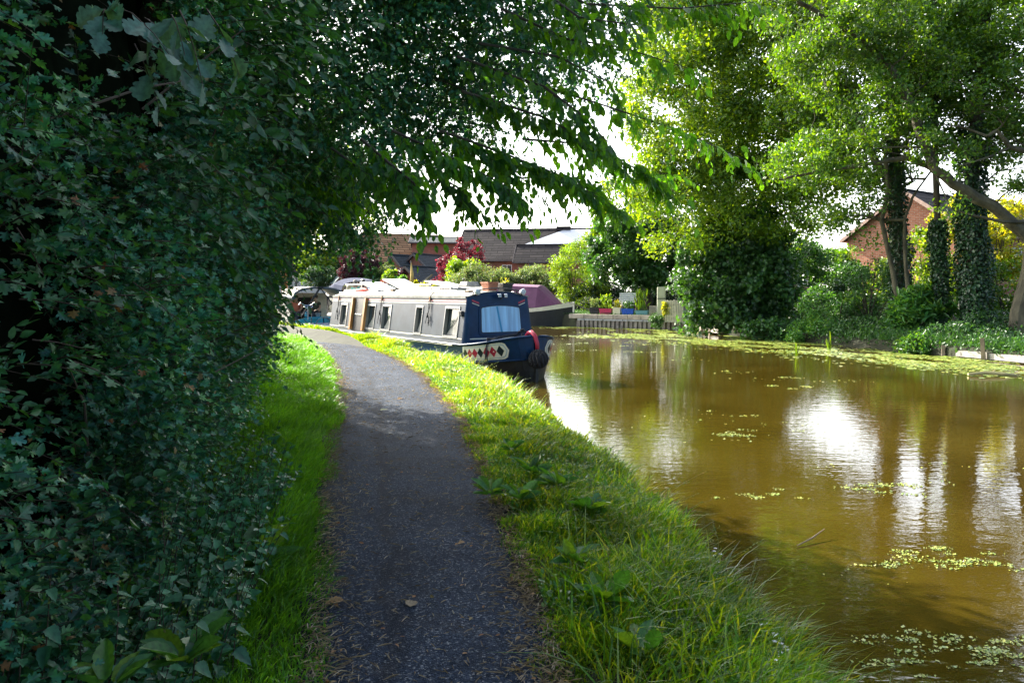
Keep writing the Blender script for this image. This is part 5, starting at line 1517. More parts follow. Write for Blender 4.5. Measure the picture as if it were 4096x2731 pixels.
# things lying on the roof
def wpt(p, base=B1, rz=RZ):
    c, s = math.cos(rz), math.sin(rz)
    return (base[0] + p[0] * c - p[1] * s, base[1] + p[0] * s + p[1] * c, base[2] + p[2])
def roofthing(mb, name, m, label, cat, loc, group=None, rz=RZ, bevel=0):
    o = mb.build(name, m, None, bevel=bevel); o.location = wpt(loc); o.rotation_euler = (0, 0, rz)
    return tag(o, label, cat, group)
def planter(name, label, loc, w, d, h, m, foliage=None, lm=None, group=None, world=None, rz=None, lip=.012, taper=.78, fh=.2, fshape='oval', n=120, fsize=.04, ribs=0, up=.9):
    o = empty(name, label, 'planter', world or wpt(loc), RZ if rz is None else rz, group)
    mb = MB(); mb.box((0, 0, h / 2), (w, d, h), taper=taper); mb.box((0, 0, h - .012), (w + .02, d + .02, .028))
    if ribs:
        for i in range(ribs):
            x = -w / 2 * .9 + w * .9 * i / (ribs - 1)
            for s in (-1, 1): mb.bar((x * (.5 + taper / 2), s * (d / 2 * (taper + .02) + .004), .02), (x, s * (d / 2 + .006), h - .03), .015)
    mb.build('pot', m, o, bevel=.004)
    mb = MB(); mb.box((0, 0, h + .004), (w * .9, d * .9, .01)); mb.build('soil', SHADE_SOIL, o)
    if foliage:
        lv = Leaves(); k = n
        P = np.stack([RNG.uniform(-w / 2 * .85, w / 2 * .85, k), RNG.uniform(-d / 2 * .8, d / 2 * .8, k), h + fh * RNG.uniform(0, 1, k) ** 1.2], 1)
        Dn = RNG.normal(0, .5, (k, 3)); Dn[:, 2] += up
        lv.add(P, Dn, rdir(k), fsize * RNG.uniform(.6, 1.4, k), fshape)
        lv.build('foliage', lm, o)
    return o
planter('planter', 'square terracotta pot on the navy boat roof behind the front rail', (-.42, -.05, 1.925), .34, .28, .20, TERRA, True, LM_PALE, 'plant pots on the navy boat roof', n=14, fh=.18, fsize=.05)
planter('planter', 'black plastic pot on the navy boat roof right of the terracotta one', (-.42, .36, 1.90), .30, .28, .20, mat('black_plastic', (.02, .022, .025), .4), True, LM_YEL, 'plant pots on the navy boat roof', n=40, fh=.12)
mb = MB(); mb.box((0, 0, 0), (2.1, .24, .035)); o = roofthing(mb, 'gangplank', OLDW, 'weathered wooden gangplank lying on the navy boat roof near the front', 'plank', (-1.75, -.33, 1.915))
mb = MB(); mb.box((0, 0, 0), (.9, .2, .03)); mb.box((.2, 0, .03), (.5, .16, .03)); o = roofthing(mb, 'plank', CREAM, 'pale short boards stacked beside the gangplank', 'plank', (-1.15, .08, 1.955))
mb = MB(); mb.tube([(-2.2, 0, 0), (2.0, 0, .0)], .022, 8); mb.tube([(2.0, 0, 0), (2.12, .05, 0)], .012, 6); o = roofthing(mb, 'boat_pole', CREAM, 'long pale boat pole lying along the navy boat roof', 'pole', (-3.4, -.50, 1.935))
mb = MB(); mb.box((0, 0, .05), (.22, .18, .13)); o = roofthing(mb, 'wooden_box', OLDW, 'small brown box on the navy boat roof below the aerial', 'box', (-4.95, -.48, 1.89), bevel=.006)
mb = MB(); mb.box((0, 0, .04), (.5, .28, .08)); o = roofthing(mb, 'wooden_box', mat('tan_wood', (.36, .2, .1), .7), 'tan wooden crate on the navy boat roof in front of the aerial', 'box', (-3.55, .25, 1.92), bevel=.006)
mb = MB(); mb.tube([(-.5, 0, 0), (.1, 0, .03), (.5, 0, .02)], [.05, .07, .02], 8); o = roofthing(mb, 'rolled_mat', mat('red_canvas', (.5, .1, .08), .8), 'rolled red cloth lying on the navy boat roof near the far end', 'cloth', (-7.9, -.30, 1.96))
# hanging lines on the side of the cabin
for x, L, lab in ((-1.95, .62, 'black cord knotted and hanging beside the nearest narrow window of the navy boat'), (-5.0, .72, 'dark cord hanging down the navy boat side near the middle windows'), (-8.55, .7, 'dark cord hanging at the far end of the navy boat')):
    mb = MB()
    f = lambda dz, dx_, o_: (x + dx_, -(cab_y(1.74 - dz) + .02 + o_), 1.74 - dz)
    mb.tube([(x, -.70, 1.92), f(-.06, 0, .01), f(.1, -.02, .01), f(.3, .03, .015), f(.38, 0, .03)], .009, 5)
    mb.tube([f(.0, .04, .01), f(.2, .05, .01), f(.38, .02, .02)], .009, 5)
    mb.tube([f(.36, -.03, .02), f(.4, .03, .03), f(.44, -.01, .02)], .022, 6)
    mb.tube([f(.4, 0, .02), f(.5, -.07, .01), f(L - .02, -.10, .01)], .008, 5)
    mb.tube([f(.4, .02, .02), f(.5, .08, .01), f(.6, .07, .01), f(L, .12, .01)], .013, 5)
    o = mb.build('hanging_cord', ROPE); o.location = B1; o.rotation_euler = (0, 0, RZ); tag(o, lab, 'rope', 'cords hanging on the navy boat')
    mb = MB(); mb.box((x, -(cab_y(1.72) + .02), 1.74), (.05, .04, .10)); mb.build('toggle', WOOD, nb, bevel=.012)
# bow fender: ball of dark rope
mb = MB()
R = .185
for i in range(16):
    ph = PI * (i + .5) / 16
    r = R * math.sin(ph); z = R * math.cos(ph)
    k = max(5, int(r * 75))
    for j in range(k):
        a = 2 * PI * j / k + i
        c = (r * math.cos(a), r * math.sin(a), z)
        s = .026
        mb.box((c[0], c[1], c[2]), (s * 1.6, s * 1.6, s * 1.5), rz=a + .6)
mb.lathe((0, 0, 0), [(R * math.sin(t), R * math.cos(t)) for t in np.linspace(.1, PI - .1, 9)][::-1], 14)
fd = mb.build('rope_fender', ROPE, smooth=True); fd.location = wpt((2.06, 0, .53)); tag(fd, 'round dark rope fender hanging on the navy boat stem', 'fender')
mb = MB(); 
for i in range(10):
    t = i / 9; mb.box((1.55 + .35 * t, -.32 + .22 * t, .80 - .22 * t - .06 * math.sin(PI * t)), (.03, .012, .02))
o = mb.build('fender_chain', CHROME); o.location = B1; o.rotation_euler = (0, 0, RZ); tag(o, 'small bright chain holding the rope fender to the bow', 'chain')
# mooring lines from the stud down to the bank
mb = MB()
g = gnd(1960, 1475, .3)
inv = lambda p: Vector((math.cos(RZ) * (p[0] - B1[0]) + math.sin(RZ) * (p[1] - B1[1]), -math.sin(RZ) * (p[0] - B1[0]) + math.cos(RZ) * (p[1] - B1[1]), p[2]))
e = inv(g)
for k, (a, b, r) in enumerate([((1.12, -.05, 1.0), (0, 0, 0), .013), ((1.12, -.09, .97), (.05, .05, 0), .013), ((1.12, 0, 1.03), (-.05, .08, 0), .011), ((1.1, -.12, .95), (-.12, 0, .02), .009)]):
    p0 = Vector(a); p3 = e + Vector(b)
    pts = [p0, Vector((1.05, -.85, .86 + .02 * k))] + [Vector((1.05, -.85, .86)).lerp(p3, t) - Vector((0, 0, .10 * math.sin(PI * t))) + Vector((.02 * math.sin(9 * t + k), 0, 0)) for t in (.25, .5, .75, 1)]
    mb.tube(pts, r, 6)
o = mb.build('mooring_line', ROPE, smooth=True); o.location = B1; o.rotation_euler = (0, 0, RZ); tag(o, 'bundle of dark mooring ropes from the navy bow down into the grass', 'rope')

for o_ in [x for x in COL.objects if x.type == 'MESH' and (x.parent == nb or x.name.startswith(('mooring_line', 'fender_chain')) or (x.parent and x.parent.parent == nb))]:
    for v_ in o_.data.vertices:
        if v_.co.x > .13 and not (abs(v_.co.z - 1.8) < .2 and v_.co.x < .2): v_.co.x = .13 + (v_.co.x - .13) * .77
fd.location = wpt((1.60, -.05, .50))
# ------------------------------------------------------------------ generic narrowboat hull for the others
def simple_hull(parent, L, bow, beam, gz_, m_up, m_low, zsplit=.45, bowz=None, flip=1, bowlen=2.6):
    """hull along +x, stem at x=bow"""
    xs_ = np.concatenate([np.linspace(bow - L, bow - L + .6, 4), np.linspace(bow - L + 1.2, bow - bowlen, 6), np.linspace(bow - bowlen + .2, bow, 14)])
    bowz = bowz or gz_ + .3
    rows = []
    for x in xs_:
        d = bow - x; f = 1.0 if d > bowlen else max(0.02, 1 - (1 - d / bowlen) ** 2.2)
        d2 = x - (bow - L); g_ = 1.0 if d2 > .6 else .75 + .25 * d2 / .6
        hb = beam / 2 * f * g_; z = gz_ + (bowz - gz_) * (max(0, 1 - d / bowlen)) ** 1.6
        half = [(x - .12 * (1 - f), -hb * .75, -.4), (x - .06 * (1 - f), -hb * .93, 0.0), (x, -hb * .97, zsplit * z / gz_), (x, -hb, z)]
        rows.append(half + [(a, -b, c) for a, b, c in half[::-1]])
    K = 8
    mb = MB()
    vs = [p for r in rows for p in r]; fs = []; mi = []
    for i in range(len(xs_) - 1):
        for j in range(K - 1):
            fs.append((i * K + j, (i + 1) * K + j, (i + 1) * K + j + 1, i * K + j + 1)); mi.append(0 if j in (2, 3, 4) else 1)
    fs.append(tuple(range(K))[::-1]); mi.append(1)
    mb.add(vs, fs); mb.mi = mi
    return mb.build('hull', [m_up, m_low], parent)

# boat with A-frame awning behind the navy boat
B2 = wpt((-13.9, .15, 0))
b2 = empty('narrowboat', 'cream and turquoise boat with a dark A shaped awning frame behind the navy boat', 'boat', B2, RZ)
simple_hull(b2, 13, .7, 2.1, .78, SKYBLUE, BLACK, .5, 1.0, bowlen=1.6)
mb = MB(); mb.box((-5.5, 0, 1.30), (7.8, 1.8, 1.1)); mb.build('cabin', CANV, b2, bevel=.06)
# open well cover: roof hoops and canvas
mb = MB()
def arch(x, w, z0, z1, n=11): return [(x, w * math.cos(PI - PI * i / (n - 1)) * (1.0), z0 + (z1 - z0) * math.sin(PI * i / (n - 1)) ** .7) for i in range(n)]
ra, rb = arch(-1.7, .98, 1.78, 2.16), arch(.25, .98, 1.72, 2.10)
vs = ra + rb; mb.add(vs, [(i, i + 11, i + 12, i + 1) for i in range(10)])
mb.add([(x, y, z - .03) for x, y, z in vs], [(i, i + 1, i + 12, i + 11) for i in range(10)])
mb.build('awning', CANV, b2)
mb = MB()
for s in (-1, 1): mb.tube([(-1.7, s * .99, 1.78), (.28, s * .99, 1.72)], .075, 8)
mb.tube([(.26, -.98, 1.74)] + [(.27, p[1], p[2]) for p in rb] + [(.26, .98, 1.74)], .045, 6)
mb.build('rolled_side', mat('dark_rolled_canvas', (.07, .085, .10), .6, var=.4), b2)
mb = MB()
for s in (-1, 1): mb.bar((.34, 0, 2.10), (.50, s * .78, 1.02), .09, .035)
mb.bar((.34, -.12, 2.12), (.34, .12, 2.12), .06)
mb.build('frame', BLKCANV, b2)
mb = MB(); mb.prism([(-1.55, -.88, .8), (-1.55, .88, .8), (-1.55, .84, 1.9), (-1.55, -.84, 1.9)], (-.03, 0, 0)); mb.build('bulkhead', mat('cream_bulkhead', (.52, .48, .38), .6), b2)
mb = MB(); mb.prism([(-1.54, -.40, .8), (-1.54, .20, .8), (-1.54, .20, 1.72), (-1.54, -.40, 1.72)], (.02, 0, 0)); dr = mb.build('door', mat('doorway_shade', (.02, .015, .012), .7), b2)  # flat near-black panel: the doorway's inner shade put into the colour
mb = MB()
for y in (-.46, .23): mb.bar((-1.50, y, .8), (-1.50, y, 1.76), .07, .05)
build_each(mb, 'door_post', WOOD, dr)
mb = MB(); mb.prism([(.3, -.95, .78), (.55, -.55, .92), (.55, .55, .92), (.3, .95, .78), (.3, .95, .86), (.55, .55, 1.0), (.55, -.55, 1.0), (.3, -.95, .86)], (.03, 0, 0)); mb.build('bow_rail', SKYBLUE, b2)
mb = MB(); mb.prism([(-1.5, -1.06, .80), (.2, -1.06, .80), (.2, -1.04, .98), (-1.5, -1.0, 1.7)], (0, .02, 0)); mb.build('side_panel', WHITEW, b2)
mb = MB(); mb.tube([(-3.2, .1, 1.85), (-3.2, .1, 2.5)], .05, 10); mb.tube([(-3.2, .1, 2.5), (-3.2, .1, 2.54)], [.10, .06], 10); mb.build('flue', BLACK, b2)
mb = MB(); mb.tube([(-3.9, -.2, 1.85), (-3.9, -.2, 2.5), (-3.9, -.2, 3.0), (-3.85, -.2, 3.15)], [.13, .15, .14, .05], 9, jit=.25); o = mb.build('rolled_thatch', mat('rusty_straw', (.30, .12, .04), .9, var=.4, scale=18)); o.location = B2; o.rotation_euler = (0, 0, RZ); tag(o, 'upright rusty brown bundle standing on the roof of the awning boat', 'bundle')
# bicycle handlebar resting at its bow
mb = MB(); mb.tube([(0, -.32, .02), (0, -.25, .10), (0, -.1, .0), (0, .1, .0), (0, .25, .10), (0, .32, .02)], .016, 6); mb.tube([(0, 0, 0), (.02, 0, -.5)], .018, 6); mb.tube([(.1, -.16, -.04), (.1, 0, -.12), (.1, .16, -.04)], .02, 6)
bk = empty('bicycle', 'bicycle with silver handlebars leaning at the stern of the navy boat', 'bicycle', wpt((-12.2, -.75, 1.45)), RZ)
o = mb.build('handlebar', CHROME, bk)
mb = MB()
for cx in (-.55, .55):
    mb.tube([(.05 + cx * .2, cx + .31 * math.cos(t), -.75 + .31 * math.sin(t)) for t in np.linspace(0, 2 * PI, 17)], .016, 5, caps=False)
build_each(mb, 'wheel', RUB, bk)
mb = MB(); mb.tube([(0, .55, -.75), (.02, .1, -.75), (.02, -.35, -.3), (.02, .15, -.3), (.02, .1, -.75)], .016, 5); mb.tube([(.02, -.35, -.3), (0, -.55, -.75)], .016, 5); mb.build('frame', BLACK, bk)

# cruiser on the outside with black pram hood and roof
B3 = (wpt((-15.5, 2.7, 0)))
b3 = empty('canal_cruiser', 'white roofed cruiser with a black pram hood, two people in its cockpit', 'boat', B3, RZ)
simple_hull(b3, 12, 6.0, 2.4, .95, WHITEW, NAVY, .5, 1.25, bowlen=2.2)
mb = MB(); mb.box((2.35, 0, 1.49), (4.9, 1.9, 1.12)); mb.build('cabin', WHITEW, b3, bevel=.08)
mb = MB(); mb.tube([(.2, -.9, 2.24), (4.5, -.9, 2.2)], .025, 6); mb.tube([(.2, .9, 2.24), (4.5, .9, 2.2)], .025, 6)
for x in (.3, 2, 3.8):
    for s in (-1, 1): mb.tube([(x, s * .9, 2.0), (x, s * .9, 2.22)], .018, 5)
mb.build('handrail', CHROME, b3)
mb = MB()
ra, rb, rc_ = arch(-1.75, 1.02, 1.98, 2.42), arch(-1.0, 1.05, 2.06, 2.56), arch(-.15, .98, 2.02, 2.42)
mb.add(ra + rb + rc_, [(r * 11 + i, r * 11 + 11 + i, r * 11 + 12 + i, r * 11 + i + 1) for r in (0, 1) for i in range(10)])
mb.add([(x, y, z - .03) for x, y, z in ra + rb + rc_], [(r * 11 + i, r * 11 + i + 1, r * 11 + 12 + i, r * 11 + 11 + i) for r in (0, 1) for i in range(10)])
mb.build('hood_roof', mat('grey_blue_canvas', (.06, .07, .11), .9, spec=.05), b3)
mb = MB()
for (x0, z0, x1, z1) in ((-1.75, 2.0, -2.05, 1.0), (-1.0, 2.06, -1.2, 1.2)):
    for s in (-1,): mb.prism([(x0, s * 1.02, z0), (x0 + .22, s * 1.02, z0 + .02), (x1 + .28, s * 1.08, z1), (x1, s * 1.08, z1)], (0, .03, 0))
mb.tube([(-2.0, -1.05, 1.0), (-1.75, -1.02, 2.0)], .05, 6); mb.tube([(-.1, -1.0, 1.7), (-.15, -.98, 2.02)], .03, 6); mb.tube([(-.1, 1.0, 1.7), (-.15, .98, 2.02)], .03, 6); mb.tube([(-2.0, 1.05, 1.0), (-1.75, 1.02, 2.0)], .05, 6)
build_each(mb, 'hood_side', BLKCANV, b3)
mb = MB(); mb.prism([(-.1, -.8, 1.76), (-.1, .85, 1.76), (-.12, .8, 2.3), (-.12, -.7, 2.3)], (.02, 0, 0)); mb.build('rear_screen', mat('amber_screen', (.50, .40, .22), .3), b3)
# cockpit seats
mb = MB(); mb.box((-1.1, -.55, 1.27), (1.5, .5, .12)); mb.box((-1.1, .45, 1.27), (1.5, .5, .12)); mb.box((-1.1, 0, .9), (1.7, 2.0, .08)); mb.build('cockpit', OLDW, b3)
planter('planter', 'green trough of red and white flowers on the white cruiser roof', (-12.86, 2.7, 2.06), .26, .95, .17, mat('green_plastic', (.03, .12, .07), .5), True, LM_RED, n=160, fh=.13, fsize=.07)
planter('planter', 'small orange pot of scarlet flowers right of the flower trough', (-11.5, 2.7, 2.06), .24, .24, .12, TERRA, True, LM_RED, n=90, fh=.15, fsize=.07)
planter('planter', 'white bowl with a small pale plant left of the pram hood', (-17.9, 2.6, 2.05), .3, .3, .14, WHITEW, True, LM_PALE, n=60, fh=.3, fsize=.06)

# boat with blue cover far left and small far cruisers
def far_boat(name, label, px, Y, m_cov, m_h, L=6, rz=RZ):
    g = at(px, 1176, Y); o = empty(name, label, 'boat', (g[0], g[1], 0), rz, 'boats moored in the distance')
    simple_hull(o, L, L / 2, 2.1, .8, m_h, BLACK, .5, 1.0)
    mb = MB(); n = 9
    A = [(-L / 2 + .8, .9 * math.cos(PI - PI * i / 8), .85 + 1.1 * math.sin(PI * i / 8) ** .6) for i in range(n)]
    B = [(L / 2 - 1.6, y * .9, z * .95) for x, y, z in A]
    mb.add(A + B, [(i, i + n, i + n + 1, i + 1) for i in range(n - 1)] + [tuple(range(n)), tuple(range(n, 2 * n))[::-1]])
    mb.build('cover', m_cov, o)
    mb = MB(); mb.box((-.2, 0, .85), (L * .6, 1.95, .12)); mb.build('deck', WHITEW, o)
far_boat('small_boat', 'distant boat under a bright blue cover at the far left', 1215, 58, mat('blue_tarp', (.03, .15, .42), .5), WHITEW)
far_boat('small_boat', 'distant boat with a grey cover just left of the blue covered one', 1150, 66, mat('grey_tarp', (.3, .32, .33), .6), SKYBLUE)

# purple covered narrowboat on the far side
stem = gnd(2292, 1304, 0)
RZ4 = math.radians(-27)
L4 = 14
B4 = (stem[0] - 0, stem[1], 0)
b4 = empty('narrowboat', 'black hulled narrowboat with a purple cratch cover moored at the far quay', 'boat', B4, RZ4)
simple_hull(b4, L4, 0.0, 2.1, .98, CREAM, BLACK, .78, 1.42, bowlen=3.0)
PURP = mat('purple_canvas', (.12, .038, .095), .75, var=.3, scale=1.6, bump=.2, bscale=3)
def sec(x, w, z0, zt, wt): return [(x, -w, z0), (x, -wt, zt - .10), (x, -wt * .5, zt - .01), (x, 0, zt + .03), (x, wt * .5, zt - .01), (x, wt, zt - .10), (x, w, z0)]
a, b, c = sec(-4.7, .98, 1.0, 2.48, .72), sec(-2.0, .93, 1.06, 2.36, .6), sec(-.85, .55, 1.26, 1.34, .45)
mb = MB(); mb.add(a + b + c, [(r * 7 + i, r * 7 + 7 + i, r * 7 + 8 + i, r * 7 + i + 1) for r in (0, 1) for i in range(6)] + [tuple(range(14, 21))])
mb.build('cratch_cover', PURP, b4)
mb = MB(); mb.prism(sec(-13.3, .95, .98, 2.30, .72), (8.6, 0, 0)); mb.build('cabin', mat('pale_grey_cabin', (.42, .43, .38), .5, var=.25, scale=2), b4)
mb = MB(); mb.prism([(-4.9, -.99, 1.0), (-4.66, -1.0, 1.0), (-4.66, -.74, 2.36), (-4.8, -.74, 2.36)], (0, .02, 0)); mb.build('cream_trim', CREAM, b4)
mb = MB(); mb.tube([(-7.2, -.3, 2.25), (-7.2, -.3, 2.75)], .055, 10); mb.tube([(-7.2, -.3, 2.8), (-7.2, -.3, 2.84)], [.12, .04], 10); mb.tube([(-7.2, -.3, 2.72), (-7.2, -.3, 2.8)], .035, 8); mb.build('flue', BLACK, b4)
mb = MB(); mb.bar((.03, 0, -.1), (.05, 0, 1.42), .12, .09); mb.build('stem_post', CREAM, b4)
mb = MB(); mb.prism([(-4.7, -1.075, .90), (-2.6, -1.075, .93), (-2.45, -1.065, 1.0), (-2.5, -1.07, 1.04), (-4.7, -1.075, 1.0)], (0, .03, 0)); mb.build('blue_panel', mat('teal_panel', (.08, .28, .33), .45), b4)
mb = MB(); mb.tube([(-1.0, 0, 1.2), (-1.0, 0, 1.46)], .045, 8); mb.tube([(-1.0, -.12, 1.42), (-1.0, .12, 1.42)], .03, 8); mb.build('mooring_stud', BLACK, b4)
mb = MB()
for x in np.linspace(-4.6, -2.2, 7): mb.box((x, -1.02, 1.03), (.03, .03, .03))
build_each(mb, 'cover_stud', CHROME, b4)
# ------------------------------------------------------------------ quay, garden things and fences
q0 = np.array([8.95, 38.4]); q1 = np.array([3.98, 42.0])
qd = (q1 - q0) / np.linalg.norm(q1 - q0); qa = math.atan2(qd[1], qd[0]); QL = float(np.linalg.norm(q1 - q0)) + .3
qn = np.array([qd[1], -qd[0]])     # towards the water / camera
if qn[1] > 0: qn = -qn
def qp(t, off, z): p = q0 + qd * t + qn * off; return (p[0], p[1], z)
STONE = mat('quay_stone', (.30, .26, .22), .85, var=.35, scale=2.5, bump=.4, bscale=20)
STONED = mat('sheet_piling', (.16, .14, .13), .8, var=.5, scale=4, bump=.5)
qw = empty('quay_wall', 'stone topped quay wall with ribbed piling beneath the coloured planters', 'wall', qp(0, 0, 0))
mb = MB()
t = -.2
while t < QL:
    w_ = random.uniform(.75, 1.0)
    a, b = qp(t + .012, .10, .50), qp(t + w_ - .012, .10, .50)
    mb.prism([a, b, (b[0], b[1], .735), (a[0], a[1], .735)], (-qn[0] * .42, -qn[1] * .42, 0)); t += w_
wchild(mb.build('coping', STONE, None, bevel=.015), qw)
mb = MB(); a, b = qp(-.2, .12, .40), qp(QL, .12, .40)
mb.prism([a, b, (b[0], b[1], .49), (a[0], a[1], .49)], (-qn[0] * .12, -qn[1] * .12, 0)); wchild(mb.build('waling', STEEL), qw)
mb = MB(); t = -.2
while t < QL:
    for (t0, t1, off) in ((t, t + .15, .10), (t + .15, t + .27, .02)):
        a, b = qp(t0, off, -.4), qp(t1, off, -.4); mb.prism([a, b, (b[0], b[1], .395), (a[0], a[1], .395)], (-qn[0] * .1, -qn[1] * .1, 0))
    t += .27
wchild(mb.build('piling', STONED), qw)
mb = MB()
for t in (1.2, 2.4, 3.6, 4.8, 6): mb.tube([qp(t, .12, .445), qp(t, .14, .445)], .03, 6)
build_each(mb, 'bolt', BLACK, qw, keep=True)
ORANGE = None
def on_quay(name, label, px0, px1, h, m, lm=None, fh=.3, n=140, fsize=.09, fshape='oval', depth=.38, off=-.45, ribs=0, lip=.01, taper=.86, group='planters along the quay edge', up=.9):
    pxm = (px0 + px1) / 2
    # intersect the view ray with the row of pots just behind the coping
    r = (pxm - 2048) / FPX
    A = q0 + qn * off
    tt = (r * A[1] - A[0]) / (qd[0] - r * qd[1])
    c = A + qd * tt
    wd = (px1 - px0) / FPX * c[1]
    rz_ = math.atan2(-qn[1], -qn[0]) - PI / 2
    return planter(name, label, None, wd * .95, depth, h, m, lm is not None, lm, group, world=(c[0], c[1], .74), rz=rz_ * .6, fh=fh, n=n, fsize=fsize, fshape=fshape, ribs=ribs, taper=taper, up=up)
on_quay('planter', 'round black tub with yellow brown foliage, leftmost on the quay', 2358, 2398, .36, mat('black_plastic', (.02, .022, .025), .4), LM_PALE, .45, 170, .13, ribs=5)
on_quay('planter', 'raspberry red crate planter on the quay', 2397, 2450, .32, mat('raspberry_plastic', (.42, .03, .09), .4, var=.1), LM_LIME, .75, 200, .12, ribs=0)
on_quay('planter', 'cream plastic crate planter between the red and blue ones', 2452, 2486, .38, mat('cream_plastic', (.62, .60, .40), .45, var=.1), LM_YEL, .35, 120, .10)
on_quay('planter', 'bright blue crate planter with white marks on the quay', 2486, 2538, .32, mat('blue_plastic', (.02, .10, .50), .35, var=.1), LM_SYC, .35, 130, .12, ribs=6)
on_quay('planter', 'teal trough with tall grassy leaves at the right end of the planters', 2541, 2595, .24, mat('teal_plastic', (.10, .26, .28), .45, var=.1), LM_LIME, .85, 90, .34, 'long', up=2.2)
# crate like black lattice
c = at(2612, 1232, 39.2)
mb = MB(); W_, H_ = .36, .52
mb.box((0, .1, H_ / 2), (W_ * .92, .18, H_ * .94)); o = empty('lattice_crate', 'dark crate with pale lattice standing left of the cream cupboard', 'crate', (c[0], c[1], .72), -.2)
mb.build('box', BLACK, o)
mb = MB()
for i in range(7): mb.box((-W_ / 2 + W_ * i / 6, 0, H_ / 2), (.014, .014, H_))
for i in range(9): mb.box((0, -.012, H_ * i / 8), (W_, .012, .014))
mb.build('lattice', mat('pale_plastic', (.5, .46, .42), .5), o)
# tall cream cupboard
c = at(2645, 1260, 38.9)
o = empty('tall_cupboard', 'tall narrow cream cupboard beside the picket gate', 'cupboard', (c[0], c[1], .66), -.15)
CRM2 = mat('cream_green_board', (.42, .45, .34), .6, var=.15, scale=3)
mb = MB(); mb.box((0, .15, .78), (.42, .3, 1.56)); mb.build('body', CRM2, o, bevel=.01)
mb = MB(); mb.box((0, -.012, .48), (.33, .02, .86)); mb.build('door', CRM2, o)
mb = MB(); mb.box((0, -.012, 1.27), (.33, .02, .48)); mb.build('door', CRM2, o)
mb = MB(); mb.box((0, -.02, .965), (.43, .03, .035)); mb.build('rail', BLACK, o)
# picket gate
c = at(2696, 1288, 38.1)
o = empty('picket_gate', 'cream picket gate leaning over the water left of the sycamore bush', 'gate', (c[0], c[1], .42), -.12)
mb = MB()
for i in range(11): mb.box((-.42 + .084 * i, 0, .56 + (.03 if i % 2 else 0)), (.062, .025, 1.1))
mb.build('pickets', mat('cream_pickets', (.60, .56, .46), .6, var=.2, scale=6), o)
mb = MB(); mb.box((0, .03, .2), (.95, .03, .08)); mb.box((0, .03, .92), (.95, .03, .08)); build_each(mb, 'rail', OLDW, o)
# white slatted bench tipped on its end
c = at(2513, 1218, 42.4)
o = empty('garden_bench', 'white slatted bench back standing behind the blue planter', 'bench', (c[0], c[1], .80), 0)
mb = MB()
for i in range(5): mb.box((0, .0 + .035 * i, .62 + .115 * i), (.98 - .02 * abs(i - 2) , .02, .098))
mb.build('backrest', mat('white_slats', (.75, .75, .74), .5, var=.06), o)
mb = MB()
for s in (-1, 1): mb.bar((s * .42, -.03, 0), (s * .42, .17, 1.12), .04); mb.bar((s * .42, -.03, .42), (s * .42, -.42, .42), .04); mb.bar((s * .42, -.42, 0), (s * .42, -.42, .42), .04)
build_each(mb, 'leg', OLDW, o)
mb = MB()
for i in range(4): mb.box((0, -.06 - .1 * i, .44), (.9, .085, .02))
mb.build('seat', mat('white_slats', (.75, .75, .74), .5), o)
# trailing plant at the end of the quay
bush('trailing_plant', 'matted trailing plant spilling over the right end of the quay', 'plant', [(at(2630, 1285, 38.3), (.42, .3, .38))], 24, .16, 110, .06, 'oval', LM_SYC, stems=False)
bush('climber', 'yellow green climber growing up the left side of the picket gate', 'plant', [(at(2660, 1235, 38.2), (.12, .12, .45))], 16, .12, 90, .07, 'oval', LM_YEL, stems=False)
mb = MB(); mb.tube([qp(3.3, .0, .76), qp(3.3, .16, .5), qp(3.35, .3, .05)], .012, 5)
tag(mb.build('mooring_line', ROPEP), 'thin line hanging over the quay edge below the red planter', 'rope')
mb = MB(); mb.tube([qp(.9, .05, 1.1), qp(1.3, .3, .45)], .014, 5)
tag(mb.build('mooring_line', ROPEP), 'pale stick like line slanting down below the grassy teal trough', 'rope')
mb = MB(); c = stem; mb.tube([(c[0] - .3, c[1] + .1, 1.4), qp(5.4, -.2, .85), qp(4.2, -.35, .8)], .014, 5)
tag(mb.build('mooring_line', ROPE), 'slack dark rope from the purple covered boat to the black tub', 'rope')
# blocks and posts past the picket gate
mb = MB()
for i, yq in enumerate((38.3, 37.4, 36.5, 35.6, 34.7)):
    a, b = (xr(yq) - .12 - .05 * i, yq, .08), (xr(yq - .85) - .15 - .05 * i, yq - .85, .08)
    mb.prism([a, b, (b[0], b[1], .52 - .06 * i), (a[0], a[1], .55 - .06 * i)], (.35, .1, 0))
rw = empty('retaining_wall', 'broken pinkish stone edging right of the quay below the bush', 'wall', qp(-.3, 0, 0)); wchild(mb.build('stones', STONE, None, bevel=.02), rw)
mb = MB()
for yq in (37.9, 36.9, 35.8, 34.9): mb.bar((xr(yq) - .25, yq, -.3), (xr(yq) - .25, yq, .5), .14)
build_each(mb, 'post', OLDW, rw, keep=True)
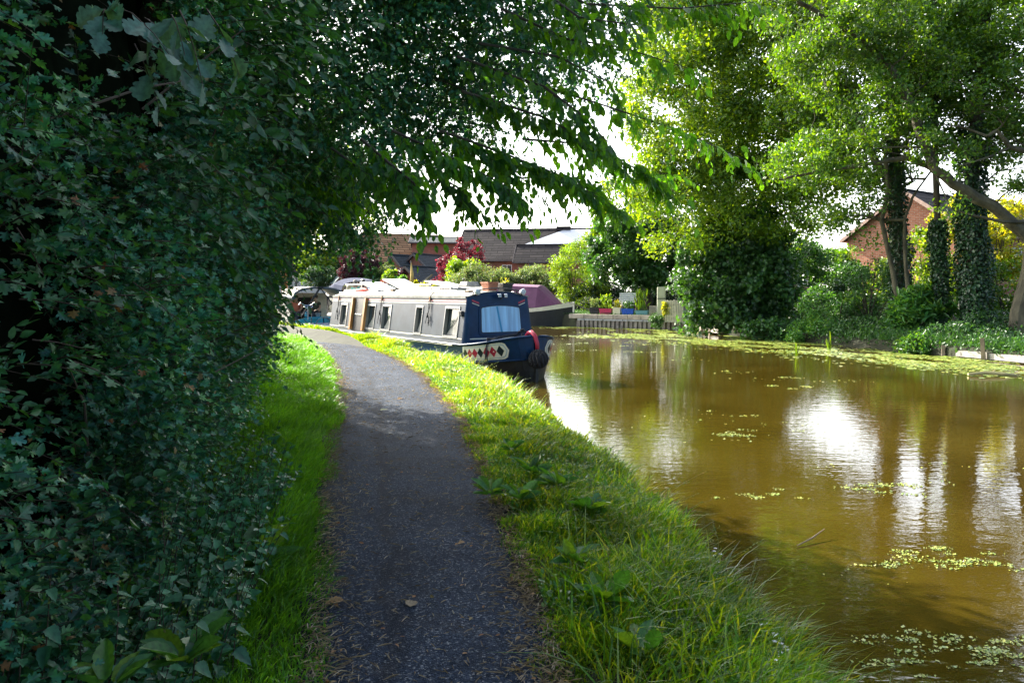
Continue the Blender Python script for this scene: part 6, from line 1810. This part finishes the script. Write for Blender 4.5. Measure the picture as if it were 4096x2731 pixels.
# timber edging along the right bank
tw_ = empty('bank_edging', 'old grey timber edging with a leaning post at the right edge of the water', 'wall', (13.2, 21.5, 0))
GREYW = mat('grey_old_timber', (.26, .24, .22), .85, var=.4, scale=3, bump=.5, bscale=25)
mb = MB()
yy_ = [17.0, 18.6, 19.6, 20.9, 22.0]
for i in range(len(yy_) - 1):
    a = (xr(yy_[i]) - .06, yy_[i] + .04, .04); b = (xr(yy_[i + 1]) - .06, yy_[i + 1] - .04, .04)
    h = .34 if i < 2 else .2
    mb.prism([a, b, (b[0], b[1], h), (a[0], a[1], h + .03)], (.12, .02, 0))
wchild(mb.build('boards', GREYW), tw_)
mb = MB(); mb.bar((xr(20.9) - .14, 20.9, -.3), (xr(20.9) - .20, 20.95, .62), .10); mb.bar((xr(22.3) - .14, 22.3, -.3), (xr(22.3) - .05, 22.5, .3), .09); mb.bar((xr(19.3) - .12, 19.3, -.3), (xr(19.3) - .12, 19.3, .36), .09)
build_each(mb, 'post', OLDW, tw_, keep=True)
mb = MB(); mb.box((0, 0, .0), (1.1, .35, .3), rz=.3); o = mb.build('stone_block', STONE, None, bevel=.04); o.location = (xr(19.2) + .35, 19.4, .40); tag(o, 'pale stone block lying behind the timber edging', 'block')
mb = MB(); g = gnd(3960, 1500, .02); mb.tube([(-.5, 0, .02), (-.1, .03, .05), (.3, -.04, .03), (.6, 0, .0)], [.03, .045, .04, .02], 6); mb.tube([(0, 0, .03), (.25, .2, .1)], [.025, .01], 5)
o = mb.build('driftwood', mat('yellow_wood', (.42, .36, .16), .7)); o.location = g; tag(o, 'yellowish driftwood stick among the lily pads at the right', 'stick')
mb = MB(); g = gnd(3250, 2160, .01); mb.tube([(-.16, -.12, .0), (0, 0, .02), (.14, .12, .05)], [.004, .006, .003], 5)
o = mb.build('floating_twig', OLDW); o.location = g; tag(o, 'short dark twig floating off the near grass bank', 'stick')
# close boarded fence stepping down the garden
fn = empty('garden_fence', 'weathered board fence with a sloping top between the dark bush and ivy mound', 'fence', tuple(at(3140, 1200, 40)))
mb = MB()
pa, pb, pc = at(3120, 1150, 40), at(3255, 1178, 38.5), at(3400, 1200, 39)
for (a, b, ha, hb) in ((pa, pb, 2.5, 2.1), (pb, pc, 1.7, 1.5)):
    n_b = 12
    for i in range(n_b):
        u, v = i / n_b, (i + .92) / n_b
        A = a + (b - a) * u; B = a + (b - a) * v
        hu, hv = ha + (hb - ha) * u, ha + (hb - ha) * v
        mb.prism([(A[0], A[1], .7), (B[0], B[1], .7), (B[0], B[1], hv), (A[0], A[1], hu)], (0, .03, 0))
wchild(mb.build('boards', mat('fence_boards', (.13, .125, .09), .8, var=.35, scale=3)), fn)
mb = MB(); mb.bar((pa[0], pa[1] - .03, 2.5), (pb[0], pb[1] - .03, 2.12), .05, .05); mb.bar((pb[0], pb[1], .6), (pb[0], pb[1], 2.2), .11); wchild(mb.build('post', OLDW), fn)
# yellow flag/closed parasol
c = at(1644, 1140, 70)
o = empty('closed_parasol', 'tall closed yellow parasol beside the small slate gables', 'parasol', (c[0], c[1], 1.6))
mb = MB(); mb.tube([(0, 0, 0), (0, 0, 3.3)], .035, 6); mb.tube([(0, 0, 3.28), (0, 0, 3.36)], .06, 6); mb.build('pole', WHITEW, o)
mb = MB(); mb.tube([(0, 0, .7), (.04, 0, 1.4), (.1, 0, 2.1), (.02, 0, 3.2)], [.10, .17, .16, .03], 9, jit=.1); mb.build('canopy', mat('yellow_cloth', (.60, .42, .12), .8, var=.2), o)
# small shed
c = at(1362, 1128, 82)
o = empty('garden_shed', 'little shed with blue side behind the rusty bundle', 'shed', (c[0], c[1], 2.0), .5)
mb = MB(); mb.prism([(-.6, 0, -.4), (.6, 0, -.4), (.6, 0, 1.1), (0, 0, 1.75), (-.6, 0, 1.1)], (0, 1.6, 0)); mb.build('wall', mat('shed_wood', (.22, .12, .08), .8), o)
mb = MB(); mb.prism([(-.75, -.1, .98), (0, -.1, 1.78), (0, -.1, 1.86), (-.8, -.1, 1.0)], (0, 1.8, 0)); mb.prism([(.75, -.1, .98), (.8, -.1, 1.0), (0, -.1, 1.86), (0, -.1, 1.78)], (0, 1.8, 0)); mb.build('roof', mat('felt', (.05, .09, .09), .8), o)
mb = MB(); mb.box((.615, .8, .4), (.02, 1.2, 1.2)); mb.build('side_panel', mat('bright_blue', (.05, .18, .5), .6), o)
# beige awning slope near the crimson bush
c = at(1700, 1120, 63)
mb = MB(); mb.prism([(-.9, 0, -.55), (.5, 0, .45), (.6, 0, .5), (-.5, 0, -.6)], (0, 1.2, .0)); o = mb.build('sun_sail', CANV); o.location = c; tag(o, 'sloping cream canvas below the small slate roofs', 'canvas')

# ------------------------------------------------------------------ houses
BRK = brickmat('red_brick', (.28, .085, .05), (.38, .13, .08), (.30, .22, .18))
BRK2 = brickmat('orange_brick', (.30, .10, .055), (.42, .17, .10), (.34, .26, .20), bw=.30, bh=.10)
RBR = brickmat('brown_tiles', (.22, .12, .06), (.36, .21, .11), (.07, .04, .025), bw=1.6, bh=.30, roof=True)
RDK = brickmat('dark_tiles', (.022, .019, .022), (.050, .042, .042), (.004, .004, .004), bw=1.4, bh=.28, roof=True)
RSL = brickmat('blue_slate', (.03, .045, .055), (.045, .06, .075), (.008, .01, .012), bw=.22, bh=.16, roof=True)
WFR = mat('white_frame', (.8, .8, .78), .4, var=.03)
BARGE = mat('dark_barge', (.06, .045, .045), .6)
WGL = mat('house_glass', (.05, .06, .065), .06, var=.6, scale=.8, spec=.9)
def house(name, label, loc, rz, L, Wd, hw, hr, brick, roof, over=.35, windows=(), barge=BARGE, group=None, gable_inset=0, hip=0):
    """ridge along local x; walls hw high; ridge hr"""
    o = empty(name, label, 'house', loc, rz, group)
    mb = MB(); x, y = L / 2, Wd / 2
    mb.add([(-x, -y, 0), (x, -y, 0), (x, y, 0), (-x, y, 0), (-x, -y, hw), (x, -y, hw), (x, y, hw), (-x, y, hw), (-x, 0, hr - .05), (x, 0, hr - .05)],
           [(0, 1, 5, 4), (2, 3, 7, 6), (1, 2, 6, 9, 5), (3, 0, 4, 8, 7)])
    mb.build('wall', brick, o)
    mb = MB(); k = (hr - hw) / y; xx = x + over; yo = y + over; zo = hw - k * over
    for s in (-1, 1):
        P4 = [(-xx, s * yo, zo + .02), (xx, s * yo, zo + .02), (xx - hip, 0, hr + .02), (-xx + hip, 0, hr + .02)]
        mb.prism(P4 if s < 0 else P4[::-1], (0, 0, .10))
    rf_ = mb.build('roof', roof, o)
    mb = MB(); mb.tube([(-xx, 0, hr + .12), (xx, 0, hr + .12)], .10, 6); mb.build('ridge', roof, rf_)
    mb = MB()
    for s in (-1, 1):
        mb.tube([(-xx, s * (yo + .05), zo), (xx, s * (yo + .05), zo)], .07, 6)
        for e in (-1, 1): mb.bar((e * (xx + .03), s * yo, zo + .0), (e * (xx + .03), 0, hr + .02), .05, .2)
    mb.build('gutter', barge, o)
    for (side, u, z, w_, h_) in windows:
        f = MB(); g_ = MB()
        if side in ('front',): c_ = lambda a, d, zz: (a, -y - d, zz)
        elif side == 'left': c_ = lambda a, d, zz: (-x - d, -a, zz)
        else: c_ = lambda a, d, zz: (x + d, a, zz)
        def pr(m_, a0, a1, z0, z1, d0, d1):
            p = [c_(a0, d0, z0), c_(a1, d0, z0), c_(a1, d0, z1), c_(a0, d0, z1)]
            off = Vector(c_(a0, d1, z0)) - Vector(p[0]); m_.prism(p, off)
        t = .06
        for (a0, a1, z0, z1) in ((u - w_ / 2, u + w_ / 2, z, z + t), (u - w_ / 2, u + w_ / 2, z + h_ - t, z + h_), (u - w_ / 2, u - w_ / 2 + t, z + t, z + h_ - t), (u + w_ / 2 - t, u + w_ / 2, z + t, z + h_ - t), (u - t / 2, u + t / 2, z + t, z + h_ - t)):
            pr(f, a0, a1, z0, z1, .002, .05)
        wf = f.build('window', WFR, o)
        pr(g_, u - w_ / 2 + t, u + w_ / 2 - t, z + t, z + h_ - t, .003, .02)
        g_.build('pane', WGL, wf)
    return o
def hz(px, py, Y): return float(at(px, py, Y)[2])
# long dark roof with solar panels
Y0 = 76
cx = float(at(2150, 1100, Y0)[0])
gzh = 1.5
h1 = house('brick_house', 'long low brick house with dark tiled roof and big solar panel', (cx, Y0 + 4, gzh), math.radians(-9), 15, 9, hz(2150, 1035, Y0) - gzh, hz(2150, 935, Y0 + 4) - gzh + .35, BRK, RDK,
           windows=[('front', 3.9, 2.2, 1.1, 1.3), ('front', 1.2, 2.2, 1.3, 1.3), ('front', -2.4, 2.1, 1.0, 1.2), ('front', 6.6, 2.2, 1.0, 1.3), ('front', -5.6, 2.1, 1.1, 1.2)])
hw_, hr_ = hz(2150, 1035, Y0) - gzh, hz(2150, 935, Y0 + 4) - gzh + .35
k_ = (hr_ - hw_) / 4.5
mb = MB()
def roofpt(x, f, d): # f 0 eave .. 1 ridge, on the front slope
    yv = -4.5 * (1 - f); return (x, yv, hr_ - k_ * 4.5 * (1 - f) + .14 + d)
mb.prism([roofpt(-1.0, .40, .03), roofpt(4.6, .40, .03), roofpt(6.2, .93, .03), roofpt(3.0, .93, .03)], (0, 0, .06))
mb.build('solar_panel', mat('white_roof_panel', (.55, .56, .6), .1, var=.05), h1)
mb = MB(); mb.box((2.9, 0, hr_ + .15), (1.5, .9, .4)); mb.build('ridge_block', RDK, h1)
mb = MB(); mb.tube([(2.2, .2, hr_), (2.2, .2, hr_ + 1.9)], .03, 5); mb.tube([(1.8, .2, hr_ + 1.5), (2.6, .2, hr_ + 1.5)], .02, 5)
for i in range(4): mb.tube([(1.9 + .18 * i, .0, hr_ + 1.5), (1.9 + .18 * i, .4, hr_ + 1.5)], .012, 4)
mb.build('aerial', STEEL, h1)
# projecting bay of the same house
h1b = house('brick_house', 'projecting brick bay with two windows under the solar panel', (float(at(2215, 1100, 73)[0]), 75.2, gzh), math.radians(-9), 6.6, 4, hz(2200, 1040, 73) - gzh, hz(2200, 1020, 73) - gzh + 1.0, BRK, RDK,
            windows=[('front', -1.6, 2.0, 1.0, 1.4), ('front', 1.3, 2.0, 1.1, 1.4)])
# brown roofed house on the left
Y0 = 92
c = at(1590, 1100, Y0)
h2 = house('brick_house', 'brick house with broad brown tiled roof at the left', (c[0], Y0 + 4, 1.6), math.radians(28), 9.5, 9, hz(1550, 1040, Y0) - 1.6, hz(1600, 945, Y0) - 1.6 + .4, BRK, RBR, over=.6,
           windows=[('front', -2.8, 2.6, 1.1, 1.5), ('front', -.9, 2.9, 1.0, 1.1)])
h2b = house('brick_house', 'small white edged gable end poking up left of the brown roof', (float(at(1510, 1000, 97)[0]), 98.5, 1.6), math.radians(118), 5, 4.2, hz(1500, 1015, 97) - 1.6, hz(1500, 950, 97) - 1.6, mat('cream_render', (.55, .42, .30), .8), RSL, over=.3, barge=WFR)
h2c = house('brick_house', 'brick gable with blue grey roof behind the crimson tree', (float(at(1800, 1000, 88)[0]), 90, 1.6), math.radians(5), 9, 7, hz(1800, 975, 88) - 1.6, hz(1800, 948, 88) - 1.6, BRK, RSL)
# three little slate gables
for i, (px, py_e, py_r, Y0, wd, lab) in enumerate([(1615, 1090, 1023, 74, 3.0, 'left one of three small slate roofed garages'), (1700, 1070, 1018, 75, 3.0, 'rear right one of three small slate roofed garages'), (1668, 1118, 1068, 71, 2.6, 'front lowest one of three small slate roofed garages')]):
    c = at(px, 1100, Y0)
    house('garage', lab, (c[0], Y0 + 2.4, 1.5), math.radians(62), 4.6, wd, hz(px, py_e, Y0) - 1.5, hz(px, py_r, Y0) - 1.5, BRK, RSL, over=.25, group='slate roofed garages')
# right brick house behind the trees
c = at(3600, 1100, 42)
house('brick_house', 'tall orange brick house gable seen between the ivy trunks on the right', (23.4 + 4.1, 45 + 2.9, .8), math.radians(35), 10, 7.2, 4.6, 7.1, BRK2, RDK, over=.3, barge=mat('pink_barge', (.38, .25, .2), .6))
c = at(4060, 1000, 44)
house('brick_house', 'brick house at the right edge mostly hidden by yellow bushes', (c[0] + 1.5, 49, .8), math.radians(20), 8, 7, hz(4000, 900, 44) - .8, hz(4060, 790, 45) - .8, BRK2, RDK, windows=[('front', -2.4, 2.6, 1.5, 1.2)])
c = at(1180, 1080, 120)
house('brick_house', 'tiny distant white house at the far left behind the trees', (c[0], 124, 2.0), .3, 9, 6, 3.6, 6.0, mat('white_render', (.6, .6, .58), .7), RDK, windows=[('front', 1, 1.6, 1.2, 1.2)])
# ------------------------------------------------------------------ people
SKIN = mat('skin', (.50, .27, .18), .55, var=.08)
def skinned(name, joints, edges, radii, m, parent=None, sub=2):
    me = bpy.data.meshes.new(name); me.from_pydata([tuple(j) for j in joints], edges, []); me.update()
    o = link(name, me, m, parent)
    sk = o.modifiers.new('skin', 'SKIN')
    me.skin_vertices[0].data[0].use_root = True
    for i, r in enumerate(radii):
        rr = r if isinstance(r, tuple) else (r, r)
        me.skin_vertices[0].data[i].radius = rr
    s = o.modifiers.new('sub', 'SUBSURF'); s.levels = sub; s.render_levels = sub
    return o
def person_seated(label, loc, rz, top, hair, hat=None, lean=0.0, arm_up=False, trousers=None, longhair=False):
    o = empty('person', label, 'person', loc, rz)
    # origin at the seat, facing local -y
    H = lambda x, y, z: (x, y - z * lean, z)
    J = [H(0, 0, .08), H(0, .01, .25), H(0, .02, .42), H(0, .01, .52), H(0, -.005, .59), H(0, -.01, .66), H(0, -.01, .74),
         H(.17, .01, .48), H(.22, -.02, .30), H(.20, -.22, .22) if not arm_up else H(.20, -.22, .45),
         H(-.17, .01, .48), H(-.23, -.02, .30), H(-.20, -.24, .20),
         H(.10, -.02, .06), (.12, -.42, .06), (.12, -.46, -.36), (.12, -.58, -.40),
         H(-.10, -.02, .06), (-.12, -.42, .06), (-.12, -.46, -.36), (-.12, -.58, -.40)]
    E = [(0, 1), (1, 2), (2, 3), (3, 4), (4, 5), (5, 6), (2, 7), (7, 8), (8, 9), (2, 10), (10, 11), (11, 12), (0, 13), (13, 14), (14, 15), (15, 16), (0, 17), (17, 18), (18, 19), (19, 20)]
    R = [(.15, .11), (.13, .10), (.16, .10), .055, .052, (.082, .095), (.07, .08), .055, .042, .032, .055, .042, .032, .085, .06, .045, .035, .085, .06, .045, .035]
    skinned('body', J, E, R, SKIN, o)
    # clothes
    J2 = [H(0, 0, .06), H(0, .01, .25), H(0, .02, .43), H(.17, .01, .48), H(.21, -.01, .36), H(-.17, .01, .48), H(-.215, -.01, .36)]
    skinned('shirt', J2, [(0, 1), (1, 2), (2, 3), (3, 4), (2, 5), (5, 6)], [(.165, .125), (.145, .115), (.172, .115), .07, .06, .07, .06], top, o)
    J3 = [H(0, 0, .07), H(.10, -.02, .06), (.12, -.42, .06), (.12, -.46, -.28), H(-.10, -.02, .06), (-.12, -.42, .06), (-.12, -.46, -.28)]
    skinned('trousers', J3, [(0, 1), (1, 2), (2, 3), (0, 4), (4, 5), (5, 6)], [(.15, .12), .095, .07, .055, .095, .07, .055], trousers or mat('dark_trousers', (.03, .035, .05), .8), o)
    hc = Vector(H(0, .012, .715))
    mb = MB(); mb.lathe((hc.x, hc.y + .02, hc.z), [(.03, -.08), (.085, -.05), (.098, .0), (.09, .05), (.055, .088), (.01, .10)], 12); mb.build('hair', hair, o, smooth=True)
    if longhair:
        mb = MB(); mb.tube([(hc.x, hc.y + .09, hc.z + .03), (hc.x, hc.y + .12, hc.z - .05), (hc.x, hc.y + .10, hc.z - .16)], [.04, .045, .015], 7); mb.build('ponytail', hair, o, smooth=True)
    # face: nose, eyes, ears
    mb = MB(); mb.tube([(hc.x, hc.y - .085, hc.z - .005), (hc.x, hc.y - .115, hc.z - .03)], [.008, .014], 6)
    for s in (-1, 1): mb.tube([(hc.x + s * .085, hc.y, hc.z - .02), (hc.x + s * .10, hc.y + .005, hc.z - .02)], [.02, .016], 7)
    mb.build('face', SKIN, o, smooth=True)
    mb = MB()
    for s in (-1, 1): mb.box((hc.x + s * .032, hc.y - .088, hc.z + .0), (.02, .01, .01))
    mb.build('eyes', BLACK, o)
    if hat:
        mb = MB(); mb.lathe((hc.x, hc.y, hc.z + .03), [(.15, .0), (.155, .012), (.10, .02), (.095, .075), (.05, .10), (.01, .105)], 14); mb.build('cap', hat, o, smooth=True)
    # hands
    for s in (-1, 1):
        w0 = Vector(J[9] if s > 0 else J[12])
        d = Vector((-s * .3, -1, -.1)).normalized()
        HJ = [w0, w0 + d * .07]; HE = [(0, 1)]; HR = [(.03, .02), (.036, .016)]
        for k in range(4):
            b_ = w0 + d * .075 + Vector((.021 * (k - 1.5), 0, 0)); ln = (.062, .072, .068, .052)[k]
            i0 = len(HJ); HJ += [b_, b_ + d * ln * .5 + Vector((0, 0, -.008)), b_ + d * ln + Vector((0, 0, -.026))]; HE += [(1, i0), (i0, i0 + 1), (i0 + 1, i0 + 2)]; HR += [.009, .008, .007]
        i0 = len(HJ); tb = w0 + d * .025 + Vector((-s * .03, 0, 0)); HJ += [tb, tb + Vector((-s * .03, -.03, -.01)), tb + Vector((-s * .035, -.055, -.015))]; HE += [(0, i0), (i0, i0 + 1), (i0 + 1, i0 + 2)]; HR += [.011, .010, .008]
        skinned('hand', HJ, HE, HR, SKIN, o, 1)
    return o
GREYH = mat('grey_brown_hair', (.16, .14, .12), .7, var=.3, scale=20)
BRH = mat('brown_hair', (.06, .035, .02), .6, var=.3, scale=20)
pa = at(1424, 1160, 30.4); pb_ = at(1458, 1163, 31.0)
person_seated('person in a teal sleeveless top, seated with back to the towpath in the cruiser cockpit', (pa[0], pa[1], 1.62), math.radians(150), mat('teal_cloth', (.01, .30, .24), .8, var=.15), GREYH, longhair=False)
person_seated('person in a pale blue shirt sitting right of the one in teal', (pb_[0], pb_[1], 1.60), math.radians(200), mat('pale_blue_cloth', (.40, .52, .68), .8, var=.1), mat('white_hair', (.35, .32, .3), .7), arm_up=True)
c = wpt((-14.75, -.42, 1.02))
person_seated('person in an orange top seated under the cream awning, facing the towpath', c, RZ + math.radians(60), mat('orange_cloth', (.50, .13, .07), .8, var=.15), BRH, hat=None, lean=.1)
c = wpt((-14.6, .30, 1.02))
person_seated('dark clothed person in the shade of the awning behind the orange topped one', c, RZ + math.radians(40), mat('olive_dark_cloth', (.05, .05, .03), .8, var=.2), BRH, lean=.05)
# small things on the awning boat's bow
mb = MB(); mb.lathe((0, 0, 0), [(.05, 0), (.05, .12), (.02, .17), (.02, .22)], 10); o = mb.build('bottle', SKYBLUE); o.location = wpt((-13.75, -.35, 1.0)); tag(o, 'blue bottle standing on the turquoise bow', 'bottle')
mb = MB(); mb.lathe((0, 0, 0), [(.07, 0), (.10, .08), (.11, .13), (.09, .14)], 12); o = mb.build('bowl', STEEL); o.location = wpt((-13.7, .1, 1.0)); tag(o, 'grey metal bowl on the turquoise bow', 'bowl')
